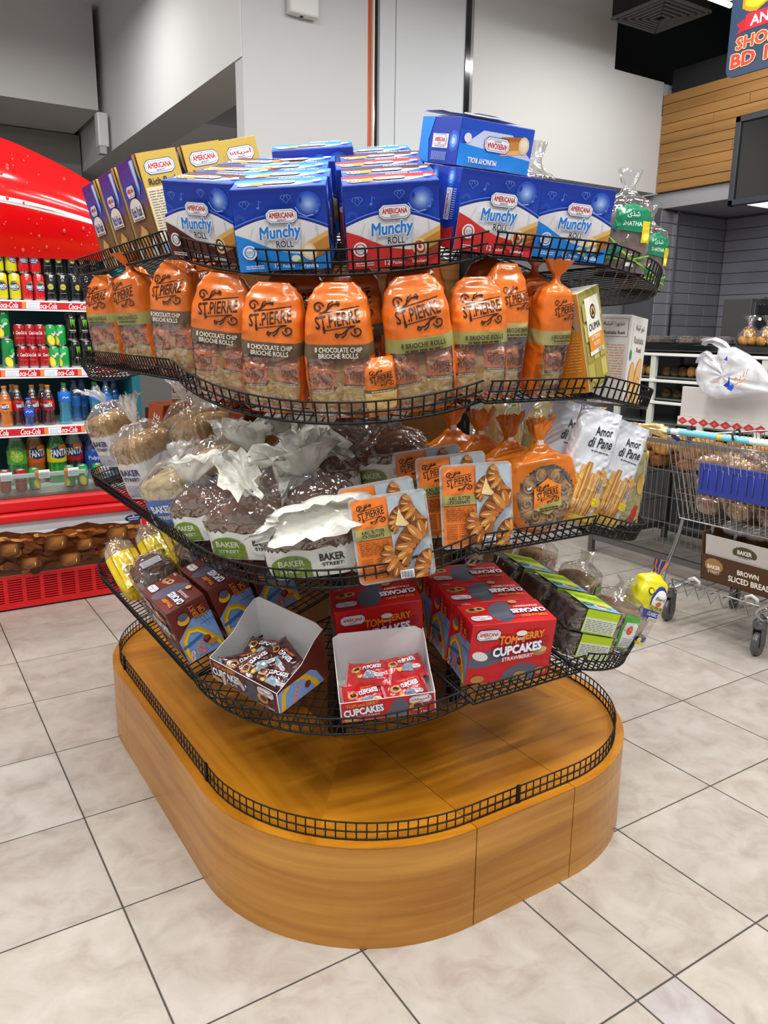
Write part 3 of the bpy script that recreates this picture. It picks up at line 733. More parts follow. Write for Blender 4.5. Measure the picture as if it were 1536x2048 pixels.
SH = (1.763, 1.388, 1.055)
def cola(A, x, y, w, c='#ffffff'): A.text('Coca-Cola', x, y, w, c, w * .3, shear=.35, bold=.012)
for i, z in enumerate(SH):
    yf = CY + .11
    m = MB(); m.box((CX0, yf + .005, z - .02), (1.3, CY + .74, z), '#dfe4e4'); cpart('shelf', m, 'card')
    m = MB(); m.box((CX0, yf - .012, z - .055), (1.3, yf + .004, z + .002), '#eceef0'); 
    A = Art(); A.rect(-70, -4.6, 129, -.7, '#c5202c'); rr = random.Random(20 + i); x = 48 + i * 3
    while x < 120:
        cola(A, x, -2.6, 10.5); x += 9
        if rr.random() < .75:
            A.rect(x - 1.6, -4.5, x + .6, -.8, '#e8874a'); A.rect(x + .6, -4.4, x + 7.6, -.9, '#e9eef4'); A.lines(x + 1.4, -3.9, x + 7, -1.4, 3, '#9fb4cf', .4, i); x += 11.5
        else: x += 8
    A.emit(m, face_map((0, yf - .0125, z), (1, 0, 0), (0, 0, 1), (0, -1, 0)))
    cpart('shelf_edge', m, 'card', 'white shelf edge with red label strip and price tickets')
m = MB(); m.box((.4, CY + .012, .775), (.98, CY + .018, .8), '#d9dde0'); A = Art()
for x in (50, 70, 86, 104): A.rect(x, 76.5, x + 2, 81.5, '#e07a40'); A.rect(x + 2, 76.5, x + 8, 81.5, '#eceff3'); A.lines(x + 2.6, 77.5, x + 7.4, 80.8, 3, '#a8b4c4', .4)
A.emit(m, face_map((0, CY + .0115, 0), (1, 0, 0), (0, 0, 1), (0, -1, 0))); cpart('price_rail', m, 'card')
m = MB(); m.tube([(CX0, CY + .2, 2.06), (1.28, CY + .2, 2.06)], .013, '#ffffff', 0, 8); cpart('tube', m, 'glow')
area((.2 + .1, .2 - .0, 2.04 - 0), 1.6, .05, 16, parent=cl)
area((.2, .06, 1.3), .01, .01, .01, parent=cl)
# ---- cans and bottles
def lathe_mesh(name, prof, mat, art=None, n=20, artmat=0, R=None):
    mb = MB(); mb.lathe(prof, n)
    if art:
        def mp(x, y, o): a = x * .01 / R; return Vector(((R + .0004 + o) * math.sin(a), -(R + .0004 + o) * math.cos(a), y * .01))
        art.emit(mb, mp, artmat, 1.2)
    return mb.mesh(name, mat)
def can_spec(name, h, r, body, art, top='#c9cdd0'):
    prof = [(r * .8, 0, '#b9bdc0', 1), (r * .86, .004, '#b9bdc0', 1), (r, .011, body, 0), (r, h - .014, body, 0), (r * .84, h - .003, top, 1), (r * .84, h, top, 1), (r * .76, h, top, 1), (r * .74, h - .004, top, 1)]
    return (name, lathe_mesh(name, prof, ['gloss', 'metal'], art, 20, 0, r), [])
def A_fanta(c2):
    A = Art(); A.ell(.2, 9.2, 2.1, 1.6, '#f08c20'); A.ell(-.6, 9.6, 1.3, .9, '#2f7d35'); A.ell(0, 7.4, 2.9, 2.1, '#14306f'); A.text('FANTA', 0, 7.6, 4.6, '#ffffff', 1.9, rot=4, bold=.03); A.rect(-1.6, 5.9, 1.5, 6.2, '#ffffff'); return A
def A_cola():
    A = Art(); A.text('Coca-Cola', 0, 7.6, 4.6, '#ffffff', 1.9, shear=.35, bold=.012); A.rect(-2.4, 4.6, 2.4, 4.75, '#e9a0a4'); A.text('Coca-Cola', 6, 7.6, 4.6, '#ffffff', 1.9, shear=.35, bold=.012); A.text('Coca-Cola', -6, 7.6, 4.6, '#ffffff', 1.9, shear=.35, bold=.012); return A
def A_sprite():
    A = Art(); A.ell(-1.8, 3.6, 2.0, 3.0, '#e8c81e', 20, 20); A.ell(-1.8, 3.6, 1.6, 2.5, '#f2dc4a', 20, 20); A.ell(1.2, 9.6, 2, 1.4, '#3cb25a', 16, 20); A.text('Sprite', .6, 7.4, 3.8, '#ffffff', 2.2, rot=35, bold=.03, out=('#0a5a33', .03)); return A
def A_monster():
    A = Art()
    for k, (x, l) in enumerate(((-.9, 4.4), (0, 3.6), (.9, 4.8))): A.poly([(x - .35, 12), (x + .35, 12.2), (x + .2, 12 - l * .5), (x + .3, 12 - l), (x - .15, 12 - l * .6)], '#86d43a')
    A.text('MONSTER', 0, 5.8, 3.6, '#dfe3e0', .8, bold=.02); A.rect(-1.4, 4.6, 1.4, 4.8, '#9aa09c'); return A
def A_dark():
    A = Art(); A.ell(0, 8.2, 1.7, 1.8, '#8f8a3a'); A.ell(0, 8.2, 1.3, 1.4, '#c9bf62'); A.lines(-1, 7.7, 1, 8.7, 2, '#4b4a1a', .5); A.rect(-1.6, 4.6, 1.6, 4.85, '#8c8f92'); return A
CANS = {'yellow': can_spec('drink_can', .148, .03, '#d6cf1c', A_fanta(0)), 'red_f': can_spec('drink_can', .148, .03, '#cc1a1e', A_fanta(0)),
        'black': can_spec('drink_can', .148, .03, '#15181c', A_dark()), 'cola': can_spec('drink_can', .122, .03, '#a3131d', A_cola()),
        'sprite': can_spec('drink_can', .122, .03, '#169a48', A_sprite()), 'monster': can_spec('drink_can', .155, .033, '#0e1110', A_monster()),
        'tall_s': can_spec('drink_can', .165, .033, '#12803d', A_sprite())}
CN = {'yellow': 'yellow', 'red_f': 'red and orange', 'black': 'black', 'cola': 'dark red', 'sprite': 'green and lemon', 'monster': 'black with green claw mark', 'tall_s': 'tall green'}
ORD = ['leftmost', 'second', 'third', 'fourth', 'fifth', 'sixth', 'seventh', 'eighth', 'ninth']
rq = random.Random(12)
def can_rows(z, items, h_of, shelf):
    cnt = {}
    for kind, px in items:
        cnt[kind] = cnt.get(kind, 0) + 1
        for lay in (0, 1):
            h = {'yellow': .148, 'red_f': .148, 'black': .148, 'cola': .122, 'sprite': .122, 'monster': .155, 'tall_s': .165}[kind]
            zz = z + lay * (h + .001); p = ony(px + (0 if lay == 0 else -4), 600, CY + .165); p.z = zz
            lay_n = 'upper' if lay else 'lower'
            spawn(CANS[kind], f'{CN[kind]} can, {lay_n} layer, {ORD[cnt[kind]-1]} of its kind, {shelf} shelf', 'can', orient(p, rq.uniform(-35, 35)), f'{CN[kind]} cans on the {shelf} shelf')
can_rows(SH[0], [('yellow', 6), ('yellow', 32), ('red_f', 56), ('red_f', 80), ('black', 104), ('black', 127), ('black', 151), ('black', 174), ('black', 196)], 0, 'top')
can_rows(SH[1], [('tall_s', 6), ('cola', 36), ('cola', 57), ('cola', 78), ('sprite', 99), ('sprite', 119), ('monster', 142), ('monster', 165), ('monster', 187)], 0, 'second')
def bottle_spec(h, r, liquid, label, cap, art=None, big=False, mat='liquid', fillh=.8, lab0=.38, lab1=.62):
    k = h
    sh = [(r * .85, 0), (r * .98, .01), (r, k * .12), (r * .9, k * .27), (r * .86, k * .33), (r * .96, k * lab0), (r * .99, k * lab1), (r * .93, k * .68), (r * .6, k * .82), (r * .36, k * .9), (r * .33, k * .94)]
    if big: sh = [(r * .88, 0), (r, .015), (r, k * .2), (r, k * lab0), (r, k * lab1), (r * .93, k * .68), (r * .68, k * .8), (r * .4, k * .9), (r * .28, k * .94)]
    mb = MB(); prof = []
    for (rr, z) in sh: prof.append((rr, z, liquid if z < k * fillh else '#9aa8a0', 0))
    mb.lathe(prof, 18); body = mb.mesh('bottle_body', [mat])
    lb = MB(); lb.lathe([(r * 1.0, k * lab0), (r * 1.015, k * lab0 + .001), (r * 1.015, k * lab1), (r * 1.0, k * lab1 + .001)], 18, label)
    if art:
        def mp(x, y, o): a = x * .01 / r; return Vector(((r * 1.015 + .0006 + o) * math.sin(a), -(r * 1.015 + .0006 + o) * math.cos(a), y * .01 + k * lab0))
        art.emit(lb, mp, 0, 1.5)
    lbm = lb.mesh('label', 'plastic')
    cp = MB(); cp.lathe([(.0145 if not big else .019, k * .93), (.0145 if not big else .019, k * .99), (.012, k)], 14, cap); cpm = cp.mesh('cap', 'plastic')
    return ('drink_bottle', body, [('label', lbm, []), ('cap', cpm, [])])
def A_fl(big=False):
    A = Art(); s_ = 1.7 if big else .8; A.ell(0, 3.5 * s_, 3.2 * s_, 2.1 * s_, '#14306f'); A.ell(1.5 * s_, 5.3 * s_, 1.8 * s_, 1.1 * s_, '#f0841e'); A.text('FANTA', 0, 3.5 * s_, 5.6 * s_, '#ffffff', 2.4 * s_, rot=5, bold=.03, out=('#111111', .03)); return A
def A_lime():
    A = Art(); A.ell(0, 5, 4.4, 4.4, '#3f8f2e'); A.ell(0, 5, 3.9, 3.9, '#8fc73e')
    for q in range(8): a = q * PI / 4; A.stroke([(0, 5), (3.6 * math.cos(a), 5 + 3.6 * math.sin(a))], .3, '#d6e98a')
    A.ell(-2, 7.5, 1.2, 1, '#f2e02c'); return A
def A_pul():
    A = Art(); A.text('Pulpy', 0, 4, 6.5, '#ffffff', 3, bold=.01); return A
def A_wat():
    A = Art(); A.stroke([(-1.8, 2), (-.8, 3), (.2, 2), (1, 2.8), (1.8, 2.2)], .35, '#ffffff'); return A
BOT = {'orange': bottle_spec(.235, .034, '#c96a12', '#e8761a', '#ef8a1d', A_fl()), 'dark': bottle_spec(.235, .034, '#4a0c12', '#a81720', '#ef8a1d', A_fl()),
       'water': bottle_spec(.245, .036, '#3f9fc0', '#1f6fd0', '#3aa24b', A_wat(), mat='pet', lab0=.55, lab1=.78), 'small': bottle_spec(.165, .028, '#30459a', '#2a55c8', '#2456c9', A_wat(), mat='pet'),
       'bluew': bottle_spec(.25, .036, '#2f7fc8', '#2a6fc0', '#2a66b8', None, mat='pet'),
       'blime': bottle_spec(.335, .056, '#1f8a34', '#5cb548', '#128a55', A_lime(), True, fillh=.7), 'borange': bottle_spec(.335, .056, '#b2691a', '#e0651a', '#ee7d1a', A_fl(True), True, fillh=.7),
       'byellow': bottle_spec(.335, .056, '#1c8a2a', '#f2e21c', '#ee7d1a', A_fl(True), True, fillh=.95), 'bdark': bottle_spec(.335, .056, '#3a0a10', '#bb1a1f', '#ee7d1a', A_fl(True), True, fillh=.68),
       'bblue': bottle_spec(.315, .055, '#1c66c4', '#1a55b8', '#57b83c', A_pul(), True, 'pet', .95, .3, .6)}
def bot(kind, px, z, dy, label, group=None):
    p = ony(px, 700, CY + dy); p.z = z; spawn(BOT[kind], label, 'bottle', orient(p, rq.uniform(-25, 25)), group)
z3 = SH[2]
bot('orange', 0, z3, .17, 'orange soda bottle at the left picture edge on the third cooler shelf')
for i, (px, dy) in enumerate(((25, .2), (56, .2), (88, .17), (77, .26), (17, .28))): bot('dark', px, z3, dy, f'dark red soda bottle with orange cap, third shelf, {["beside the orange soda bottle", "behind the small water bottle", "nearest the tall water bottle", "half hidden behind the front dark bottle", "at the back left"][i]}', 'dark red soda bottles')
bot('small', 47, z3, .135, 'small clear water bottle with blue cap standing in front of dark bottles')
bot('water', 121, z3, .17, 'tall clear water bottle with blue label and green cap, on its own in third row')
for i, (px, dy) in enumerate(((142, .3), (158, .38), (183, .2), (206, .2), (222, .3))): bot('bluew' if i != 2 else 'water', px, z3, dy, f'pale blue water bottle on the third cooler shelf, {ORD[i]} counted from the lone green-capped one', 'blue water bottles')
z4 = .69
bot('blime', 14, z4, .3, 'large green lime soda bottle with green cap, bottom row of the cooler')
bot('borange', 52, z4, .32, 'large orange soda bottle, bottom row beside the green lime bottle')
bot('byellow', 96, z4, .28, 'large green soda bottle with bright yellow label, bottom row')
bot('bdark', 132, z4, .32, 'large dark soda bottle with red label, bottom row')
bot('bblue', 172, z4, .3, 'large blue water bottle with green cap, bottom row'); bot('bblue', 158, z4, .42, 'large blue water bottle behind the other one, bottom row')
bot('bblue', 200, z4, .34, 'large blue water bottle at the right end of the bottom row')
cc = {}
for kind, px in (('cola', 4), ('cola', 36), ('sprite', 64), ('sprite', 135), ('sprite', 161), ('sprite', 192)):
    cc[kind] = cc.get(kind, 0) + 1; p = ony(px, 900, CY + .055); p.z = .695; nm = 'dark red' if kind == 'cola' else 'green and lemon'
    spawn(CANS[kind], f'{nm} can in the bottom tray, {ORD[cc[kind]-1]} of its colour there', 'can', orient(p, [10, -60, 15, -30, 20, 0][cc[kind]], s=1.05), 'cans in the bottom tray')
# ================================================================== BAKERY COUNTER
bc = thing('bakery_counter', 'black topped glazed bakery counter along the right wall', 'counter', Matrix.Translation((5.5, 3.6, 0)))
def bp(name, mb, mat, label=None, stuff=False):
    for i, v in enumerate(mb.v): mb.v[i] = (v[0] - 5.5, v[1] - 3.6, v[2])
    return part(name, mb, mat, bc, label, stuff)
Y0, Y1 = 2.4, 4.85
m = MB(); m.box((5.5, Y0, 1.49), (6.1, Y1, 1.545), '#141416', 0, .006); bp('counter_top', m, 'gloss')
m = MB(); m.box((5.95, Y0, 0), (6.1, Y1, 1.49), '#1a2226'); bp('back_panel', m, 'gloss')
m = MB(); m.box((5.5, Y0, 0), (6.0, Y1, .7), '#3a3d40'); bp('plinth', m, 'card')
for z in (1.46, 1.245, 1.065, .86): m = MB(); m.box((5.49, Y0, z - .012), (5.51, Y1, z + .012), '#f0f2ee', 0, .003); bp('rail', m, 'card', 'white shelf rail')
for z in (1.28, 1.1, .9): m = MB(); m.box((5.52, Y0, z - .012), (5.95, Y1, z), '#69716a'); bp('shelf', m, 'gloss')
for y in (4.78, 4.42, 3.92, 3.42, 2.92, 2.5): m = MB(); m.box((5.5, y - .025, .7), (5.54, y + .025, 1.46), '#d8dcd2', 0, .003); bp('upright', m, 'card')
bread_r = random.Random(31)
def lump(w, d, h, seed, col='#8a5a2c', name='pastry', mat='bread'):
    mb = MB(); sd = seed * 7.3
    def F(u, v):
        a = 2 * PI * u; q = PI * (v - .5) * .98; r = math.cos(q) ** .7; nn = 1 + .16 * noise.noise(Vector((math.cos(a) * 1.5 + sd, math.sin(a) * 1.5, v * 2)))
        return Vector((w / 2 * r * math.sin(a) * nn, -d / 2 * r * math.cos(a) * nn, h * (.5 + .5 * math.sin(q)) * (1 if v < .5 else nn)))
    mb.grid(F, 14, 8, lambda u, v: (mixc(col, '#e2b878', max(0, .55 - v) * .6), 0)); return mb.mesh(name, mat)
MUF = [('muffin', lump(.085, .085, .08, k, c), []) for k, c in enumerate(('#3a2416', '#b98a4a', '#241a14', '#9a6a35', '#4a2c18'))]
for i, y in enumerate((4.7, 4.62, 4.53, 4.36, 4.28, 4.2, 4.12, 4.04)):
    spawn(MUF[(i * 3) % 5], f'{["dark", "golden"][i % 2]} muffin on the upper counter shelf, {ORD[i]} from the far end', 'muffin', orient((5.62, y, 1.281), i * 40), 'muffins in the bakery counter')
for i, y in enumerate((4.35, 4.24)): spawn(MUF[i * 2], ['dark cake block on the middle counter shelf, left one', 'dark cake block on the middle counter shelf, right one'][i], 'cake', orient((5.62, y, 1.101), 20))
# clear trays on the counter top
def tray_spec(k):
    mb = MB(); mb.box((-.07, -.05, 0), (.07, .05, .012), '#1c1c1e', 0, .004); base = mb.mesh('tray', 'plastic')
    mb = MB(); mb.box((-.06, -.042, .012), (.06, .042, .04), ['#6a3a1c', '#2a1c1a', '#7a4a2a'][k % 3], 0, .008); food = mb.mesh('cake', 'bread')
    mb = MB(); mb.prism([(-.068, -.048), (.068, -.048), (.068, .048), (-.068, .048)], .012, .062, '#dddddd'); lid = mb.mesh('lid', 'film')
    mb = MB(); mb.box((-.04, -.03, .0625), (.03, .02, .0632), '#f2eeee'); mb.box((-.04, .005, .0633), (.03, .02, .0637), '#d8534e'); lab = mb.mesh('sticker', 'card')
    return ('cake_tray', base, [('cake', food, []), ('lid', lid, []), ('sticker', lab, [])])
TR = [tray_spec(k) for k in range(3)]
for i, y in enumerate((4.55, 4.4, 4.22, 4.05, 3.88, 3.66, 3.48, 3.3)): spawn(TR[i % 3], f'clear lidded cake tray on the black counter top, {ORD[i]} from the far end', 'tray', orient((5.66, y, 1.546), 90 + (i * 17) % 30 - 15), 'cake trays on the counter top')
# two bags of rolls on the counter
for i, (px, w) in enumerate(((1497, .13), (1534, .14))):
    p = onplane(px, 683, (5.6, 0, 0), Vector((1, 0, 0))); p.z = 1.546
    t = thing('bread_roll_bag', ['clear bag of golden buns on the counter, left one, nearer the oven edge', 'clear bag of golden buns on the counter, right one, cut by the picture edge'][i], 'bread bag', orient(p, 75), 'clear bags of buns on the counter')
    for j, (dx, dz) in enumerate(((-.035, 0), (.035, 0), (0, .055))): o = link('bun', lump(.085, .09, .07, 40 + j + i * 3, '#d79a24', 'bun'), t); o.location = (dx, 0, dz)
    mb = MB(); mb.lathe([(.07, 0), (.085, .03), (.082, .09), (.05, .13), (.012, .155), (.04, .19), (.06, .22)], 16, '#dddddd'); part('clear_wrap', mb, 'film', t)
    mb = MB(); mb.lathe([(.014, .15), (.014, .16)], 10, '#c9463c'); part('tie', mb, 'plastic', t)
# oven
t = thing('oven', 'black and grey oven standing behind the bakery counter', 'oven', Matrix.Translation((6.32, 4.08, .9)))
mb = MB(); mb.box((0, .03, 0), (.66, .3, 1.03), '#4e4e4e', 0, .008); part('housing', mb, 'card', t)
mb = MB(); mb.box((.05, 0, .03), (.66, .03, .98), '#0d0f12', 0, .006); part('door', mb, 'gloss', t)
mb = MB(); mb.box((0, -.005, .02), (.045, .03, 1.0), '#6d6f70', 0, .004); part('door_frame', mb, 'steel', t)
mb = MB(); mb.box((.12, -.004, .3), (.5, .002, .8), '#3a3f44', 0, .003); part('door_window', mb, 'gloss', t)
for k in range(7): mb = MB(); mb.box((.12 + k * .06, 0, 1.03), (.15 + k * .06, .03, 1.045), '#9a9a9a'); part('vent_slot', mb, 'steel', t)
mb = MB(); mb.lathe([(.012, 0), (.012, .01)], 10, '#ffffff', 0, Matrix.Translation((.085, -.001, .86)) @ Matrix.Rotation(PI / 2, 4, 'X')); part('lamp', mb, 'glow', t)
# ================================================================== WIRE BIN with header board
WBX, WBY = 4.25, 2.55
t = thing('bread_bin', 'grey framed wire bin of bread with white header board behind the trolley', 'bin', Matrix.Translation((4.9, 3.2, 0)))
def wp(name, mb, mat, label=None, stuff=False):
    for i, v in enumerate(mb.v): mb.v[i] = (v[0] - 4.9, v[1] - 3.2, v[2])
    return part(name, mb, mat, t, label, stuff)
bx0, bx1, by0, by1 = 4.45, 5.3, 2.5, 4.0
for x, y in ((bx0, by1), (bx1, by1), (bx0, by0), (bx1, by0)): m = MB(); m.box((x - .02, y - .02, 0), (x + .02, y + .02, .9), '#6e6e6c', 0, .003); wp('leg', m, 'steel')
for a, b in (((bx0, by1), (bx0, by0)), ((bx0, by1), (bx1, by1)), ((bx1, by1), (bx1, by0))):
    m = MB(); m.box((min(a[0], b[0]) - .014, min(a[1], b[1]) - .014, .1), (max(a[0], b[0]) + .014, max(a[1], b[1]) + .014, .14), '#77777a'); wp('frame_bar', m, 'steel')
m = MB()
for k in range(34): y = by0 + k * (by1 - by0) / 33; m.wire((bx0, y, .2), (bx0, y, .92), .0024, '#8d8d8b')
for z in (.21, .36, .54, .72, .9): m.wire((bx0, by0, z), (bx0, by1, z), .0032, '#8d8d8b')
wp('wire_panel', m, 'steel', stuff=True)
m = MB()
for k in range(34): x = bx0 + k * (bx1 - bx0) / 33; m.wire((x, by1, .12), (x, by1, .92), .0024, '#8d8d8b')
for z in (.14, .34, .56, .76, .9): m.wire((bx0, by1, z), (bx1, by1, z), .0032, '#8d8d8b')
wp('wire_panel', m, 'steel', stuff=True)
m = MB(); m.box((bx0 + .02, by0, .705), (bx1, by1 - .02, .72), '#5a5b5c'); wp('base_shelf', m, 'steel')
m = MB(); m.box((4.5, 2.35, 1.09), (4.53, 3.36, 1.285), '#c9c5c2', 0, .003); hb = wp('header_board', m, 'card', 'plain white header board')
m = MB(); m.box((4.48, 2.35, 1.035), (4.52, 3.36, 1.09), '#d9d3d0'); A = Art()
for k in range(13):
    x = 4 + k * 8; A.poly([(x - 4, 2.7), (x, 5.3), (x + 4, 2.7), (x, .2)], '#c23a3c'); A.poly([(x - 1.5, 2.7), (x, 3.7), (x + 1.5, 2.7), (x, 1.7)], '#d96a66')
A.emit(m, face_map((4.4797, 3.36, 1.035), (0, -1, 0), (0, 0, 1), (-1, 0, 0))); wp('checked_strip', m, 'card', 'red and white diamond strip')
for y in (2.45, 3.28): m = MB(); m.box((4.5, y - .015, .9), (4.53, y + .015, 1.09), '#77777a'); wp('support', m, 'steel')
m = MB(); m.box((bx0, by1 - .01, .9), (bx1, by1 + .01, .925), '#8d8d8b'); m.box((bx0 - .01, by0, .9), (bx0 + .01, by1, .925), '#8d8d8b'); wp('top_rim', m, 'steel')
bl = [('pastry', lump(.16, .11, .09, 60 + k, c), []) for k, c in enumerate(('#8f5523', '#b07a3c', '#6d3f1c', '#c49250'))]
rb = random.Random(77)
k = 0
LR = ['front', 'second', 'third', 'rear']
for xi, x in enumerate((4.53, 4.69, 4.86, 5.03)):
    for yi, y in enumerate((3.72, 3.5, 3.28, 3.06, 2.84, 2.64)):
        for lay in (0, 1):
            spawn(bl[k % 4], f'bread roll in the grey wire bin, {LR[xi]} row, {ORD[yi]} from the left, {["lower", "upper"][lay]} layer', 'bread roll', orient((x, y, .721 + lay * .085), rb.uniform(0, 180), roll=rb.uniform(-12, 12)), 'bread rolls heaped in the wire bin'); k += 1
# carrier bag on the header board
cbm = MB(); p0 = Vector((4.36, 2.90, 1.30))
_ol = [Vector(onx(x, y, 4.36)) for x, y in ((1396, 735), (1402, 714), (1412, 708), (1424, 722), (1436, 716), (1444, 694), (1470, 694), (1500, 710), (1528, 735), (1548, 768), (1548, 786), (1500, 789), (1460, 797), (1430, 797), (1406, 786), (1395, 764))]
_cc = Vector(onx(1455, 752, 4.36))
def cbF(u, v):
    k = u * len(_ol); i = int(k) % len(_ol); f = k - int(k); f = f * f * (3 - 2 * f); E = _ol[i].lerp(_ol[(i + 1) % len(_ol)], f)
    q = math.sin(PI * v / 1.0 / 2 * 2) if False else math.sin(PI * v); r = q ** .75; sd = math.cos(PI * v)
    P = _cc.lerp(E, r); nn = noise.noise(Vector((P.y * 9, P.z * 9, 1 + sd))) * .5 + noise.noise(Vector((P.y * 24, P.z * 24, 3 + sd))) * .22 + .12 * math.sin(u * 2 * PI * 9 + 3 * r)
    return Vector((P.x - sd * .075 * (1 - .35 * abs(sd)) * (1 + .5 * nn) - .02 * nn, P.y + .008 * nn, P.z + .01 * nn))
cbm.grid(cbF, 64, 30, None, '#e8e8ea')
cbt = thing('carrier_bag', 'crumpled white plastic carrier bag with blue and orange logo on the header board', 'bag', Matrix.Translation(p0))
def cbp(name, mb, mat, label=None):
    for i, v in enumerate(mb.v): mb.v[i] = (v[0] - p0.x, v[1] - p0.y, v[2] - p0.z)
    return part(name, mb, mat, cbt, label)
cbp('bag_body', cbm, 'bagwhite')
def handle(pts, w):
    mb = MB(); q = [Vector(p) for p in pts]
    def F(u, v):
        f = u * (len(q) - 1); i = min(int(f), len(q) - 2); c = q[i].lerp(q[i + 1], f - i); d = (q[i + 1] - q[i]).normalized(); s2 = Vector((1, 0, 0)).cross(d).normalized()
        ww = w * (1 + .25 * noise.noise(c * 14)); return c + s2 * ww * (v - .5) + Vector((-.02 * math.sin(v * 9 + u * 5), 0, 0))
    mb.grid(F, 18, 8, None, '#e8e8ea', 0, False); cbp('handle_loop', mb, 'bagwhite')
handle([onx(1462, 706, 4.36), onx(1446, 690, 4.34), onx(1428, 681, 4.33), onx(1412, 681, 4.33), onx(1405, 686, 4.34)], .04)
handle([onx(1432, 730, 4.35), onx(1422, 716, 4.33), onx(1411, 706, 4.33), onx(1401, 714, 4.34), onx(1399, 728, 4.36)], .035)
A = Art()
A.poly([(0, 0), (2.2, -1), (4.6, -.6), (4.2, 2.2), (3.4, 6.8), (2.9, 2.2)], '#1b3fa8'); A.poly([(2.6, -1.6), (6, -3.2), (7.2, -.5), (6.6, 1.2), (4.6, .4)], '#2456c4')
A.stroke([(8, 1), (10, 2.2), (12, 2.5), (14, 5)], .5, '#e2842c'); A.stroke([(7.4, 3), (9, 4.6), (8, 5.2), (7, 3.6)], .7, '#e2842c'); A.stroke([(10.5, 3.5), (11, 6)], .5, '#e2842c'); A.stroke([(12.5, 5.5), (13, 9), (14.5, 7), (15, 10.5)], .55, '#e2842c')
A.stroke([(-8, 1.6), (-5, 2), (-2, 1)], .35, '#d98a6a'); A.stroke([(-7, 2.6), (-6.4, 3.8)], .4, '#d98a6a'); A.stroke([(-4, 2.4), (-3.4, 3.2)], .4, '#d98a6a')
A.stroke([(9, -.6), (13, 1.5), (17, 4)], .22, '#e2a06c'); A.poly([(-1, 15), (1, 17.5), (1.4, 14.4)], '#2456c4'); A.poly([(-1.6, 13.4), (.2, 14.2), (-.8, 13)], '#d98a6a')
mb = MB(); A.emit(mb, face_map((4.262, 2.90, 1.325), (0, -1, 0), (0, 0, 1), (-1, 0, 0))); cbp('printed_logo', mb, 'plastic')
# ================================================================== TROLLEY
tr_ = thing('shopping_trolley', 'chrome wire shopping trolley with printed handle, loaded with bread', 'trolley', Matrix.Translation((3.6, 2.4, 0)))
def tp_(name, mb, mat, label=None, stuff=False):
    for i, v in enumerate(mb.v): mb.v[i] = (v[0] - 3.6, v[1] - 2.4, v[2])
    return part(name, mb, mat, tr_, label, stuff)
CH = '#b9bbbd'
TY0, TY1 = 1.86, 2.72      # right, left in view
# rear gate of the basket (tilted), rim z 1.07 -> floor .62
def gate(u, v): return Vector((3.56 + .10 * (1 - v), (TY1 - .05 * (1 - v)) + ((TY0 + .05 * (1 - v)) - (TY1 - .05 * (1 - v))) * u, .63 + .44 * v))
m = MB()
for k in range(25): m.wire(gate(k / 24, 0), gate(k / 24, 1), .0024, CH)
for v in (.0, .33, .66): m.wire(gate(0, v), gate(1, v), .003, CH)
tp_('rear_gate', m, 'metal', 'wire rear gate', True)
m = MB(); m.tube([gate(0, 0), gate(0, 1), gate(1, 1), gate(1, 0)], .0055, CH, 0, 8, True); tp_('gate_frame', m, 'metal')
for u in (.42, .5): m = MB(); m.tube([gate(u, .05), gate(u, 1.0), gate(u, 1.06), gate(u + .03, 1.06), gate(u + .03, .9)], .004, CH, 0, 6); tp_('gate_hook', m, 'metal')
FL = .62
def side(u, v, s_):
    y = (TY1 if s_ else TY0) + (-.05 if s_ else .05) * (1 - v) + ((-.1) if s_ else .1) * u
    return Vector((3.56 + .10 * (1 - v) + u * (.85 - .1 * (1 - v)), y, FL + .02 + .44 * v + .04 * u * (1 - v)))
for s_ in (1, 0):
    m = MB()
    for k in range(26): m.wire(side(k / 25, 0, s_), side(k / 25, 1, s_), .0024, CH)
    for v in (0, .33, .66): m.wire(side(0, v, s_), side(1, v, s_), .003, CH)
    tp_('basket_side', m, 'metal', stuff=True)
m = MB()
for k in range(22):
    a = side(1, 0, 1).lerp(side(1, 0, 0), k / 21); b = side(1, 1, 1).lerp(side(1, 1, 0), k / 21); m.wire(a, b, .0024, CH)
tp_('basket_front', m, 'metal', stuff=True)
m = MB(); m.tube([side(0, 1, 1), side(1, 1, 1), side(1, 1, 0), side(0, 1, 0)], .006, CH, 0, 8); tp_('basket_rim', m, 'metal')
m = MB()
for k in range(22): m.wire(side(0, 0, 1).lerp(side(0, 0, 0), k / 21), side(1, 0, 1).lerp(side(1, 0, 0), k / 21), .0024, CH)
tp_('basket_floor', m, 'metal', stuff=True)
# handle
hp = [Vector((3.50, 2.80, 1.12)), Vector((3.50, 1.80, 1.12))]
m = MB(); A = Art(); A.rect(-3.7, 0, 3.7, 100, '#d8dcd6', 1, 1)
n_ = 40; cols = []
m.tube([hp[0].lerp(hp[1], i / n_) for i in range(n_ + 1)], .0165, '#9fd0d8', 0, 12)
for fi in range(len(m.f) - 2):
    u = (fi // 12) / n_
    c = '#23308f' if u < .055 or u > .9 else '#e4e6df' if u < .12 else '#6a8aa8' if u < .15 else '#d3dce0' if u < .2 else '#6fb6c6' if u < .42 else '#e3b93a' if u < .45 else '#74c0cc' if u < .58 else '#cfe0d0' if u < .72 else '#e6c832' if u < .76 else '#e3e6ea'
    m.c[fi] = lin(c)
tp_('handle', m, 'plastic', 'printed handle bar with blue ends')
for y in (2.66, 1.92):
    m = MB(); m.tube([(3.50, y, 1.12), (3.53, y, 1.09), (3.57, y, 1.07)], .012, '#2a357f', 0, 8); tp_('handle_bracket', m, 'plastic')
m = MB(); m.tube([(3.5 + .03 * math.cos(a), 2.28 + .0, 1.14 + .03 * math.sin(a)) for a in [PI * k / 8 for k in range(-2, 11)]], .006, '#3a3a3c', 0, 6); tp_('bag_hook', m, 'plastic')
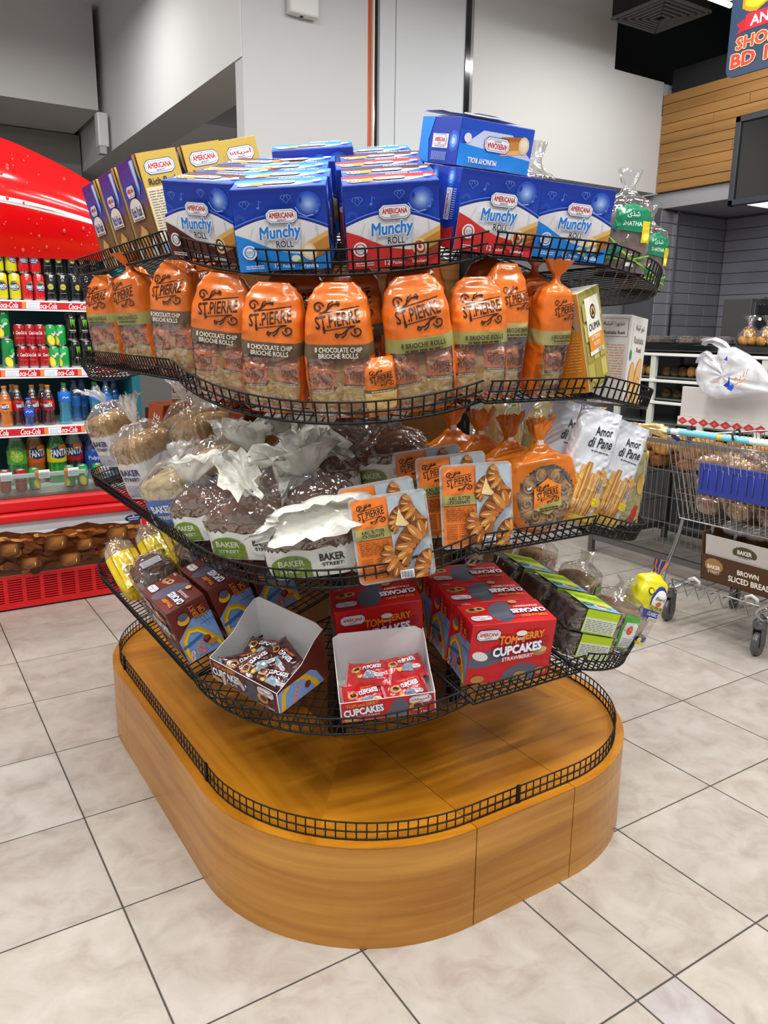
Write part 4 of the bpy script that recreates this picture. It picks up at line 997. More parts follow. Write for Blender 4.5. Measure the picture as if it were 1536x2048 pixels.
# child seat flap (blue panel)
m = MB(); m.box((3.59, 2.08, .80), (3.605, 2.53, .965), '#2f3f96', 0, .004)
for k in range(5): y = 2.13 + k * .085; m.tube([(3.586, y, .83), (3.586, y, .94), (3.586, y + .035, .94), (3.586, y + .035, .83)], .0028, '#4c5cb0', 0, 5)
tp_('seat_flap', m, 'plastic', 'blue plastic child seat flap')
# legs, lower rack, castors
def leg(y, wx, wy):
    m = MB(); pts = [(3.68, y, .63), (3.64, y + .0, .5), (3.60, (y + wy) / 2, .36), (3.61, wy, .26), (3.66, wy, .205), (wx, wy, .2)]
    q = [Vector(p) for p in pts]; o = []
    for i in range(len(q) - 1):
        for k in range(5):
            f = k / 5; p_ = q[max(i - 1, 0)]; a, b = q[i], q[i + 1]; c = q[min(i + 2, len(q) - 1)]
            o.append(.5 * ((2 * a) + (b - p_) * f + (2 * p_ - 5 * a + 4 * b - c) * f * f + (3 * a - p_ - 3 * b + c) * f ** 3))
    o.append(q[-1]); m.tube(o, .0105, CH, 0, 8); tp_('leg', m, 'metal')
def castor(x, y, rot):
    t2 = bpy.data.objects.new('castor', None); COL.objects.link(t2); t2.parent = tr_; t2.location = (x - 3.6, y - 2.4, 0); t2.rotation_euler = (0, 0, rot)
    mb = MB(); mb.lathe([(.062, -.016), (.066, -.012), (.066, .012), (.062, .016)], 20, '#4c4d4f', 0, Matrix.Translation((0, 0, .0665)) @ Matrix.Rotation(PI / 2, 4, 'X')); part('wheel', mb, 'plastic', t2)
    mb = MB(); mb.lathe([(.02, -.02), (.02, .02)], 12, '#8c8e90', 0, Matrix.Translation((0, 0, .0665)) @ Matrix.Rotation(PI / 2, 4, 'X')); part('hub', mb, 'steel', t2)
    for s_ in (-1, 1): mb = MB(); mb.prism([(-.03, .05), (.028, .05), (.04, .15), (-.03, .16)], s_ * .02, s_ * .024, '#6c6e70', 0, Matrix.Rotation(PI / 2, 4, 'X')); part('fork', mb, 'steel', t2)
    mb = MB(); mb.lathe([(.034, .145), (.036, .16), (.036, .18), (.02, .2), (.012, .22)], 14, '#77797b'); part('swivel', mb, 'steel', t2)
leg(2.66, 3.70, 2.70); leg(1.92, 3.69, 2.13)
for x, y, r in ((3.714, 2.724, .25), (3.688, 2.15, .2), (4.25, 2.66, .3), (4.25, 2.0, .1)): castor(x, y, r)
for y in (2.70, 2.13): m = MB(); m.tube([(3.70, y, .205), (4.0, y, .22), (4.28, y * .98 + .03, .21)], .0095, CH, 0, 8); tp_('chassis_tube', m, 'metal')
for y in (2.5, 2.36): m = MB(); m.tube([(3.72, y, .62), (3.78, y + .05, .45), (3.86, y + .1, .25)], .008, CH, 0, 8); tp_('brace', m, 'metal')
m = MB()
for k in range(8):
    y = 2.66 - k * .075; m.wire((3.66, y, .25), (4.25, y, .30), .003, CH)
zz = [(3.655, 2.68 - i * .037, .27 if i % 2 == 0 else .20) for i in range(16)]
m.tube(zz, .0045, CH, 0, 6, smooth=False); m.tube([(3.66, 2.68, .27), (3.66, 2.08, .27)], .0045, CH, 0, 6)
tp_('lower_rack', m, 'metal', stuff=True)
for y in (2.52, 2.18): m = MB(); m.tube([(3.64, y + .03, .285), (3.63, y + .03, .31), (3.63, y, .325), (3.635, y - .03, .31), (3.64, y - .03, .285)], .009, '#c9c7c3', 0, 8); tp_('rack_clip', m, 'plastic')
# brown carton on the rack
t = thing('bread_carton', 'brown and white bread carton on the lower rack of the trolley', 'carton', orient((3.70, 2.30, .31), 90, lean=6), None)
mb = MB(); w, h, d = .46, .30, .3
mb.box((-w / 2, 0, 0), (w / 2, .006, .15), '#4f3724'); mb.box((-w / 2, d - .006, 0), (w / 2, d, h), '#7a5a3c'); mb.box((-w / 2, 0, 0), (-w / 2 + .006, d, h * .9), '#5a3f29'); mb.box((w / 2 - .006, 0, 0), (w / 2, d, h * .9), '#5a3f29'); mb.box((-w / 2, 0, 0), (w / 2, d, .006), '#5a3f29')
mb.box((-w / 2 + .02, .008, .1), (w / 2, .012, .26), '#bcb8b4')
part('box_body', mb, 'matte', t)
A = Art(); A.ell(-15, 9.5, 5.5, 4, '#a37c50', 24); A.text('BAKER', -15, 8.6, 7.6, '#efe6d8', 2, bold=.03); A.text('·STREET·', -15, 5.6, 8, '#d9c9ae', 1.5, bold=.02); A.text('BROWN', 5, 9.4, 12, '#efe9e0', 2.6, bold=.03); A.text('SLICED BREAD', 6, 5, 24, '#efe9e0', 3, bold=.03)
mb = MB(); A.emit(mb, face_map((0, -.0004, 0), (1, 0, 0), (0, 0, 1), (0, -1, 0))); part('printed_front', mb, 'matte', t)
A = Art(); A.ell(2, 20, 7, 3.6, '#4a4a36', 24); A.rect(-6, 16, 10, 18.2, '#bcb8b4'); A.text('BAKER', 2, 20.4, 8, '#e6e2d8', 2.2, bold=.03); A.text('·STREET·', 2, 18, 8, '#5a5a48', 1.3, bold=.02)
mb = MB(); A.emit(mb, face_map((0, .0076, 0), (1, 0, 0), (0, 0, 1), (0, -1, 0))); part('printed_liner', mb, 'matte', t)
# ================================================================== PACKAGING KINDS
import unicodedata
def arabic(s):
    NJ = 'اأآدذرزوة'; out = []
    for i, c in enumerate(s):
        if c == ' ': out.append(c); continue
        pj = i > 0 and s[i - 1] != ' ' and s[i - 1] not in NJ; nj = i < len(s) - 1 and s[i + 1] != ' ' and c not in NJ
        nm = unicodedata.name(c) + ' ' + ('MEDIAL' if pj and nj else 'FINAL' if pj else 'INITIAL' if nj else 'ISOLATED') + ' FORM'
        try: out.append(unicodedata.lookup(nm))
        except KeyError: out.append(c)
    return ''.join(out[::-1])
def clip_art(A, x0, y0, x1, y1):
    it = []
    for vs, fs, c, lay in A.it:
        nv = []; nf = []
        for f in fs:
            P = [vs[k] for k in f]
            for ax, lim, sg in ((0, x0, 1), (0, x1, -1), (1, y0, 1), (1, y1, -1)):
                Q = []
                for i in range(len(P)):
                    a, b = P[i - 1], P[i]; da = (a[ax] - lim) * sg; db = (b[ax] - lim) * sg
                    if (da < 0) != (db < 0): t = da / (da - db); Q.append((a[0] + (b[0] - a[0]) * t, a[1] + (b[1] - a[1]) * t))
                    if db >= 0: Q.append(b)
                P = Q
                if not P: break
            if len(P) >= 3: k = len(nv); nv += P; nf.append(tuple(range(k, k + len(P))))
        if nf: it.append((nv, nf, c, lay))
    A.it = it; return A
def box_spec(name, w, d, h, col, front=None, top=None, left=None, right=None, mat='card', bev=.0015, extra=()):
    """carton, front to -Y, art of every face in centimetres, x centred, y from the bottom (front edge for the top)"""
    mb = MB(); mb.box((-w / 2, -d / 2, 0), (w / 2, d / 2, h), col, 0, bev); ch = []
    for nm, A, fm, cw, chh in (('front_print', front, ((0, -d / 2, 0), (1, 0, 0), (0, 0, 1), (0, -1, 0)), w, h), ('top_print', top, ((0, -d / 2, h), (1, 0, 0), (0, 1, 0), (0, 0, 1)), w, d),
                               ('side_print', left, ((-w / 2, 0, 0), (0, -1, 0), (0, 0, 1), (-1, 0, 0)), d, h), ('side_print', right, ((w / 2, 0, 0), (0, 1, 0), (0, 0, 1), (1, 0, 0)), d, h)):
        if A:
            clip_art(A, -cw * 50 + .1, .1, cw * 50 - .1, chh * 100 - .1); m2 = MB(); A.emit(m2, face_map(*fm)); ch.append((nm, m2.mesh(nm, mat), []))
    return (name, mb.mesh('carton', mat), ch + list(extra))
def A_oct(A, x, y, w, rot=0, ar=None):
    h = w * .40; k = .14 * w; r = math.radians(rot); cr, sr = math.cos(r), math.sin(r)
    def oc(g):
        p = [(-w / 2 - g + k, -h / 2 - g), (w / 2 + g - k, -h / 2 - g), (w / 2 + g, -h / 4), (w / 2 + g, h / 4), (w / 2 + g - k, h / 2 + g), (-w / 2 - g + k, h / 2 + g), (-w / 2 - g, h / 4), (-w / 2 - g, -h / 4)]
        return [(x + a * cr - b * sr, y + a * sr + b * cr) for a, b in p]
    A.poly(oc(w * .04), '#1c2f7a'); A.poly(oc(w * .02), '#f2f2f4'); A.poly(oc(-w * .02), '#4a62b4'); A.poly(oc(-w * .035), '#f4f2f2')
    dx, dy = 0, h * .08; A.text(ar or 'AMERICANA', x + dx * cr - dy * sr, y + dy * cr, w * .84, '#c01f2c', h * .42, rot=rot, bold=.03)
    dy = -h * .3; A.text('QUALITY', x - dy * sr, y + dy * cr, w * .3, '#26306a', h * .15, rot=rot, bold=.02)
MV = {'vanilla': ('#2088e2', '#efe6cf', 'Vanilla'), 'straw': ('#cf322e', '#c2392f', 'Strawberry'), 'choc': ('#5a2c20', '#5a2f1c', 'Chocolate')}
def roll_pic(A, x, y, s, sw, rot=20):
    r = math.radians(rot); f = lambda a, b: (x + s * (a * math.cos(r) - b * math.sin(r)), y + s * (a * math.sin(r) + b * math.cos(r)))
    A.poly([f(0, 2), f(7, 2.2), f(8, 1), f(8, -1.2), f(7, -2.2), f(0, -2)], '#c98a3e'); A.poly([f(0, 2), f(7, 2.2), f(7.6, 1.2), f(0, .9)], '#e2b468'); A.poly([f(0, -1.2), f(7.6, -1.4), f(7, -2.2), f(0, -2)], '#a96a28')
    A.ell(*f(0, 0), 1.7 * s, 2.1 * s, '#e8cd95', 20, rot); A.ell(*f(0, 0), 1.2 * s, 1.5 * s, sw, 16, rot); A.ell(*f(.1, 0), .8 * s, 1.0 * s, '#f3e6c6', 14, rot); A.ell(*f(.1, .1), .4 * s, .5 * s, sw, 10, rot)
def munchy(v):
    c, sw, nm = MV[v]; A = Art()
    for k in range(8): A.rect(-10.3, 17.4 - (k + 1) * 1.4, 10.3, 17.4 - k * 1.4 + .05, mixc('#1b3499', '#2450c4', k / 7))
    for q in range(12): A.ell(6.3, 13.6, 2.7 - q * .22, 2.7 - q * .22, mixc('#2450c4', '#a9cdf6', (q / 11) ** 1.6), 22)
    A.stroke([(3.4 + .0, 13.2), (4.2, 11.9), (5.6, 11.2), (7.2, 11.5)], .22, '#9cc0f2'); A.ell(4.6, 14.6, .3, .55, '#1b3499', 10)
    for x, y in ((-7.4, 14.3), (1.6, 15.2)):
        for s_ in (-1, 1): A.stroke([(x + .35 * s_ + .75 * math.cos(a) * s_, y + .6 * math.sin(a)) for a in [PI * k / 8 - .4 for k in range(11)]], .12, '#5f88dc')
        A.stroke([(x - .9, y - .1), (x, y - 1.1), (x + .9, y - .1)], .12, '#5f88dc')
    for x, y in ((-4.3, 13.4), (8.2, 12.2)): A.stroke([(x, y), (x, y + 1.5), (x + .7, y + 1.1)], .14, '#5f88dc'); A.ell(x - .25, y, .32, .25, '#5f88dc', 10)
    for q in range(9): a = PI * q / 8; A.stroke([(-8.7 + .6 * math.cos(a), 11 + .6 * math.sin(a)), (-8.7 + 1.3 * math.cos(a), 11 + 1.3 * math.sin(a))], .08, '#4a74d0')
    arc = [(-10.3 + i * 1.03, 8.4 + 3.0 * math.sin(PI * (i + 1.5) / 22)) for i in range(21)]
    A.poly([(-10.3, 0)] + [(x, y + .75) for x, y in arc] + [(10.3, 0)], '#6f93e0'); A.poly([(-10.3, 0)] + [(x, y + .55) for x, y in arc] + [(10.3, 0)], '#1c2f92'); A.poly([(-10.3, 0)] + arc + [(10.3, 0)], '#e6e4e6')
    for k in range(5): A.stroke([(-6 + k * 3.4, 10.6 - abs(k - 2) * .5), (-8 + k * 4, 5)], .25, '#d2d0d6')
    low = [(-10.3, 8.2), (-7.5, 7.2), (-5, 6.0), (-2.5, 4.9), (0, 4.1), (3, 3.6), (6, 3.4), (10.3, 3.6)]
    A.poly([(-10.3, 0)] + low + [(10.3, 0)], c)
    roll_pic(A, 5.6, 4.0, .95, sw, 24); A.ell(2.6, 2.6, 1.0, .8, {'vanilla': '#e9e3c8', 'straw': '#c2241f', 'choc': '#3a1a10'}[v], 12); A.ell(3.6, 1.9, .7, .6, {'vanilla': '#7fae4a', 'straw': '#d84038', 'choc': '#4a2416'}[v], 12)
    A_oct(A, .4, 11.7, 6.4); A.text('Munchy', -.3, 8.1, 9, '#2b7fd6', 3.3, rot=3, bold=.035, shear=.15, out=('#f4f4f8', .05)); A.text('ROLL', .5, 5.9, 3.7, '#20223a', 1.4, bold=.02, out=('#f4f4f8', .03))
    A.ell(-7.4, 4.4, 1.55, 1.55, '#e6e8ee', 22); A.ell(-7.4, 4.4, 1.2, 1.2, c, 20); A.ell(-7.4, 4.4, .9, 1.0, '#dfe1e8', 12); A.lines(-8.1, 3.9, -6.7, 4.9, 3, '#8a93b0', .4)
    A.lines(-8.6, .9, -4.6, 1.8, 2, '#e9eef8', .4); A.text('12', -1.6, 1.35, 1.2, '#f4f4f4', 1.1, bold=.02); A.text('Packets', .9, 1.2, 2.6, '#f4f4f4', .7); A.text(nm, 5.6, 1.1, 3.6, '#f4f4f4', .9, bold=.02)
    T = Art(); T.rect(-10.3, 0, 10.3, 10.2, '#2b5ccc'); T.rect(-10.3, 0, 10.3, 2.2, '#2450c0'); T.poly([(-4, 2), (-10.3, 6.5), (-10.3, 10.2), (10.3, 10.2), (10.3, 6.5), (4, 2)], '#c9d6f0'); T.poly([(-10.3, 6.8), (10.3, 5.2), (10.3, 10.2), (-10.3, 10.2)], c)
    roll_pic(T, -7.6, 3.8, .9, sw, 8); A_oct(T, 0, 4.6, 6.6); T.text('MUNCHY ROLL', 3.6, 8.4, 8, '#f4f4f4', 1.1, bold=.02); T.ell(8.3, 4, 1, 1, '#e6e8ee', 16)
    S = []
    for q in (0, 1):
        s_ = Art(); s_.rect(-5, 0, 5, 18.5, '#1d3da8')
        for k, cc in ((2.2, '#2f62cc'), (1.4, '#6f9fe8'), (.7, '#b8d6f8')): s_.ell(0, 15, k, k, cc, 16)
        s_.poly([(-5, 0), (-5, 6), (0, 4), (5, 5), (5, 0)], c); s_.rect(-1.4, 6, 1.6, 12.8, '#e8e8ec'); A_oct(s_, 0, 9.4, 5.4, 90); s_.lines(2.4, 6.4, 4.2, 13, 14, '#9fb8e6', .4, q); S.append(s_)
    return box_spec('snack_box', .205, .10, .172, '#1d3da8', A, T, S[0], S[1])
MUN = {k: munchy(k) for k in MV}
def rusk():
    A = Art()
    for k in range(12): A.rect(-9.6, 25 - (k + 1) * 2.1, 9.6, 25 - k * 2.1 + .05, mixc('#3b2a86', '#2d52b4', k / 4) if k < 4 else mixc('#3c4a9a', '#7d5a3c', min(1, (k - 4) / 2)) if k < 7 else mixc('#7d5a3c', '#94683c', (k - 7) / 5))
    A.poly([(3, 24), (7, 24), (6.4, 17), (4.6, 15.5)], '#7fa6e6'); A.poly([(4, 24), (6, 24), (5.6, 18), (5, 17)], '#cfe2f8'); A.poly([(7.4, 25), (9.6, 25), (9.6, 18), (8, 20)], '#c9a23c')
    A_oct(A, -2, 17.2, 6.6); A.ell(-1, 12.6, 5.4, 2.8, '#e8e2da', 20); A.rect(-6.4, 9.8, 4.4, 12.2, '#e8e2da'); A.text('Rich Rusk', -1, 12.0, 8.6, '#2c2f86', 2.4, bold=.03); A.lines(-5, 10, 3.6, 10.7, 1, '#7a6a5a', .5)
    A.poly([(-5, 0), (-4, 5.5), (-.5, 8.5), (3.5, 6.5), (3, 0)], '#c08a3c'); A.poly([(-4, 5.5), (-.5, 8.5), (3.5, 6.5), (0, 4)], '#dba95a'); A.poly([(3, 1), (6.8, 5.6), (8.4, 3.8), (8, 0), (4, 0)], '#ddd9d4'); A.poly([(-9.6, 0), (-8, 5), (-5.4, 3), (-5.6, 0)], '#cfcac4')
    S = Art(); S.rect(-5.5, 0, 5.5, 25, '#c9a94a'); S.rect(-5.2, 3, 5.2, 16.5, '#d9cfb4'); S.lines(-4.8, 5.5, 4.8, 16, 16, '#8a7f6a', .45, 3); A_oct(S, 0, 21.2, 7.6); S.text('Rich Rusk', 0, 17.8, 8, '#2a2a3a', 1.6, bold=.02); S.rect(-5.5, 0, 5.5, 3.2, '#8a94b4')
    S2 = Art(); S2.rect(-5.5, 0, 5.5, 25, '#c9a94a'); A_oct(S2, 0, 21.2, 7.6, 0, arabic('أمريكانا')); S2.lines(-4.8, 5.5, 4.8, 16, 16, '#8a7f6a', .45, 3)
    T = Art(); T.rect(-9.6, 0, 9.6, 11, '#caa540'); T.rect(-9.6, 0, 9.6, 2, '#3b2a86'); T.text('Rich Rusk', 0, 5.5, 9, '#3a2a1a', 2)
    r1 = box_spec('rusk_box', .19, .11, .25, '#b79545', A, T, S2, S)
    A2 = Art(); A2.it = list(A.it); S3 = Art(); S3.it = list(S2.it); return r1, box_spec('rusk_box', .19, .11, .25, '#b79545', A2, None, None, S3)
RUSK, RUSK_AR = rusk()
def cupc(base, dark, word, txt):
    A = Art(); A.rect(-12.6, 0, 12.6, 17.6, base); A.ell(-7, 7.2, 6, 2.2, dark, 24, 12); A.ell(3.5, 1.6, 5.4, 3.4, dark, 24, 10)
    A.ell(-9, 8.2, 2.4, 1.3, '#ece8ea', 16, -20); A.ell(8.3, 8.4, 2.3, 1.4, '#b9854a', 16); A.ell(8.3, 8.9, 2.3, .9, '#d9b070', 16); A.ell(9.8, 11.5, 1.1, 1.4, mixc(base, '#5a1010', .4), 12); A.ell(3.6, 1.6, 2, 1.1, '#b9854a', 14); A.ell(-9, 1.4, 2, 1.1, '#c08a4a', 14); A.ell(9.4, 2.4, 1.8, 1.1, '#b9854a', 14)
    A_oct(A, -7.4, 14.4, 6.4); A.text('TOM', -1.6, 12.6, 5, '#f08a2a', 2.4, rot=-2, bold=.05, out=('#7a1a10', .02)); A.text('and', 1.9, 12.9, 1.6, '#f3e8d8', 1, bold=.03); A.text('JERRY', 5.6, 13.3, 6.2, '#f08a2a', 2.6, rot=4, bold=.05, out=('#7a1a10', .02)); A.ell(2.0, 14.4, 1.6, .8, '#f3ece4', 12)
    A.text('CUPCAKES', 1.4, 9.8, 14, '#fbfbfd', 2.5, rot=5, bold=.05, out=('#2c3f86', .045)); A.text(word, 1.8, 7.3, 9, '#f4dede', 1.15, rot=5, bold=.03)
    T = Art(); T.rect(-12.6, 0, 12.6, 12.2, base); T.ell(-1.5, 5.6, 3.4, 5.2, dark, 24, -12); T.ell(.6, 9.2, 2.2, 2.4, dark, 18); T.ell(-9, 7.6, 2, 1.3, '#b9854a', 16); T.ell(-6.8, 8.2, 1.6, 1.2, '#d9b070', 14); T.ell(-6.8, 8.2, .8, .6, '#5a2012', 10); T.ell(-9, 8, .9, .6, '#5a2012', 10)
    A_oct(T, -8.4, 3, 5.6, 0, arabic('أمريكانا')); T.text('CUPCAKES', 6.4, 5.4, 10, '#fbfbfd', 2, rot=180, bold=.05, out=('#2c3f86', .045)); T.text(word, 6.6, 7.8, 7.4, '#f4dede', .9, rot=180, bold=.03); T.text('TOM and JERRY', 6.6, 2.8, 8, '#f08a2a', 1.5, rot=180, bold=.04)
    T.text('12pcs', -9.6, 10.8, 2.6, '#f4dede', .8, rot=180); T.ell(4, 10.4, 1.3, .9, '#d9b070', 12)
    def side():
        S = Art(); S.rect(-6.2, 0, 6.2, 17.6, base)
        S.poly([(-6.2, 0), (-6.2, 7.6), (0, 12.5), (6.2, 12), (6.2, 0)], '#7fa3dc')
        for k in range(5): S.stroke([(2.2 + k, 12.4), (3.5 + k * .8, 8)], .12, '#47689f'); 
        S.rect(1.6, 9.6, 6.2, 9.8, '#47689f')
        S.stroke([(-4.6, 0), (-5, 4), (-4.4, 7.4), (-2.2, 9.6), (.4, 8.8), (2.4, 6), (4.6, 2.4), (5.4, 0)], 1.5, '#d9a51a'); S.stroke([(-4.6, 0), (-4.9, 4), (-4.2, 7.1), (-2.2, 9.1), (.2, 8.3), (2.2, 5.6), (4.4, 2), (5, 0)], .8, '#f2cf3a')
        S.stroke([(-5.6, 5.2), (-2, 5.9), (1, 6.6)], .9, '#2f6fc0'); S.ell(1.6, 4.6, 1.2, 1.2, '#6a2418', 14); S.ell(1.5, 5, .8, .6, '#a8442a', 12); S.ell(2.8, 3, 1.5, .9, '#c98a3a', 12)
        S.text('TOM and', -1.6, 3.2, 4.2, '#e2622a', 1.1, rot=75, bold=.03, out=('#f6efe6', .04)); S.text('JERRY', -.2, 2.6, 3.8, '#e2622a', 1.1, rot=75, bold=.03, out=('#f6efe6', .04)); A_oct(S, -4, 2.0, 3, 70)
        S.text('TOM', 3.6, 13.6, 3.2, mixc(base, '#f08a2a', .55), 1.8, rot=100, bold=.05, out=('#5a120c', .03)); S.text('JERRY', 1.4, 14.4, 4.6, mixc(base, '#f08a2a', .55), 1.9, rot=100, bold=.05, out=('#5a120c', .03)); S.ell(-2.4, 13.4, 1.8, 1.5, '#e0aa2c', 14); S.ell(-2.2, 14.4, 1.5, 1.2, dark, 14)
        return S
    return box_spec('cake_box', .245, .12, .175, base, A, T, side(), side())
CUP = {'red': cupc('#cf1f24', '#5f6172', 'STRAWBERRY', '#fff'), 'brown': cupc('#66261c', '#5a5a70', 'CHOCOLATE', '#fff')}
# ---- open counter-display tray with cake packets
def open_tray(base, dark, label, M, word):
    t = thing('open_cake_box', label, 'box', M, None); w, d = .215, .15; hf, hb = .055, .135; th = .0015
    mb = MB(); mb.box((-w / 2, -d / 2, 0), (w / 2, d / 2, th), '#e6e4e4'); part('box_floor', mb, 'card', t)
    mb = MB(); mb.box((-w / 2, -d / 2 - th, 0), (w / 2, -d / 2, hf), '#e8e6e6'); A = Art(); A.rect(-10.7, 0, 10.7, 5.5, base); A.poly([(-1, 0), (1.5, 4.8), (3.6, 5), (5, 2), (4, 0)], dark); A.text('TOM and JERRY', -5.8, 4.4, 7.4, '#f08a2a', 1.2, bold=.05, rot=4); A.text('CUPCAKES', -5.6, 2.8, 9, '#fbfbfd', 1.8, bold=.05, rot=5, out=('#2c3f86', .045)); A.text(word, -4.8, 1.2, 5.6, '#f4dede', .8, rot=4)
    A_oct(A, 7.4, 4.2, 4.8, 4, arabic('أمريكانا')); A.ell(6.4, 2.4, 1.7, 1.2, '#c9924a', 14); A.ell(6.7, 2.6, 1.0, .7, '#5a2012', 12); A.text('12pcs', 8.6, .8, 2.4, '#f4e6e6', .7); A.ell(-8.6, .9, 1.6, .6, '#c9924a', 12)
    clip_art(A, -10.6, .1, 10.6, 5.4); A.emit(mb, face_map((0, -d / 2 - th, 0), (1, 0, 0), (0, 0, 1), (0, -1, 0))); part('front_panel', mb, 'card', t)
    bk = MB()
    bk.add([(-w / 2, d / 2, 0), (w / 2, d / 2, 0), (w / 2, d / 2, hb - .012), (w / 2 - .02, d / 2, hb), (-w / 2 + .015, d / 2, hb + .004), (-w / 2, d / 2, hb - .006)] + [(-w / 2, d / 2 + th, 0), (w / 2, d / 2 + th, 0), (w / 2, d / 2 + th, hb - .012), (w / 2 - .02, d / 2 + th, hb), (-w / 2 + .015, d / 2 + th, hb + .004), (-w / 2, d / 2 + th, hb - .006)],
           [(0, 1, 2, 3, 4, 5), (11, 10, 9, 8, 7, 6)] + [(i, 6 + i, 6 + (i + 1) % 6, (i + 1) % 6) for i in range(6)], ['#e9e8e8' and lin('#e9e8e8'), lin(base)] + [lin('#e9e8e8')] * 6); part('back_panel', bk, 'card', t)
    for s_ in (-1, 1):
        x = s_ * w / 2; pr = [(-d / 2, 0), (d / 2, 0), (d / 2, hb - .006), (d / 2 - .03, hb - .02), (.0, hf + .025), (-d / 2, hf)]
        vs = [(x, a, b) for a, b in pr] + [(x + s_ * th, a, b) for a, b in pr]; bk = MB()
        bk.add(vs, [(5, 4, 3, 2, 1, 0), (6, 7, 8, 9, 10, 11)] + [(i, (i + 1) % 6, 6 + (i + 1) % 6, 6 + i) for i in range(6)], [lin('#e9e8e8'), lin(base)] + [lin('#e9e8e8')] * 6)
        A = Art(); A.poly([(-7.4, 0), (-7.4, 5), (0, 7), (4, 4), (6, 0)], '#7fa3dc'); A.stroke([(-6.6, 0), (-6, 4), (-3.6, 6), (0, 5), (3, 2), (4, 0)], 1.2, '#e8bf2a'); A.text('JERRY', -2.4, 2, 3.6, '#e2622a', 1.1, rot=60, bold=.04, out=('#f6efe6', .04)); A.ell(1, 2.4, .9, .9, '#6a2418', 12)
        clip_art(A, -7.4, .1, 7.4, 5.3); A.emit(bk, face_map((x + s_ * th, 0, 0), (0, s_, 0), (0, 0, 1), (s_, 0, 0))); part('side_panel', bk, 'card', t)
    return t
def packet_spec(base, dark, seed):
    mb = MB(); w, h = .105, .062; sd = seed * 3.1
    def F(u, v, side):
        x = (u - .5) * w; y = (v - .5) * h; e = max(0, 1 - abs(2 * u - 1) ** 3.5) * max(0, 1 - abs(2 * v - 1) ** 2.5)
        if abs(2 * u - 1) > .82: y *= 1 + (abs(2 * u - 1) - .82) * .6
        return Vector((x, y, side * .017 * e * (1 + .35 * noise.noise(Vector((u * 4 + sd, v * 4, side)))) + .003 * noise.noise(Vector((u * 9, v * 7 + sd, 1))) + .018))
    for s_ in (1, -1): mb.grid(lambda u, v: F(u, v, s_), 22, 14, lambda u, v: (mixc(base, '#ffffff', .25) if abs(2 * u - 1) > .9 else base, 0), wrap=False)
    body = mb.mesh('cake_packet', 'foil'); A = Art()
    A.text('CUPCAKES', .9, .9, 4.2, '#fbfbfd', 1.0, bold=.05, out=('#2c3f86', .045), rot=8); A.text('TOM and JERRY', .9, 1.9, 3.4, '#f08a2a', .6, rot=8, bold=.04); A.ell(-2.6, .2, 1.2, .9, '#c9924a', 14); A.ell(-2.5, .3, .7, .55, '#4a160c', 12); A.poly([(-1.2, -1.8), (1.6, -2), (2, -.6), (0, -.2)], dark); A_oct(A, 2.6, -1.2, 1.9); A.ell(-1.6, -1.5, .6, .4, '#e8b53a', 10)
    m2 = MB(); A.emit(m2, lambda x, y, o: F(.5 + x / 10.5, .5 + y / 6.2, 1) + Vector((0, 0, .0008 + o)), 0, .5)
    return ('cake_packet', body, [('packet_print', m2.mesh('packet_print', 'foil'), [])])
PKT = {k: [packet_spec(b, d, i + j * 5) for i in range(3)] for j, (k, b, d) in enumerate((('red', '#c41c22', '#8f9fb4'), ('brown', '#4a1a14', '#9fb4c4')))}
# ---- soft bags ----------------------------------------------------
def interp(tab, v):
    for (a, x), (b, y) in zip(tab, tab[1:]):
        if v <= b: t = (v - a) / (b - a) if b > a else 0; t = t * t * (3 - 2 * t); return x + (y - x) * t
    return tab[-1][1]
def sgp(x, p): return math.copysign(abs(x) ** p, x)
class Bag:
    def __init__(s, w, d, h, wt, dt, p=.6, seed=0, amp=.05, yo=None, frq=3.): s.w, s.d, s.h, s.wt, s.dt, s.p, s.seed, s.amp, s.yo, s.frq = w, d, h, wt, dt, p, seed * 5.7, amp, yo, frq
    def F(s, u, v, g=0.):
        a = 2 * PI * u; n = 1 + s.amp * (noise.noise(Vector((math.sin(a) * 1.6 + s.seed, math.cos(a) * 1.6, v * s.frq))) + .5 * noise.noise(Vector((math.sin(a) * 4 + s.seed, math.cos(a) * 4, v * s.frq * 2.6))))
        return Vector(((s.w / 2 * interp(s.wt, v) * n + g) * sgp(math.sin(a), s.p), -(s.d / 2 * interp(s.dt, v) * n + g) * sgp(math.cos(a), s.p) + (interp(s.yo, v) if s.yo else 0), s.h * v))
    def u_at(s, x, v):
        q = max(-.985, min(.985, x / (s.w / 2 * interp(s.wt, v)))); return math.asin(math.copysign(abs(q) ** (1 / s.p), q)) / (2 * PI)
    def front(s, gap=.0009):
        def mp(x, y, o):
            v = y * .01 / s.h; u = s.u_at(x * .01, v); P = s.F(u % 1.0, v); a = 2 * PI * u
            return P + Vector((math.sin(a) * .4, -math.cos(a), 0)).normalized() * (gap + o)
        return mp
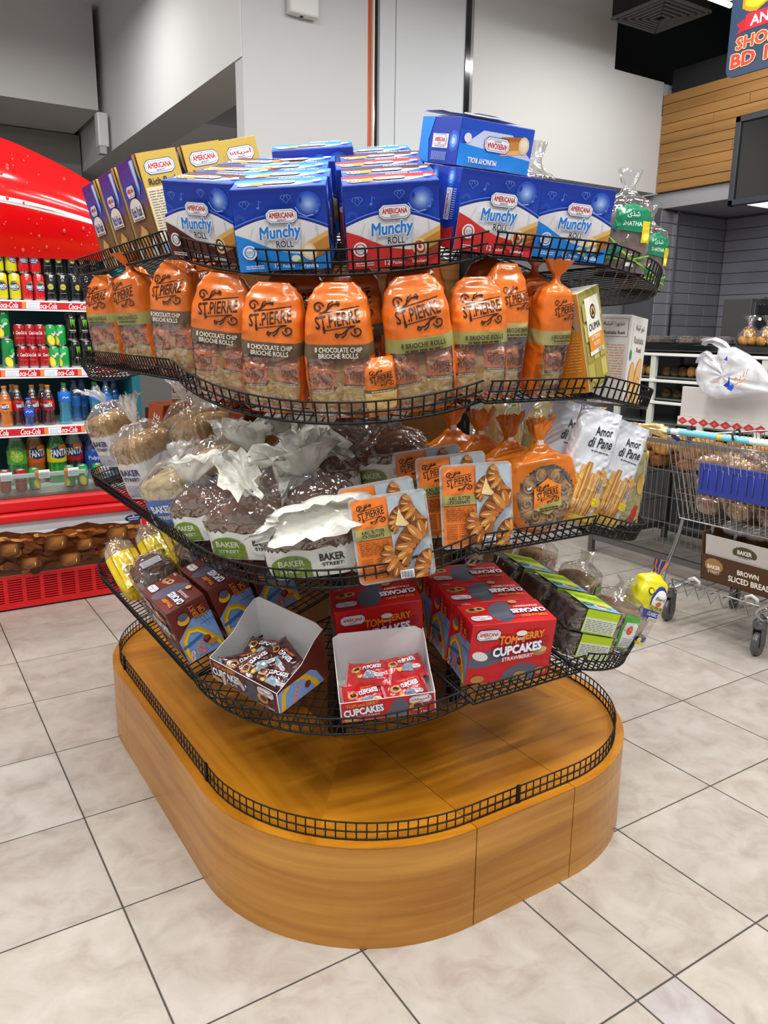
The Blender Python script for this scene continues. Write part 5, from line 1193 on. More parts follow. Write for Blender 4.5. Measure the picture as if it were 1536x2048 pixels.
def tail_mesh(name, R, Wd, Th, col, mat, seed, droop=.4, up=(0, 0, 1), side=(1, 0, 0), pleats=7, nr=10, na=40, flat=0.):
    """gathered film beyond a tie: a pleated, flattened cone, opening along up"""
    up = Vector(up).normalized(); side = Vector(side).normalized(); th = up.cross(side); mb = MB(); sd = seed * 4.1
    def F(u, v):
        a = 2 * PI * u; pl = 1 + .13 * math.sin(a * pleats + sd) * min(1, v * 2) + .12 * math.sin(a * (2 * pleats + 3) + sd * 2 + v * 3) * v + .45 * noise.noise(Vector((math.cos(a) * 2 + sd, math.sin(a) * 2, v * 2.2)))
        e = 1 + .22 * noise.noise(Vector((math.cos(a) * 3, math.sin(a) * 3 + sd, 5)))
        wv = (.12 + .88 * v ** .75); f2 = noise.noise(Vector((math.cos(a) * 4 + sd, math.sin(a) * 4, v * 5))) * .16 * R * v; return up * (R * v * e + f2) + side * (math.sin(a) * Wd * wv * pl * .5) + th * (math.cos(a) * Th * wv * pl * .5) - Vector((0, 0, 1)) * (droop * R * v * v)
    mb.grid(F, na, nr, None, col, 0); return mb.mesh(name, mat)
def spiral(x, y, r, turns, a0, sg=1, n=22): return [(x + r * (1 - .8 * k / n) * math.cos(a0 + sg * turns * 2 * PI * k / n), y + r * (1 - .8 * k / n) * math.sin(a0 + sg * turns * 2 * PI * k / n)) for k in range(n + 1)]
def A_sp(A, x, y, w, c='#2e1c10', rot=9):
    s = w / 10; r = math.radians(rot); f = lambda a, b: (x + s * (a * math.cos(r) - b * math.sin(r)), y + s * (a * math.sin(r) + b * math.cos(r)))
    A.text('ST.PIERRE', x, y, w * .96, c, w * .25, rot=rot, bold=.018, shear=.08)
    A.stroke([f(-2.6, 1.75), f(5, 1.75)], .2 * s, c); A.stroke([f(-3.4, -1.7), f(3.2, -1.7)], .2 * s, c); A.stroke([f(-3.2, -.9), f(-3.2, -2.2)], .5 * s, c)
    for pts in (spiral(-3.6, 2.9, 1.15, 1.2, 0), [(-3.6, 1.75), (-2.2, 2.0), (-.6, 3.0), (.8, 2.9)], spiral(.5, 3.1, .5, 1, -1.5), spiral(3.6, -2.9, 1.15, 1.2, PI), [(3.6, -1.75), (2.2, -2.0), (.6, -3.0), (-.8, -2.9)], spiral(-.5, -3.1, .5, 1, 1.6), [(-1.9, 2.1), (-1.2, 3.3), (-.3, 3.7)], [(1.9, -2.1), (1.2, -3.3), (.3, -3.7)]): A.stroke([f(a, b) for a, b in pts], .32 * s, c)
OR = '#e67826'
def mini_roll(seed, c2):
    b = Bag(.062, .038, .115, [(0, .9), (.08, .85), (.2, 1), (.85, 1), (1, .9)], [(0, .05), (.2, .9), (.8, .95), (1, .05)], .8, seed, .08)
    mb = MB(); mb.grid(b.F, 22, 18, lambda u, v: ('#e2731f' if v > .52 or v < .06 or .22 < u < .78 else '#6a5a40' if v > .42 else mixc('#d3a350', '#e6c684', noise.noise(Vector((u * 9 + seed, v * 8, seed))) + .5), 0))
    A = Art(); A_sp(A, 0, 8.0, 4.4); A.lines(-2, 5.0, 2, 5.8, 2, c2, .45, seed); A.emit(mb, b.front(), 0, .8); return mb.mesh('wrapped_roll', 'foil')
ROLLS = [mini_roll(i, '#d8cfb0') for i in range(3)]
def orange_bag(kind, seed, tied=False):
    nar = kind == 'swirl'; w, d, h = (.112, .085, .30) if nar else (.152, .10, .29)
    if tied: wt = [(0, .8), (.04, .97), (.5, 1), (.7, .96), (.78, .8), (.85, .16), (.88, .14), (.94, .55), (1, .85)]; dt = [(0, .75), (.05, 1), (.6, 1), (.76, .8), (.85, .2), (.88, .18), (.95, .3), (1, .42)]; yo = [(0, 0), (.8, 0), (1, .0)]
    else: wt = [(0, .84), (.04, .98), (.45, 1), (.75, .95), (.88, .86), (.95, .68), (1, .45)]; dt = [(0, .8), (.06, 1), (.5, 1), (.72, .85), (.86, .55), (.95, .3), (1, .12)]; yo = [(0, 0), (.6, .0), (1, .012)]
    if tied: h *= 1.16
    b = Bag(w, d, h, wt, dt, .62, seed, .05, yo); k = .86 if tied else 1.
    v0, v1, vb = .03, .47 * k, .575 * k; ub = .165 if not nar else .15; lo = -.09 if nar else -ub
    bandc = {'choc': '#63523c', 'rolls': '#9a9658', 'swirl': '#a59a62'}[kind]
    def cf(u, v):
        uu = u if u < .5 else u - 1
        if v < v1 and v > v0 and lo < uu < ub: return ('#e8e0d4', 1)
        if v1 <= v < vb: return (bandc if abs(uu) < .3 else mixc(bandc, OR, .4), 0)
        return (mixc(OR, '#c95c14', .5 + .5 * noise.noise(Vector((u * 5 + seed, v * 4, 2)))), 0)
    mb = MB(); mb.grid(b.F, 56, 48, cf)
    A = Art(); W_ = w * 100; lx = W_ * (.10 if nar else 0); A_sp(A, lx, h * k * 76, W_ * (.62 if nar else .66))
    yb = (v1 + vb) / 2 * h * 100
    if kind == 'choc': A.text('8 CHOCOLATE CHIP', 0, yb + .75, W_ * .66, '#efe9dc', 1.05, bold=.02); A.text('BRIOCHE ROLLS', 0, yb - .55, W_ * .56, '#efe9dc', 1.05, bold=.02)
    elif kind == 'rolls': A.text('8 BRIOCHE ROLLS', .4, yb + .35, W_ * .62, '#2f2a16', 1.05, bold=.02); A.lines(-3.6, yb - 1.1, 4.4, yb - .5, 1, '#4a4426', .8)
    else: A.text('6 BRIOCHE SWIRLS', lx, yb + .3, W_ * .62, '#2f2a16', .95, bold=.02); A.lines(-1.6, yb - 1.0, 4, yb - .5, 1, '#4a4426', .8)
    if nar: A.lines(-5.0, 3, -3.4, 9, 12, '#8a4a12', .5, seed); A_sp(A, -4.1, 11.2, 1.9)
    mp = b.front(); A.emit(mb, mp, 0, 1.0); body = mb.mesh('bag_body', ['bagfilm', 'film']); ch = []
    me = lump(w * .86, d * .72, h * v1 * .98, seed + 3, '#c49a50', 'bread'); ch.append(('bread_roll', me, []))
    spec = ('brioche_bag', body, ch); offs = [(-.034, .012), (.034, .02)] if not nar else [(.012, .012)]
    return spec, offs, d, v1 * h
def spawn_bag(bs, label, M, group, seed=0):
    spec, offs, d, hw = bs; o = spawn(spec, label, 'bread bag', M, group)
    for i, (x, z) in enumerate(offs): q = link('wrapped_roll', ROLLS[(seed + i) % 3], o); q.matrix_local = Matrix.Translation((x, -d / 2 + .026, z)) @ Matrix.Rotation((.06 if i else -.05), 4, 'Y')
    return o
OB = {'choc': [orange_bag('choc', 1), orange_bag('choc', 2)], 'rolls': [orange_bag('rolls', 3), orange_bag('rolls', 4)], 'swirl': [orange_bag('swirl', 5)], 'tied': [orange_bag('swirl', 6, True)], 'rtied': [orange_bag('rolls', 7, True)]}
# ---- wrapped loaf with printed sleeve and gathered top
def loaf_spec(w, d, h, kind, seed, ndir=(0, .2), tail=(.12, .16, .06), tdir=(0, .3, .8), tcol='#e6e4d2'):
    """kind: brown, white, blue"""
    crust, side, sleeve = {'brown': ('#6a3f20', '#a07450', '#eceeea'), 'white': ('#c39a62', '#e0c9a0', '#dddad8'), 'blue': ('#d8bd8c', '#e6d6b4', '#3f68b4')}[kind]
    hh = [(0, .96), (.1, 1), (.6, 1), (.8, .97), (.93, .84), (1, .5)] if kind == 'brown' else [(0, .97), (.1, 1), (.8, 1), (.93, .97), (.98, .9), (1, .8)]
    lf = Bag(w * .94, d * .94, h, hh, hh, .38 if kind == 'brown' else .26, seed, .03, None, 2.)
    mb = MB(); mb.grid(lf.F, 40, 20, lambda u, v: (mixc(side, crust, min(1, max(0, (v - .3) * 1.7))), 0)); k = len(mb.v)
    mb.add([lf.F(i / 40, 1) for i in range(40)], [tuple(range(40))], crust, 0, True)
    loaf = mb.mesh('loaf', 'bread')
    sv = .62 if kind != 'white' else .66; sb = Bag(w, d, h, hh, hh, .42 if kind == 'brown' else .3, seed, .035, None, 2.); mb = MB()
    nz_ = 60; rows = 7; vs = []; fs = []
    for j in range(rows + 1):
        for i in range(nz_):
            v = sv * j / rows; P = sb.F(i / nz_, v)
            if j == rows: P.z += (.0035 if i % 2 else -.0035)
            vs.append(P)
    for j in range(rows):
        for i in range(nz_): fs.append((j * nz_ + i, j * nz_ + (i + 1) % nz_, (j + 1) * nz_ + (i + 1) % nz_, (j + 1) * nz_ + i))
    mb.add(vs, fs, sleeve, 0, True); A = Art(); hc = h * 100; tx = '#26283a'
    if kind == 'brown':
        A.text('BAKER', w * 20, hc * .42, w * 25, '#20221f', 1.7, bold=.035); A.text('·STREET·', w * 20, hc * .27, w * 24, '#20221f', .8, bold=.03); A.ell(-w * 22, hc * .30, w * 20, hc * .22, '#6f8f1e', 22); A.rect(-w * 42, .3, -w * 2, hc * .24, '#6f8f1e', 4, 1); A.text('BAKER', -w * 22, hc * .36, w * 26, '#dfe6c8', 1.4, bold=.03); A.text('STREET', -w * 22, hc * .2, w * 24, '#dfe6c8', .8, bold=.03)
    elif kind == 'white':
        A.text('BAKER', 0, hc * .5, w * 66, '#27306e', 1.9, bold=.04); A.text('·STREET·', 0, hc * .38, w * 60, '#27306e', 1.1, bold=.03); A.lines(-w * 30, hc * .05, w * 34, hc * .28, 6, '#9aa6c8', .4, seed)
    else:
        A.text('BAKER', -w * 12, hc * .42, w * 40, '#f0f2f8', 1.9, bold=.04); A.text('·STREET·', -w * 12, hc * .22, w * 36, '#f0f2f8', 1.0, bold=.03); A.lines(w * 18, hc * .2, w * 40, hc * .48, 3, '#8fb4ee', .6, seed)
    A.emit(mb, sb.front(), 0, 1.0)
    # end badge on the right and left side
    for s_ in (-1, 1):
        E = Art()
        if kind == 'brown': E.ell(0, hc * .3, d * 26, hc * .2, '#4a5a2c', 18); E.text('BAKER', 0, hc * .33, d * 34, '#e4e8da', 1.0, bold=.03); E.text('STREET', 0, hc * .2, d * 30, '#e4e8da', .7, bold=.03)
        else: E.lines(-d * 34, hc * .1, d * 34, hc * .5, 7, '#8fa6d4', .4, seed)
        E.emit(mb, lambda x, y, o: Vector((s_ * (w / 2 * 1.012 + o + .0006), s_ * x * .01, y * .01)))
    slv = mb.mesh('printed_sleeve', 'bagfilm')
    # clear upper film gathered to the neck
    nk = Vector((ndir[0] * w, ndir[1] * d, h * 1.2)); mb = MB()
    def C(u, v):
        a = 2 * PI * u; b0 = sb.F(u, sv + (1 - sv) * min(1, v * 1.6)); t = max(0, (v - .45) / .55); t = t * t * (3 - 2 * t); r = .008 * (1 + .2 * math.sin(a * 7)); e = nk + Vector((math.sin(a) * r, -math.cos(a) * r, 0))
        pl = 1 + (.05 * math.sin(a * 11 + seed) + .05 * abs(math.sin(a * 13 + 2 * seed))) * math.sin(PI * min(1, v)); P = b0.lerp(e, t); P.z += .018 * math.sin(PI * t) * (1 + .3 * math.sin(a * 9 + seed)); return Vector((P.x * pl, P.y * pl, P.z))
    mb.grid(C, 88, 18, None, '#dddddd'); top = mb.mesh('clear_film', 'film')
    mb = MB(); mb.tube([nk + Vector((.0095 * math.cos(q), .0095 * math.sin(q), .002)) for q in [2 * PI * i / 10 for i in range(10)]], .003, '#8d90a8' if kind == 'brown' else '#cfcac0', 0, 5, True); tie = mb.mesh('bag_tie', 'plastic')
    tm = tail_mesh('bag_tail', tail[0], tail[1], tail[2], tcol, 'whitefilm' if kind == 'brown' else 'milky', seed, .35, tdir)
    return ('bread_loaf', loaf, [('printed_sleeve', slv, []), ('clear_film', top, []), ('bag_tie', tie, []), ('bag_tail', tm, [])]), nk
def spawn_loaf(ls, label, M, group, tq=None):
    o = spawn(ls[0], label, 'bread', M, group)
    for c in o.children:
        if c.name.startswith('bag_tail'): c.location = ls[1] + Vector((0, 0, .004)); c.rotation_euler = tq or (0, 0, 0)
    return o
BRN = [loaf_spec(.21, .125, .118, 'brown', i, nd, tuple(q * 1.2 for q in tl), td, '#eeeedd') for i, (nd, tl, td) in enumerate((((-.12, .1), (.085, .17, .06), (.25, .1, .75)), ((.05, .0), (.095, .20, .07), (.15, -.15, .6)), ((.1, .15), (.10, .15, .08), (-.3, .1, .8)), ((-.05, -.05), (.085, .22, .06), (.1, -.5, .35))))]
WHI = [loaf_spec(.13, .17, .185, 'white', 10 + i, (0, .0), (.13, .11, .05), td, '#d8d0cc') for i, td in enumerate(((-.5, .1, .6), (.1, .1, .9)))]
BLU = [loaf_spec(.165, .12, .125, 'blue', 20 + i, (.1, .2), (.07, .1, .05), (.2, .3, .7), '#dcdce0') for i in range(2)]
# ---- croissant tray
def croissant_pic(A, x, y, s, rot, seed):
    r = math.radians(rot); f = lambda a, b: (x + s * (a * math.cos(r) - b * math.sin(r)), y + s * (a * math.sin(r) + b * math.cos(r))); n = 7
    A.poly([f(4.0 * math.cos(PI * k / 10), 3.4 * math.sin(PI * k / 10) ** .8) for k in range(11)] + [f(2.9 * math.cos(PI * k / 8), .25 * math.sin(PI * k / 8)) for k in range(8, -1, -1)], '#6f3c14')
    for k in range(n):
        a = PI * (k + .5) / n; c = ['#a8662a', '#b97a38', '#915622'][(k + seed) % 3]; A.ell(*f(2.9 * math.cos(a), 1.75 * math.sin(a) + .05), .62 * s, (.9 + .75 * math.sin(a)) * s, c, 10, rot + math.degrees(a) - 90 + 12)
        A.ell(*f(3.1 * math.cos(a) - .15, 1.9 * math.sin(a) + .3), .12 * s, .8 * s, '#dcae68', 8, rot + math.degrees(a) - 90 + 12)
def croissant_pack():
    w, h, d = .185, .212, .042; mb = MB(); pts = []
    def rr(w, h, r, z0=0): return [(cx + r * math.cos(a), cz + r * math.sin(a)) for cx, cz, a0 in ((-w / 2 + r, z0 + r, PI), (w / 2 - r, z0 + r, 1.5 * PI), (w / 2 - r, z0 + h - r, 0), (-w / 2 + r, z0 + h - r, PI / 2)) for a in [a0 + PI / 2 * k / 5 for k in range(6)]]
    RX = Matrix.Rotation(PI / 2, 4, 'X')
    mb.prism(rr(w, h, .014), d / 2 - .0, d / 2 + .0016, '#c9b8ac', 0, RX); rim = mb.mesh('pack_rim', 'milky')
    mb = MB(); q = rr(w - .02, h - .02, .014, .01); q2 = rr(w - .034, h - .034, .012, .017); n = len(q)
    vs = [Vector((a, -d / 2, b)) for a, b in q] + [Vector((a, d / 2, b)) for a, b in q2]
    mb.add(vs, [(i, (i + 1) % n, n + (i + 1) % n, n + i) for i in range(n)] + [tuple(range(2 * n - 1, n - 1, -1))], '#d8c4b4'); tray = mb.mesh('clear_tray', 'film')
    A = Art(); A.rect(-8.6, .6, -.2, 20.6, '#ea7d2e'); A_sp(A, -4.3, 17.0, 6.6); A.rect(-8.6, 11.0, -.2, 13.6, '#a09a5c'); A.text('4 ALL BUTTER', -4.4, 12.75, 5.4, '#2f2a16', .85, bold=.02); A.text('CROISSANTS', -4.4, 11.75, 5.0, '#2f2a16', .8, bold=.02)
    A.lines(-8.0, 7.2, -.8, 10.6, 7, '#8a4a18', .45, 1); A.rect(-4.6, 3.2, -.8, 6.6, '#e0742a'); A.lines(-4.4, 3.3, -1, 6.5, 6, '#7a4014', .4, 2); A.lines(-8.0, 2.6, -5.2, 6.6, 7, '#8a4a18', .4, 3); A.lines(-8, 1.2, -1, 2.2, 2, '#9a541c', .4, 4)
    A.rect(-.2, .6, 8.6, 20.6, '#aab4bc'); croissant_pic(A, 2.6, 14.6, .9, 60, 0); A.poly([(1.0, 13.6), (2.2, 17.4), (3.4, 16.6), (4.4, 12.8)], '#e2c48a'); croissant_pic(A, 6.6, 17.0, 1.15, 120, 1); croissant_pic(A, 6.0, 8.2, 1.6, 50, 2); croissant_pic(A, 1.0, 5.6, 1.25, 120, 1); croissant_pic(A, 8.0, 2.4, 1.2, 75, 0); A.rect(.6, 1, 3.8, 3, '#e8e8ea')
    for k in range(12): A.rect(.8 + k * .24, 1.2, .8 + k * .24 + (.1 if k % 3 else .15), 2.8, '#22242a')
    clip_art(A, -8.6, .6, 8.6, 20.6); m2 = MB(); A.emit(m2, face_map((0, -d / 2 - .0022, 0), (1, 0, 0), (0, 0, 1), (0, -1, 0))); pr = m2.mesh('printed_film', 'bagfilm')
    cr = []
    for k in range(2): cr.append(('croissant', lump(.075, .036, .15, 90 + k, '#a8672a', 'croissant'), []))
    return ('croissant_pack', rim, [('clear_tray', tray, []), ('printed_film', pr, [])], False), cr
CRO, CRX = croissant_pack()
def spawn_cro(label, M):
    o = spawn(CRO, label, 'croissant pack', M, 'clear trays of croissants')
    for k, c in enumerate(CRX): q = link('croissant', c[1], o); q.location = (-.04 + .08 * k, .0, .03)
# ---- round orange wreath bag
def wreath_bag(seed):
    R = .112; h = .235; tab = [(k / 16, max(.22, math.sqrt(max(0, 1 - (2 * k / 16 - 1) ** 2)) ** .8)) for k in range(17)]
    tab = tab[:-3] + [(.84, .52), (.93, .24), (1, .1)]
    b = Bag(R * 2, .075, h, tab, [(0, .5), (.12, 1), (.8, 1), (.92, .5), (1, .25)], .8, seed, .05)
    def cf(u, v):
        P = b.F(u, v); inside = math.hypot(P.x, P.z - .098) < .083 and P.y < -.004
        return ('#d8a860', 1) if inside else (mixc('#df7d12', '#c76408', .5 + .5 * noise.noise(Vector((u * 7 + seed, v * 6, 1)))), 0)
    mb = MB(); mb.grid(b.F, 76, 60, cf); body = mb.mesh('bag_body', ['bagfilm', 'film'])
    mb = MB()
    def T(u, v):
        a = 2 * PI * u; q = 2 * PI * v; n = 1 + .18 * math.sin(a * 9 + 2 * math.sin(q)) + .1 * noise.noise(Vector((math.cos(a) * 3 + seed, math.sin(a) * 3, q)))
        r = .055 + .028 * n * math.cos(q); return Vector((r * math.cos(a), -.004 + .026 * n * math.sin(q), .1 + r * math.sin(a)))
    mb.grid(T, 60, 12, lambda u, v: (mixc('#96561f', '#dba656', .5 + .5 * math.sin(2 * PI * u * 9 + 2 * PI * v)), 0), wrap=True)
    A = Art()
    for k in range(8): a = 2 * PI * k / 8 + seed; A.stroke(spiral(5.6 * math.cos(a), 10 + 5.6 * math.sin(a), 1.7, 1.4, a), .4, '#d9ab62')
    A.emit(mb, face_map((0, -.0315, 0), (1, 0, 0), (0, 0, 1), (0, -1, 0))); wr = mb.mesh('brioche_ring', 'bread')
    A = Art(); oc = [(4.6 * math.cos(PI / 6 + PI / 3 * k), 10.2 + 4.6 * math.sin(PI / 6 + PI / 3 * k)) for k in range(6)]; A.poly(oc, '#e8842a'); A.poly([(-4.2, 7.6), (4.2, 9.0), (4.0, 7.4), (0, 5.4), (-4, 7.4)], '#a9a05c'); A_sp(A, 0, 10.9, 6.6); A.lines(-2.6, 6.6, 2.8, 7.8, 2, '#3a331a', .5); m2 = MB(); A.emit(m2, b.front(.0025), 0, 1.2); lab = m2.mesh('paper_label', 'bagfilm')
    tm = tail_mesh('bag_tail', .07, .075, .04, '#d9741a', 'bagfilm', seed, .1, (.2, .1, 1)); mb = MB(); mb.box((-.008, -.012, .228), (.008, -.004, .238), '#e8d9c8'); tg = mb.mesh('bag_clip', 'card')
    return ('wreath_bag', body, [('brioche_ring', wr, []), ('paper_label', lab, []), ('bag_tail', tm, []), ('bag_clip', tg, [])])
WRE = [wreath_bag(1), wreath_bag(2)]
def spawn_wre(i, label, M):
    o = spawn(WRE[i], label, 'bread bag', M, 'round orange brioche bags')
    for c in o.children:
        if c.name.startswith('bag_tail'): c.location = (0, 0, .228)
# ---- breadstick bag
def amor(seed):
    w, d, h = .125, .055, .30; b = Bag(w, d, h, [(0, .96), (.06, .97), (.5, 1), (.9, .98), (1, 1)], [(0, .08), (.08, .6), (.2, 1), (.75, 1), (.92, .5), (1, .03)], .72, seed, .06)
    mb = MB(); mb.grid(b.F, 40, 40, lambda u, v: ('#ccd0da' if v > .95 or v < .04 else '#dcdee4', 0)); A = Art()
    A.text('Amor', 1.0, 24.6, 5.4, '#1b1b1f', 2.2, rot=6, bold=.02, shear=.3); A.text('di Pane', .6, 21.6, 7.0, '#1b1b1f', 2.4, rot=6, bold=.02, shear=.3); A.lines(-1.6, 19.2, 4, 19.6, 1, '#3a3a3a', .7)
    for k, (x, y0, y1, wd) in enumerate(((-4.2, 2, 13, 1.6), (-2.8, 2, 15.6, 1.3), (-1.4, 2, 16.5, 1.5), (0, 2, 14, 1.2), (1.2, 2.4, 15, .8), (2.2, 2.6, 16, .7), (3.0, 3, 14.6, .7))): A.stroke([(x, y0), (x + .5 + k * .12, y1)], wd, ['#c98a34', '#dba24a', '#b9772a'][k % 3]); A.stroke([(x - wd * .2, y0), (x + .4 + k * .12, y1 - .3)], wd * .25, '#e6bd70')
    A.rect(2.6, 6.0, 5.4, 8.0, '#e8c81e'); A.lines(3, 9.5, 5.2, 12.5, 6, '#8a8a90', .4); A.ell(4, 14, 1, 1.3, '#d8a456', 12); A.rect(-5.4, .6, 5.2, 3.0, '#d8b03a', 6, 1)
    A.emit(mb, b.front(), 0, 1.0); return ('breadstick_bag', mb.mesh('bag_body', 'foil'), [])
AMO = [amor(31), amor(32)]
# ---- tall cream bag of flat bread, gathered
def cream_bag(seed):
    w, d, h = .14, .10, .335; wt = [(0, .78), (.06, .95), (.4, 1), (.7, .92), (.85, .62), (.95, .22), (1, .12)]; b = Bag(w, d, h, wt, [(0, .7), (.1, 1), (.7, .95), (.88, .5), (1, .12)], .75, seed, .09, None, 4.)
    mb = MB(); mb.grid(b.F, 50, 44, lambda u, v: (mixc('#d9cc98', '#c9b878', .5 + .5 * noise.noise(Vector((u * 8 + seed, v * 7, 0)))), 0)); body = mb.mesh('bag_body', 'tintfilm')
    ch = []
    mb = MB()
    for k in range(9):
        x = -.05 + k * .0125; pts = [(x + .006 * math.sin(k + j), -.012 + .02 * math.sin(k * 2.1), .01 + j * .065 * (1 - .02 * abs(k - 4))) for j in range(5)]; mb.tube(pts, .0075, ['#c9a24a', '#b58a3a', '#d6b766'][k % 3], 0, 7)
    ch.append(('bread_sticks', mb.mesh('bread_sticks', 'bread'), [], True))
    A = Art(); A.rect(-1.6, 24.6, 2.2, 25.2, '#1e7a3c'); A.ell(3, 14, 2.2, 3.4, '#c9a24a', 14); A.stroke([(2, 22), (4.6, 12), (5.4, 6)], .35, '#efe6c0'); A.stroke([(-4, 20), (-2, 24), (0, 25)], .4, '#efe6c0'); A.poly([(-1, 1), (1.5, 7), (3, 7), (2, 1)], '#b8281f')
    m2 = MB(); A.emit(m2, b.front(.0015), 0, 1.2); ch.append(('printed_art', m2.mesh('printed_art', 'bagfilm'), []))
    ch.append(('bag_tail', tail_mesh('bag_tail', .10, .045, .035, '#e6c034', 'tintfilm', seed, .15, (.84, -.54, .12), (0, .3, 1)), [])); return ('crispbread_bag', body, ch)
CRE = [cream_bag(41), cream_bag(42)]
def spawn_cre(i, label, M):
    o = spawn(CRE[i], label, 'bread bag', M, 'tall cream bags of crispbread')
    for c in o.children:
        if c.name.startswith('bag_tail'): c.location = (0, 0, .322)
# ---- yellow wrapped buns, chocolate loaves, rye packs
def yellow_pack(seed):
    ch = []; b = Bag(.115, .20, .085, [(0, .85), (.2, 1), (.7, .98), (1, .6)], [(0, .92), (.3, 1), (1, .9)], .5, seed, .04, None, 2.)
    mb = MB(); mb.grid(b.F, 36, 16, lambda u, v: ('#c9a878', 0)); mb.add([b.F(i / 36, 1) for i in range(36)], [tuple(range(36))], '#c4a070', 0, True); bread = mb.mesh('bread', 'bread')
    g = Bag(.121, .206, .089, b.wt, b.dt, .5, seed, .05, None, 2.); mb = MB()
    def cf(u, v):
        P = g.F(u, v); return ('#e3c414', 0) if P.y > -.045 and not (P.z < .02) else ('#e8e4dc', 1)
    mb.grid(g.F, 60, 16, cf)
    top = [g.F(i / 60, 1) for i in range(60)]; ys = [-.1 + .02 * k for k in range(11)]
    nA, nB = 14, 20
    def tp_(u, v): x = (u - .5) * .067; y = (v - .5) * .184; return Vector((x, y, .089 + .006 * math.cos(PI * (u - .5)) + .003 * noise.noise(Vector((u * 5, v * 7, seed)))))
    mb.grid(tp_, 12, 24, lambda u, v: ('#e6c818', 0) if v > .28 else ('#e8e4dc', 1), wrap=False)
    A = Art(); A.ell(0, 3.4, 2.0, 1.3, '#3a3420', 18); A.ell(0, 3.4, 1.6, .95, '#8a7a2a', 18); A.lines(-2.2, .2, 2.2, 1.6, 4, '#9a8410', .35); A.lines(-2.4, 5.4, 2.4, 7.6, 5, '#a58e14', .35)
    A.emit(mb, lambda x, y, o: Vector((x * .01, y * .01, .0965 + o)), 0); wrapm = mb.mesh('yellow_wrapper', ['bagfilm', 'film'])
    return ('yellow_bun_pack', bread, [('yellow_wrapper', wrapm, [])])
YEL = [yellow_pack(51), yellow_pack(52)]
def dark_loaf(seed):
    b = Bag(.14, .19, .085, [(0, .9), (.2, 1), (.7, .95), (1, .55)], [(0, .92), (.4, 1), (1, .85)], .5, seed, .04, None, 2.)
    mb = MB(); mb.grid(b.F, 36, 14, None, '#5a3a26'); mb.add([b.F(i / 36, 1) for i in range(36)], [tuple(range(36))], '#4f3220', 0, True); bread = mb.mesh('loaf', 'bread')
    g = Bag(.15, .205, .092, b.wt, b.dt, .55, seed + 2, .08, None, 3.); mb = MB(); mb.grid(g.F, 40, 14, None, '#8a6a54'); mb.grid(lambda u, v: Vector(((u - .5) * .085, (v - .5) * .175, .0925 + .005 * math.cos(PI * (u - .5)))), 8, 12, None, '#8a6a54', 0, False); wr = mb.mesh('clear_wrap', 'film')
    mb = MB(); mb.box((-.03, -.055, .098), (.035, .0, .0986), '#a9acb4'); A = Art(); A.lines(-2.4, -5, 3, -.6, 5, '#7c808c', .4); A.emit(mb, face_map((0, 0, .0987), (1, 0, 0), (0, 1, 0), (0, 0, 1))); lb = mb.mesh('silver_label', 'card')
    return ('chocolate_loaf', bread, [('clear_wrap', wr, []), ('silver_label', lb, [])])
DRK = dark_loaf(61)
def rye(seed):
    mb = MB(); mb.box((-.085, -.06, 0), (.085, .06, .062), '#4d3a2e', 0, .004); body = mb.mesh('rye_block', 'bread')
    g = Bag(.182, .13, .068, [(0, .97), (.5, 1), (1, .96)], [(0, .97), (1, .97)], .25, seed, .03); mb = MB(); mb.grid(g.F, 40, 8, None, '#cccccc')
    mb.grid(lambda u, v: Vector(((u - .5) * .176, (v - .5) * .124, .0675 + .002 * noise.noise(Vector((u * 6, v * 6, seed))))), 8, 8, None, '#cccccc', 0, False); wr = mb.mesh('clear_wrap', 'film')
    A = Art(); A.rect(-4.6, -6.6, 6.0, 6.6, '#b9d61c'); A.rect(-4.6, 3.8, 6.0, 5.0, '#8fbf1a'); A.rect(-4.6, -6.6, 6, -1.0, '#7fb2d4'); A.poly([(-4.6, -1.0), (6, -2.6), (6, -.6), (-4.6, 1)], '#d7e84a'); A.ell(1.6, -3.8, 2.6, 1.5, '#e4e0d4', 18); A.ell(1.6, -3.6, 1.8, .9, '#a97a4a', 14); A.ell(3.2, -4.2, 1, .7, '#6a8f3a', 10); A.ell(-2.6, -3.0, 1.7, 1.0, '#1d6a62', 16); A.lines(-3.4, -3.3, -1.8, -2.6, 2, '#eef2e4', .5); A.lines(-3.6, 1.8, -.2, 3.4, 3, '#3f5a12', .5, 2); A.lines(.4, 1.4, 5.6, 3.4, 4, '#5f7a1a', .4)
    m2 = MB(); A.emit(m2, face_map((0, 0, .0705), (1, 0, 0), (0, 1, 0), (0, 0, 1)))
    B2 = Art(); B2.rect(-4.6, .2, 6.0, 6.9, '#b9d61c'); B2.rect(-4.4, .6, 5.8, 4.6, '#dfe6d4'); B2.lines(-4, .9, 5.4, 4.3, 7, '#7a846a', .4); B2.emit(m2, face_map((0, -.0665, 0), (1, 0, 0), (0, 0, 1), (0, -1, 0))); lb = m2.mesh('green_label', 'card')
    return ('rye_bread_pack', body, [('clear_wrap', wr, []), ('green_label', lb, [])])
RYE = rye(71)
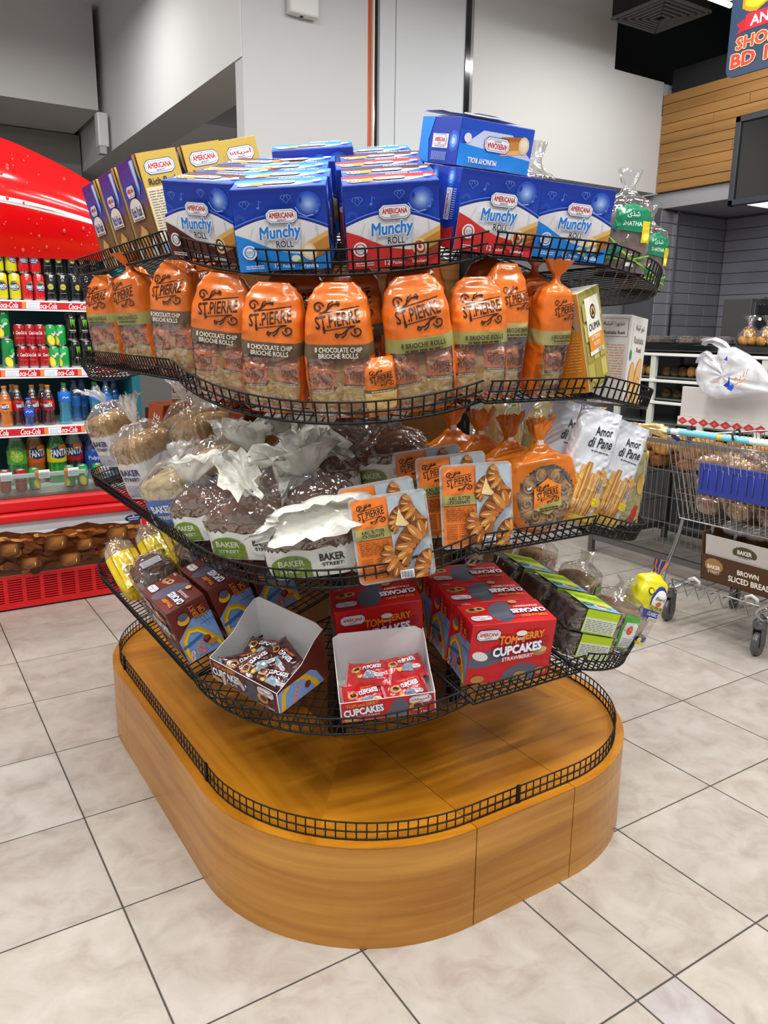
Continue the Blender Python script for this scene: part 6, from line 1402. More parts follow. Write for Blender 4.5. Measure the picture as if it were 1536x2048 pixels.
def pouch_bread():
    b = Bag(.12, .11, .13, [(0, .95), (.9, 1), (1, .8)], [(0, .95), (.9, 1), (1, .8)], .35, 81, .02); mb = MB(); mb.grid(b.F, 36, 12, None, '#a8865e'); mb.add([b.F(i / 36, 1) for i in range(36)], [tuple(range(36))], '#7a5a38', 0, True); br = mb.mesh('loaf', 'bread')
    g = Bag(.135, .125, .21, [(0, .95), (.5, 1), (.68, .9), (.85, .3), (.9, .2), (1, .5)], [(0, .95), (.5, 1), (.68, .9), (.85, .25), (1, .3)], .5, 82, .09); mb = MB(); mb.grid(g.F, 44, 28, None, '#dddddd'); wr = mb.mesh('clear_wrap', 'film')
    A = Art(); A.rect(-.5, 1, 5.2, 11.6, '#4fa83a', 4, 4); A.rect(.4, 1.6, 5.0, 9.6, '#e6e8ea', 4, 4); A.ell(2.6, 7.2, 1.2, 1.5, '#d9562e', 14); A.lines(1, 2.2, 4.4, 5, 5, '#9aa0a4', .4); m2 = MB(); A.emit(m2, g.front(.002), 0, 1.0); lb = m2.mesh('green_label', 'bagfilm'); return ('sliced_bread_bag', br, [('clear_wrap', wr, []), ('green_label', lb, [])])
PB = pouch_bread()
def gf_bag():
    b = Bag(.105, .08, .24, [(0, .9), (.06, 1), (.6, 1), (.74, .85), (.82, .3), (.86, .2), (.93, .42), (1, .5)], [(0, .9), (.6, 1), (.76, .7), (.84, .25), (1, .3)], .6, 91, .06)
    def cf(u, v):
        if v > .84: return ('#26348f' if (int(u * 20) % 3) else '#d9862a', 0)
        if v > .68: return ('#e8dc1a', 0)
        if v < .1: return ('#26348f' if v > .03 else '#d9d61e', 0)
        uu = u if u < .5 else u - 1
        if v < .34 and uu > -.06: return ('#d4d2cc', 1)
        if uu < -.1 and v > .1: return ('#a98a6a' if v < .42 else '#e3da28', 0)
        return ('#27389a' if v < .44 else '#e3e0c4' if uu > 0.02 else '#dcd42a', 0)
    mb = MB(); mb.grid(b.F, 52, 50, cf); A = Art(); A.ell(1.2, 14.0, 3.0, 3.6, '#27389a', 18); A.ell(1.4, 13.6, 2.7, 3.0, '#eceade', 18); A.text('Ener-G', 1.5, 14.2, 3.8, '#2a2a2a', 1.0, bold=.02, shear=.2); A.ell(1.4, 12.7, 1.0, .7, '#d8501e', 12); A.rect(-1.2, 10.8, 4.4, 12, '#e8dc1a', 3, 1); A.text('GLUTEN-FREE', 1.6, 11.4, 5.0, '#26284a', .9, bold=.03); A.text('CLASSIC W', 1.6, 9.6, 4.8, '#f0f0f4', 1.0, bold=.02); A.rect(.2, 7.6, 4, 8.6, '#eceade', 2, 1); A.lines(.4, 7.7, 3.8, 8.5, 2, '#6a6a7a', .5); A.ell(-2.6, 15.6, .9, .9, '#3a3a1a', 14); A.ell(-2.6, 15.6, .65, .65, '#e3da28', 14); A.ell(1, 1.6, .8, .8, '#e8dc1a', 12)
    A.emit(mb, b.front(), 0, 1.0); ch = [('bread_slices', lump(.085, .06, .13, 95, '#c8ab84', 'bread_slices'), [])]; return ('gluten_free_bag', mb.mesh('bag_body', ['bagfilm', 'film']), ch)
GF = gf_bag()
# ---- brown bread in printed clear bag (green card)
def shatha(seed):
    b = Bag(.115, .12, .155, [(0, .95), (.8, 1), (.95, .9), (1, .7)], [(0, .95), (.8, 1), (1, .7)], .4, seed, .03); mb = MB(); mb.grid(b.F, 36, 14, lambda u, v: (mixc('#6a4a34', '#8d6a50', .5 + .5 * noise.noise(Vector((u * 14, v * 12, seed)))), 0)); mb.add([b.F(i / 36, 1) for i in range(36)], [tuple(range(36))], '#5f4530', 0, True); br = mb.mesh('loaf', 'bread')
    g = Bag(.128, .132, .27, [(0, .97), (.55, 1), (.66, .92), (.8, .3), (.84, .2), (.92, .38), (1, .5)], [(0, .97), (.55, 1), (.66, .85), (.8, .25), (1, .25)], .5, seed, .06); mb = MB(); mb.grid(g.F, 46, 34, None, '#dddddd'); wr = mb.mesh('clear_wrap', 'film')
    A = Art(); A.poly([(-5, 10.5), (5.2, 10), (4.6, 15.5), (0, 17.5), (-4.4, 15.8)], '#0e7a52'); A.text('SHATHA', 0, 12.2, 5, '#e8efe8', 1.1, bold=.015); A.text(arabic('شذى'), 0, 14.4, 3.2, '#e8efe8', 1.6); A.stroke([(-5.6, 8.8), (-2, 5.2), (2, 2.6), (5.6, 1.2)], .5, '#7fc02a'); A.stroke([(-5.6, 3.4), (0, 3.0), (5.6, 4.6)], .45, '#6fb52a'); A.ell(-3.6, 5.4, 2, .9, '#1d7a52', 14, 30); A.rect(2.6, 7.6, 4.6, 13, '#d8c01e', 2, 4); A.ell(3.6, 9, .7, 1, '#f0e05a', 10); A.rect(-1, 1.4, 1.4, 2.4, '#e8e8e8')
    m2 = MB(); A.emit(m2, g.front(.002), 0, 1.0); lb = m2.mesh('green_label', 'bagfilm'); return ('brown_bread_bag', br, [('clear_wrap', wr, []), ('green_label', lb, [])])
SHA = [shatha(101), shatha(102)]
# ================================================================== GOODS ON THE BASKETS
def put(spec, pl, px, py, face, label, cat, group, lean=0., roll=0., up=1., s=1.0, fn=None, lift=.004):
    p = on(pl, px, py); n = PLANE[pl][1]; n2 = Vector((0, 0, 1)).lerp(n, up).normalized()
    M = orient(p + n * lift, face, n2, roll, lean, s); return M if spec is None else spawn(spec, label, cat, M, group)
def putr(pl, px, face, lean=0., roll=0., up=1., s=1.0, inset=.012, lift=.004):
    p = rimpt(pl, px, inset); n = PLANE[pl][1]; return orient(p + n * lift, face, Vector((0, 0, 1)).lerp(n, up).normalized(), roll, lean, s)
def behind(M, k, step, dx=0., dz=0.): return M @ Matrix.Translation((dx, step * k, dz))
# ---- top tier: snack boxes
GB = 'blue snack roll boxes on the top tier'
def at_front(pl, px, py, face, d, **kw): return put(None, pl, px, py, face, '', '', '', **kw) @ Matrix.Translation((0, d / 2, 0))
rows = [
    (('C', 417, 517, 62), [('choc', 'brown and blue snack box, front row, leftmost'), ('choc', 'blue and brown snack box behind the leftmost front box'), ('choc', 'third brown and blue snack box back from the left end')]),
    (('C', 572, 545, 32), [('vanilla', 'bright blue vanilla snack box, front row beside the brown one'), ('vanilla', 'blue vanilla snack box right behind the front vanilla box'), ('vanilla', 'blue vanilla snack box third back behind the front vanilla box'), ('vanilla', 'blue vanilla snack box at the back of the vanilla row')]),
    (('C', 790, 540, 28), [('straw', 'red and blue snack box at the centre of the front row'), ('choc', 'brown striped snack box behind the central red one'), ('straw', 'red striped snack box third back in the central row'), ('choc', 'brown striped snack box fourth back in the central row'), ('vanilla', 'blue snack box fifth back in the central row')]),
    (('F', 981, 492, 12), [('straw', 'red and blue snack box right of centre, under the upside-down box'), ('straw', 'red striped snack box behind the right red box')]),
    (('F', 1130, 520, 14), [('vanilla', 'bright blue vanilla snack box, front row, rightmost'), ('vanilla', 'blue vanilla snack box behind the rightmost front box')]),
]
BOXM = {}
for (sec, px, py, face), its in rows:
    M = putr((1, sec), px, face, inset=.03) @ Matrix.Translation((0, .05, 0)); BOXM[px] = M
    for k, (v, lb) in enumerate(its): spawn(MUN[v], lb, 'snack box', behind(M, k, .104, [0, .004, -.006, .008, -.01][k]), GB)
M = behind(BOXM[790], 4, .104, -.16, .02); spawn(MUN['vanilla'], 'blue vanilla snack box at the back, nearest the grey pillar', 'snack box', M, GB)
# upside-down vanilla box lying on the right red ones
M = BOXM[981]; p = M @ Vector((-.01, .06, .173)); up_n = (M.to_3x3() @ Vector((0, 0, 1))).normalized()
FLIP = Matrix(((-1, 0, 0, 0), (0, 0, -1, 0), (0, -1, 0, 0), (0, 0, 0, 1)))
spawn(MUN['vanilla'], 'blue vanilla snack box lying upside down on top of the red ones', 'snack box', orient(p, 4, up_n) @ Matrix.Translation((.02, .06, .052)) @ FLIP @ Matrix.Translation((0, 0, -.086)), GB)
# rusk boxes on the left
pn = PLANE[1, 'L'][1]
def left_pt(t, x, y): return Vector((x, y, plz((t, 'L'), x, y)))
for k, (y, lb) in enumerate(((2.255, 'gold and purple rusk box, nearest the blue boxes, gold side in view'), (2.465, 'purple fronted rusk box, second from the far left'), (2.68, 'purple fronted rusk box at the far left end'))):
    spawn(RUSK, lb, 'rusk box', orient(left_pt(1, .735, y) + pn * .004, 90, pn), 'rusk boxes at the left end of the top tier')
for k, (x, sp, lb) in enumerate(((.855, RUSK, 'gold sided rusk box behind the nearest rusk box'), (.972, RUSK_AR, 'gold rusk box with Arabic logo at the back right of the rusk boxes'))):
    spawn(sp, lb, 'rusk box', orient(left_pt(1, x, 2.25 + .03 * k) + pn * .004, 90, pn), 'rusk boxes at the left end of the top tier')
# brown bread bags at the right end
for i, (px, py, f, s, lb) in enumerate(((1252, 520, 30, 1.0, 'brown bread in clear bag with green card, beside the rightmost blue box'), (1318, 552, 10, .92, 'brown bread in clear green-edged bag at the far right end of the top tier'))):
    spawn(SHA[i], lb, 'bread bag', putr((1, 'R'), px, f, up=.6, s=s) @ Matrix.Translation((0, .066, 0)), 'brown bread bags with green cards')
M = BOXM[1130]; spawn(SHA[0], 'brown bread in clear bag with green card behind the rightmost blue boxes', 'bread bag', behind(M, 2.35, .104, .02) @ Matrix.Rotation(.5, 4, 'Z'), 'brown bread bags with green cards')
# ---- second tier: orange bags
GO = 'orange brioche bags on the second tier'
bags = [('L', 212, 735, 66, 'rolls', 0, 'orange brioche bag at the far left end of the second tier', 3, 1), ('L', 276, 748, 70, 'rtied', 0, 'orange brioche bag second from the far left, tied with a bright orange knot', 2, 1),
        ('L', 345, 765, 62, 'choc', 1, 'orange brioche bag leaning, third from the far left', 8, 1), ('C', 440, 812, 46, 'choc', 0, 'orange chocolate chip roll bag fourth from left, partly behind its right neighbour', 4, 1),
        ('C', 545, 838, 40, 'choc', 1, 'orange chocolate chip roll bag with crumpled clear top, left of centre', 3, 1.0), ('C', 683, 850, 34, 'choc', 0, 'orange chocolate chip roll bag at the centre of the second tier', 0, 1.02),
        ('C', 852, 835, 26, 'rolls', 0, 'orange bag of brioche rolls with olive band, right of centre', -5, 1.03), ('F', 935, 775, 20, 'rolls', 1, 'orange brioche roll bag set back behind its left neighbour, olive band', -7, .95),
        ('F', 1008, 790, 8, 'swirl', 0, 'narrow orange brioche swirl bag, left one of the two swirl bags', -3, 1.03), ('F', 1098, 795, 4, 'tied', 0, 'narrow orange brioche swirl bag with a fanned tied top', -2, .94)]
for k, (sec, px, py, f, kd, i, lb, roll, s) in enumerate(bags):
    M = putr((2, sec), px, f, roll=roll, s=s, up=.7); d = OB[kd][i][2]; M = M @ Matrix.Translation((0, d / 2, 0)); spawn_bag(OB[kd][i], lb, M, GO, k)
    if k in (0, 2, 4, 5, 6): spawn_bag(OB[['rolls', 'choc'][k % 2]][(i + 1) % 2], ['orange brioche bag behind the far left bag', '', 'orange brioche bag behind the third bag from the left', '', 'orange brioche bag behind the bag left of centre', 'orange brioche bag behind the central bag', 'orange brioche bag behind the bag with olive band'][k], M @ Matrix.Translation((.02 if k != 2 else -.02, .125, .012)), GO, k + 3)
    if k in (8, 9): spawn_bag(OB['tied'][0], ['orange tied bag behind the left swirl bag', 'orange tied bag behind the fanned swirl bag'][k - 8], M @ Matrix.Translation((.01, .105, .01)), GO, k)
# small single packet tucked between
spawn(('wrapped_brioche', ROLLS[1], []), 'small single orange wrapped brioche standing between two big bags', 'brioche', putr((2, 'C'), 768, 20, roll=-4, s=1.2, up=.6, inset=.006) @ Matrix.Translation((0, .02, 0)), None)
# boxes at the right end of the second tier
A = Art(); A.rect(-8, 0, 8, 25, '#8c8440'); A.rect(-7.2, .8, 7.2, 23.8, '#9d9348')
for k in range(4):
    for j in range(3): A.poly([(-6.4 + j * 4.4, 2 + k * 5.2), (-2.6 + j * 4.4, 2 + k * 5.2), (-2.6 + j * 4.4, 6.4 + k * 5.2), (-6.4 + j * 4.4, 6.4 + k * 5.2)], ['#b5a450', '#a3903f', '#c2b363'][(k + j) % 3])
A.rect(-4.6, 8.6, 5.0, 23, '#e9e6dc'); A.ell(.2, 19.2, 1.9, 1.9, '#3a2814', 18); A.ell(.2, 19.2, 1.4, 1.4, '#c9a86a', 16); A.poly([(-.7, 18.4), (.2, 20.2), (1.1, 18.4)], '#3a2814'); A.text('OUMA', .2, 15.6, 7.8, '#3a2814', 1.8, bold=.01); A.rect(-4.6, 9.8, 5, 13.6, '#e08a22'); A.text('BUTTERMILK', .2, 12.8, 6.2, '#f6ecd8', 1.0, bold=.02); A.text('RUSKS', .2, 11.2, 4.2, '#f6ecd8', 1.0, bold=.02); A.text('SLICED', 2.4, 9.2, 3.2, '#3a3a7a', .7, bold=.02)
Lf = Art(); Lf.rect(-6, 0, 6, 25, '#c9801f'); Lf.rect(-4.4, 15.6, 5, 24, '#a58f72'); Lf.text('OUMA', .4, 17.2, 7, '#2e2010', 1.7, bold=.01); Lf.ell(.4, 20.6, 1.6, 1.6, '#2e2010', 16); Lf.ell(.4, 20.6, 1.1, 1.1, '#a58f72', 14); Lf.lines(-4.6, 5.6, 4.8, 14.6, 12, '#e0a04a', .35, 2); Lf.ell(-3.4, 3, .7, .7, '#e6c48a', 10)
OUM = box_spec('rusk_carton', .15, .115, .25, '#d8d2c6', A, None, Lf, None)
A = Art(); A.rect(-7.6, 0, 7.6, 26, '#e8e4dc'); A.text(arabic('شابورة الرشاقة'), .8, 22.6, 8, '#3f3a38', 2.2); A.text('Rashaka', .8, 19.2, 8.6, '#8a8684', 2.0, bold=.02); A.text('Rusk', 1.6, 16.4, 4.4, '#6a6664', 1.4, bold=.02); A.ell(-5.4, 14.6, 1, 1.6, '#3f8f6a', 12); A.stroke([(-5.6, 24), (-5.6, 16)], .12, '#3f3a38')
for x, y, a in ((-2.6, 6.6, 4), (2.6, 8, -12), (2.8, 2.4, -4)): A.ell(x, y, 2.7, 6.2, '#d99a4c', 22, a); A.ell(x, y, 2.2, 5.6, '#edbd78', 22, a)
A.rect(-7.6, 0, 7.6, .6, '#c99a2a')
Lf = Art(); Lf.rect(-5.6, 0, 5.6, 26, '#dcd8d2'); Lf.rect(-4.6, 19.6, 4.8, 25, '#8f8b88'); Lf.rect(-4.4, 19.8, 4.6, 24.8, '#dfdcd8'); Lf.text(arabic('شابورة الرشاقة'), 0, 23.4, 7, '#3a3636', 1.5); Lf.text('Al Rashaka Rusk', 0, 20.9, 8, '#3a3636', 1.0, bold=.02); Lf.lines(-4.2, 8, 4.4, 18, 13, '#d8a070', .35, 4)
RSK = box_spec('white_rusk_box', .15, .11, .26, '#e4e0da', A, None, Lf, None)
M = putr((2, 'F'), 1206, -22, roll=-11, lean=-10, up=.2, lift=.03); spawn(OUM, 'orange and olive rusk box with window, leaning at the right end of the second tier', 'box', M @ Matrix.Translation((0, .06, 0)), None)
M = putr((2, 'R'), 1276, -22, roll=2, up=.2, inset=.03); spawn(RSK, 'white rusk box with orange biscuits, far right end of the second tier', 'box', M @ Matrix.Translation((0, .075, 0)), None)
# ---- third tier
GW = 'white bread loaves at the left of the third tier'
for k, (px, py, f, i, tq, lb) in enumerate(((222, 935, 70, 0, (0, 0, .2), 'white sliced loaf at the far left end of the third tier'), (285, 1000, 66, 1, (0, -.2, 0), 'white sliced loaf with blue lettering, second from the left, clear tail standing up'))):
    M = put(None, (3, 'L'), px, py, f, '', '', '', up=.9, s=1.05) @ Matrix.Translation((0, .08, 0)); spawn_loaf(WHI[i], lb, M, GW, tq)
    if k == 1: spawn_loaf(WHI[0], 'white sliced loaf behind the second one from the left, blue lettering', M @ Matrix.Translation((.06, .165, .01)), GW, (0, .5, 0)); spawn_loaf(WHI[1], 'white sliced loaf beside the orange carton', M @ Matrix.Translation((.19, .09, .01)), GW, (.3, .9, 0))
M = put(None, (3, 'L'), 352, 1055, 58, '', '', '', up=1, s=1.1) @ Matrix.Translation((0, .06, 0)); spawn_loaf(BLU[0], 'loaf in blue printed milk bread bag at the left basket rim', M, GW); spawn_loaf(BLU[1], 'loaf in clear blue printed bag behind the blue milk bread', M @ Matrix.Translation((.05, .135, .0)), GW)
GBN = 'brown loaves in clear bags with white tails'
brn = [('L', 412, 1085, 56, 0, 'brown loaf with white fan tail, left one at the basket rim', None, 1.0), ('C', 500, 1125, 46, 1, 'brown loaf tied with a grey clip, standing at the left of the front curve', (0, 0, -.9), 1.12), ('C', 632, 1158, 30, 3, 'brown loaf under spread white tail with green badge, at the front centre', (.2, 0, .3), 1.12)]
fm = []
for k, (sec, px, py, f, i, lb, tq, s) in enumerate(brn):
    M = put(None, (3, sec), px, py, f, '', '', '', s=s) @ Matrix.Translation((0, .065, 0)); fm.append(M); spawn_loaf(BRN[i], lb, M, GBN, tq)
back = [(0, .06, .14, 2, 'brown loaf with upright white tail behind the left rim loaf'), (0, .15, .28, 0, 'brown loaf with tall white tail beside the orange carton'), (1, .03, .14, 3, 'brown loaf with bow shaped tail behind the clip tied loaf'), (1, .06, .28, 1, 'brown loaf third back in the left middle row'), (1, .09, .42, 2, 'brown loaf at the back of the left middle row'),
        (2, -.01, .14, 1, 'brown loaf right behind the front centre loaf'), (2, .01, .28, 0, 'brown loaf third back behind the front centre loaf'), (2, .05, .40, 3, 'brown loaf with white bow tail before the brown board'), (2, .19, .35, 2, 'brown loaf in the shade behind the croissant trays')]
for k, (b_, dx, dy, i, lb) in enumerate(back): spawn_loaf(BRN[i], lb, fm[b_] @ Matrix.Translation((dx, dy, .006)) @ Matrix.Rotation(.15 * math.sin(k * 2.3), 4, 'Z'), GBN, (.2 * math.sin(k), .25 * math.cos(k * 1.7), k * .8))
# croissant trays
cro = [('C', 798, 1165, 27, 0, 0, 'clear croissant tray at the front rim, left one of the two front trays'), ('F', 958, 1098, 24, 0, 0, 'clear croissant tray at the front rim, right one of the two front trays')]
for k, (sec, px, py, f, dx, dz, lb) in enumerate(cro):
    M = put(None, (3, sec), px, py, f, '', '', '', up=.4, lean=-9, roll=-5 if k == 0 else -5); M = M @ Matrix.Translation((0, .03, 0)); spawn_cro(lb, M)
    if k == 0: spawn_cro('clear croissant tray directly behind the left front tray', M @ Matrix.Translation((-.012, .06, .022)) @ Matrix.Rotation(-.04, 4, 'Y'))
    else: spawn_cro('clear croissant tray behind the right front tray', M @ Matrix.Translation((-.035, .075, .02)) @ Matrix.Rotation(-.05, 4, 'Y')); spawn_cro('farthest clear croissant tray, rear of the right ones', M @ Matrix.Translation((-.075, .15, .035)) @ Matrix.Rotation(-.08, 4, 'Y'))
# round orange wreath bags
for k, (sec, px, py, f, i, lb) in enumerate((('F', 1098, 1075, 10, 0, 'round orange brioche wreath bag in front, with hexagonal label'),)):
    M = put(None, (3, sec), px, py, f, '', '', '', up=.6, lean=-6, roll=-6, s=1.06) @ Matrix.Translation((0, .045, 0)); spawn_wre(0, lb, M)
    for j, (dx, dy, q) in enumerate(((-.03, .09, 'second round orange brioche bag, behind the front one'), (-.065, .18, 'third round orange brioche bag back'), (-.10, .27, 'fourth round orange brioche bag back, mostly hidden'))): spawn_wre((j + 1) % 2, q, M @ Matrix.Translation((dx, dy, .008 * j)))
# breadsticks and cream bags
amo = [('R', 1206, 1058, 14, 0, 'silver white breadstick bag in front, rightmost of its kind', 9, 0), ('R', 1150, 1056, 14, 1, 'silver white breadstick bag behind the wreath bag edge', 6, 0)]
for k, (sec, px, py, f, i, lb, roll, z) in enumerate(amo):
    M = put(None, (3, sec), px, py, f, '', '', '', up=.5, roll=roll, lean=-5, s=1.08) @ Matrix.Translation((0, .035, 0)); spawn(AMO[i], lb, 'breadstick bag', M, 'silver white breadstick bags')
    spawn(AMO[1 - i], ['silver white breadstick bag directly behind the front right one', 'silver white breadstick bag at the back, beside the wreath tails'][k], 'breadstick bag', M @ Matrix.Translation((-.035, .075, .004)), 'silver white breadstick bags')
for k, (x, y, f, i, roll, lb) in enumerate(((2.0, 1.70, 2, 0, 9, 'cream crispbread bag with yellow tail at the far right, front'), (1.95, 1.86, -14, 1, 5, 'cream crispbread bag behind the far right one, green tie'), (1.80, 1.87, 0, 0, 2, 'cream crispbread bag behind the breadstick bags'), (1.63, 1.86, 0, 1, -2, 'cream crispbread bag farthest back, under the second tier'))):
    spawn_cre(i, lb, orient(Vector((x, y, plz((3, 'R'), x, y) + .006)), f, None, roll, 0, 1.0 if k == 0 else .95))
# cartons at the back left of tier 3
A = Art(); A.rect(-10, 0, 10, 12, '#b5501c'); A.text('MINI', 3, 8.4, 8, '#f2e6d8', 2.4, bold=.03, shear=.2); A.rect(-2, 3.6, 9, 6.6, '#b3221c'); A.text('CAKE', 3.6, 5, 8, '#f6ecd8', 2.0, bold=.03, shear=.2); A.ell(-6, 4, 3, 2, '#d8a050', 16); A.ell(-5.6, 4.4, 1.8, 1.1, '#6a3414', 14)
OC = box_spec('orange_carton', .20, .12, .12, '#7a2f14', A)
spawn(OC, 'orange cake carton among the bread at the back of the third tier', 'carton', orient(left_pt(3, 1.03, 2.72) + Vector((0, 0, .02)), 44, None, roll=4, s=1.15) , 'cartons at the back of the third tier')
A = Art(); A.rect(-3, 0, 3, 20, '#c0541c'); A.text('CAKE', 0, 13, 8, '#f2e6d8', 2.4, bold=.03, rot=80, shear=.2); A.ell(0, 4, 2, 1.6, '#d8a050', 14); OC2 = box_spec('orange_carton', .06, .1, .2, '#b04c1a', A, None, None, None)
spawn(OC2, 'narrow orange carton standing between the two left loaves', 'carton', orient(left_pt(3, .86, 2.86) + Vector((0, 0, .01)), 60, None, roll=8, s=1.15), 'cartons at the back of the third tier')
A = Art(); A.rect(-7, 0, 7, 9, '#b5641c'); A.rect(-6.6, 3, 6.6, 8.8, '#e2deda'); A.text('FLUFFY', 0, 6.2, 9, '#b3221c', 2, bold=.03); A.lines(-4, 3.6, 4, 4.6, 2, '#8a8480', .4)
FLU = box_spec('fluffy_carton', .075, .12, .075, '#a8601c', A)
for k in range(3): spawn(FLU, ['white fronted small carton under the second tier, left', 'white fronted small carton under the second tier, middle', 'white fronted small carton under the second tier, right'][k], 'carton', orient(Vector((.95 + .064 * k, 2.84 - .042 * k, 1.338)), 33), 'small white fronted cartons')
mb = MB(); mb.box((-.16, -.1, 0), (.16, .1, .176), '#4a1c12', 0, .003); spawn(('brown_carton', mb.mesh('carton', 'card'), []), 'dark red brown carton carrying the small white fronted cartons', 'carton', orient(Vector((.99, 2.86, 1.16)), 33), None)
# ---- lowest tier
GY = 'yellow wrapped buns at the left of the lowest tier'
pn4 = PLANE[4, 'L'][1]
for k, (px, py, lb) in enumerate(((238, 1188, 'yellow wrapped bun pack at the far left of the lowest tier'), (285, 1158, 'yellow wrapped bun pack second from the far left'), (335, 1130, 'yellow wrapped bun pack third from the far left, dark oval label'), (388, 1105, 'yellow wrapped bun pack beside the upper basket edge'))):
    p = left_pt(4, .715 + .113 * k, 2.76) + pn4 * .075
    spawn(YEL[k % 2], lb, 'bun pack', orient(p, 186, pn4, lean=-34) @ Matrix.Diagonal((.95, 1.2, .95, 1)), GY)
for k in range(3):
    p = left_pt(4, .745 + .148 * k, 2.465) + pn4 * .01
    spawn(DRK, ['lower chocolate loaf at the rim, underneath another', 'lower chocolate loaf in the middle, underneath another', 'lower chocolate loaf at the right, underneath another'][k], 'loaf', orient(p, 4, pn4), 'chocolate loaves with silver labels'); p = p + pn4 * .095
    spawn(DRK, ['chocolate loaf in clear wrap with silver label, next to the basket rim', 'chocolate loaf in clear wrap, middle one of the three', 'chocolate loaf in clear wrap, right one under the upper basket'][k], 'loaf', orient(p, 4, pn4), 'chocolate loaves with silver labels')
for k in range(3):
    p = left_pt(4, .725 + .124 * k, 2.19) + pn4 * .008
    spawn(CUP['brown'], ['brown cupcake box next to the rim, left one of three', 'brown cupcake box, middle one of three', 'brown cupcake box, right one of three, partly under the upper basket'][k], 'cake box', orient(p, 90, pn4), 'brown cupcake boxes')
# open boxes with packets
def fill(t, kind, spots, lbs, grp):
    for k, (x, y, z, a, b_, c) in enumerate(spots):
        spawn(PKT[kind][k % 3], lbs[k], 'cake packet', t.matrix_world @ Matrix.Translation((x, y, z)) @ Matrix.Rotation(c, 4, 'Z') @ Matrix.Rotation(a, 4, 'X') @ Matrix.Rotation(b_, 4, 'Y') @ Matrix.Scale(1.04, 4), grp)
M = put(None, (4, 'C'), 492, 1392, 72, '', '', '', s=1.24) @ Matrix.Translation((0, .075, 0))
t = open_tray('#5b211b', '#4a4a5c', 'open brown cupcake box with white inside holding brown packets', M, 'CHOCOLATE'); SC.view_layers[0].update()
fill(t, 'brown', [(-.055, -.025, .012, .5, .1, 1.0), (-.008, -.022, .026, .3, -.2, 1.3), (.045, -.022, .014, .35, .1, .2), (.035, .03, .034, .6, .1, -.4), (-.045, .035, .016, .3, 0, .3)], ['brown cake packet at the left of the open brown box', 'brown cake packet in the middle of the open brown box', 'brown cake packet at the right front of the open brown box', 'brown cake packet at the back of the open brown box', 'brown cake packet at the bottom left back of the open brown box'], 'brown cake packets')
M = put(None, (4, 'C'), 778, 1436, 26, '', '', '', s=1.12, up=.9) @ Matrix.Translation((0, .075, 0))
t = open_tray('#cf1f24', '#5f6172', 'open red cupcake box with white inside holding red packets', M, 'STRAWBERRY'); SC.view_layers[0].update()
fill(t, 'red', [(-.05, -.02, .012, .6, .0, .05), (.042, -.02, .016, .55, .1, .2), (-.03, .018, .042, .35, -.1, -.2), (.046, .03, .04, .35, .1, .2)], ['red cake packet at the left front of the open red box', 'red cake packet at the right front of the open red box', 'red cake packet lying on top at the left of the open red box', 'red cake packet lying on top at the right of the open red box'], 'red cake packets')
GR = 'red cupcake boxes on the lowest tier'
M = put(None, (4, 'C'), 765, 1320, 22, '', '', '', up=.9) @ Matrix.Translation((0, .06, .0)); spawn(CUP['red'], 'red strawberry cupcake box behind the open red box', 'cake box', M, GR)
M = put(None, (4, 'F'), 1012, 1366, 14, '', '', '', up=.9, s=1.02) @ Matrix.Translation((0, .06, .0))
for k in range(3): spawn(CUP['red'], ['red strawberry cupcake box at the front rim, right of the open box', 'red strawberry cupcake box second back in the right row', 'red strawberry cupcake box third back in the right row'][k], 'cake box', behind(M, k, .124, -.004 * k, .004), GR)
# rye packs
GRY = 'dark rye bread packs with lime labels'
M = put(None, (4, 'R'), 1172, 1318, 12, '', '', '', up=.8, s=1.1) @ Matrix.Translation((0, .06, 0))
spawn(RYE, 'dark rye bread pack at the bottom of the front stack', 'rye bread', M, GRY); spawn(RYE, 'dark rye bread pack on top of the front stack', 'rye bread', M @ Matrix.Translation((-.005, .0, .072)) @ Matrix.Rotation(-.06, 4, 'Z'), GRY)
spawn(RYE, 'dark rye bread pack at the bottom of the second stack', 'rye bread', M @ Matrix.Translation((-.015, .145, .0)), GRY); spawn(RYE, 'dark rye bread pack on top, second one back', 'rye bread', M @ Matrix.Translation((-.02, .14, .074)), GRY)
spawn(RYE, 'dark rye bread pack on top, third one back', 'rye bread', M @ Matrix.Translation((-.05, .28, .074)), GRY); spawn(RYE, 'dark rye bread pack at the bottom of the rear stack', 'rye bread', M @ Matrix.Translation((-.045, .285, .0)), GRY)
spawn(PB, 'sliced bread in clear bag with green and white label beside the rye packs', 'bread bag', M @ Matrix.Translation((.165, .08, .0)) @ Matrix.Rotation(-.15, 4, 'Z'), 'clear bread bags on the lowest tier')
spawn(PB, 'sliced bread in clear bag behind the rye packs', 'bread bag', M @ Matrix.Translation((.13, .24, .02)) @ Matrix.Rotation(.4, 4, 'Z'), 'clear bread bags on the lowest tier')
spawn(GF, 'yellow and blue gluten free bread bag at the right end of the lowest tier', 'bread bag', M @ Matrix.Translation((.275, .12, .01)) @ Matrix.Rotation(.12, 4, 'Y') @ Matrix.Scale(1.1, 4), None)
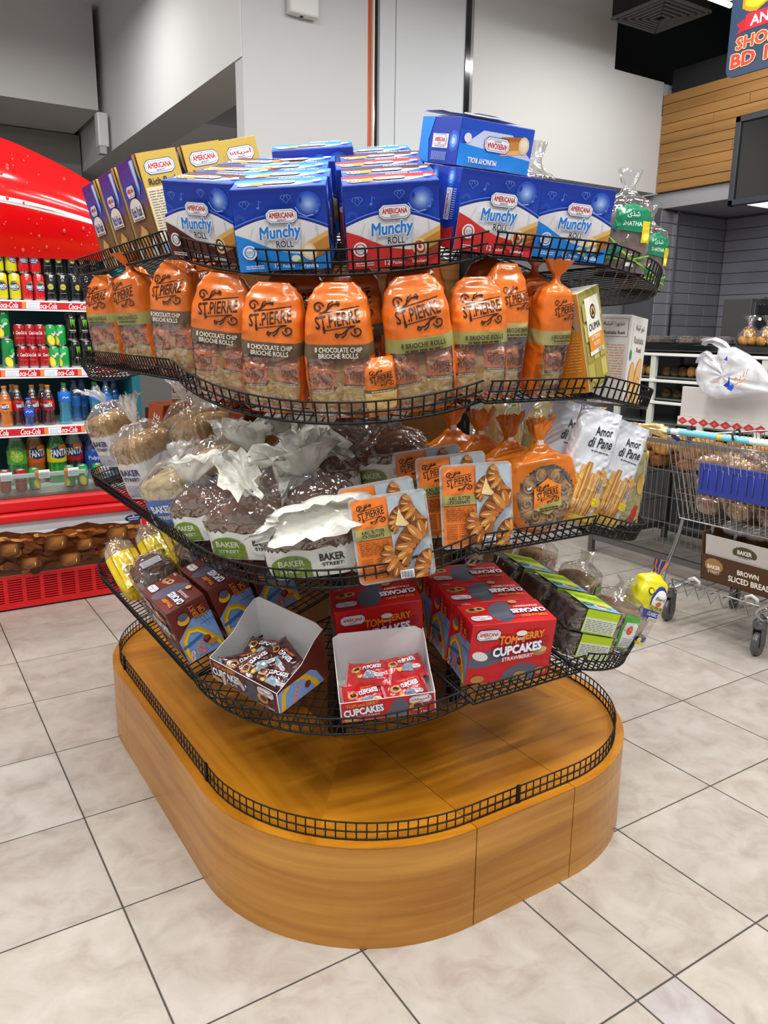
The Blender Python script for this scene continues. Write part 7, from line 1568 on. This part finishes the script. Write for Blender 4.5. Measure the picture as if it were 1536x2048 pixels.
# goods on the hidden right side, seen past the corner
for k in range(4):
    y = 2.14 + .2 * k; q = ['nearest the front', 'second from the front', 'third from the front', 'at the rear']
    for tr, sp, nm in ((2, SHA[k % 2], 'brown bread bag'), (4, PB, 'clear sliced bread bag')):
        x = 2.06; spawn(sp, f'{nm} on the hidden right side, {TN[tr]} tier, {q[k]}', 'bread bag', orient(Vector((x, y, plz((tr, 'E'), x, y) + .004)), -90, PLANE[tr, 'E'][1]), f'bread bags on the right side, {TN[tr]} tier')
        if tr == 2: x = 1.9; spawn(SHA[1 - k % 2], f'brown bread bag, inner row of the hidden right side, {q[k]}', 'bread bag', orient(Vector((x, y, plz((tr, 'E'), x, y) + .004)), -90, PLANE[tr, 'E'][1]), 'bread bags on the right side, second tier')
    x = 2.05; spawn_loaf(BRN[k], f'brown loaf on the hidden right side, third tier, {q[k]}', orient(Vector((x, y + .03, plz((3, 'E'), x, y) + .004)), -90, PLANE[3, 'E'][1], s=.93), 'brown loaves on the right side of the stand')
# bread in the trolley and on its carton
rb2 = random.Random(5); TL = ['pastry']
tb = [('wrapped_bread', lump(.17, .1, .1, 120 + k, c), [('clear_wrap', lump(.18, .11, .107, 120 + k, '#dddddd', 'clear_wrap', 'film'), [])]) for k, c in enumerate(('#8a5a2c', '#b08448', '#6d4420'))]
pos = [(x, y, l) for l in (0, 1, 2) for x in (3.74, 3.92, 4.1) for y in (2.56, 2.38, 2.2, 2.03)]
for k, (x, y, l) in enumerate(pos):
    spawn(tb[k % 3], f'brown wrapped bread in the trolley, {["bottom", "middle", "top"][l]} layer, {["near", "middle", "far"][int((x - 3.7) / .18)]} row, {ORD[int((2.6 - y) / .175)]} from the left', 'bread', orient((x, y, .665 + .108 * l), rb2.uniform(50, 130), roll=rb2.uniform(-8, 8)), 'wrapped breads piled in the trolley')
mb_ = MB()
for k in range(3):
    me = lump(.16, .1, .075, 140 + k, '#8c8a80', 'bread', 'milky')
    spawn(('wrapped_bread', me, []), ['greyish wrapped bread at the left of the carton on the rack', 'greyish wrapped bread in the middle of the carton on the rack', 'greyish wrapped bread at the right of the carton on the rack'][k], 'bread', orient((3.82, 2.42 - .12 * k, .56), 70), 'wrapped breads in the carton')
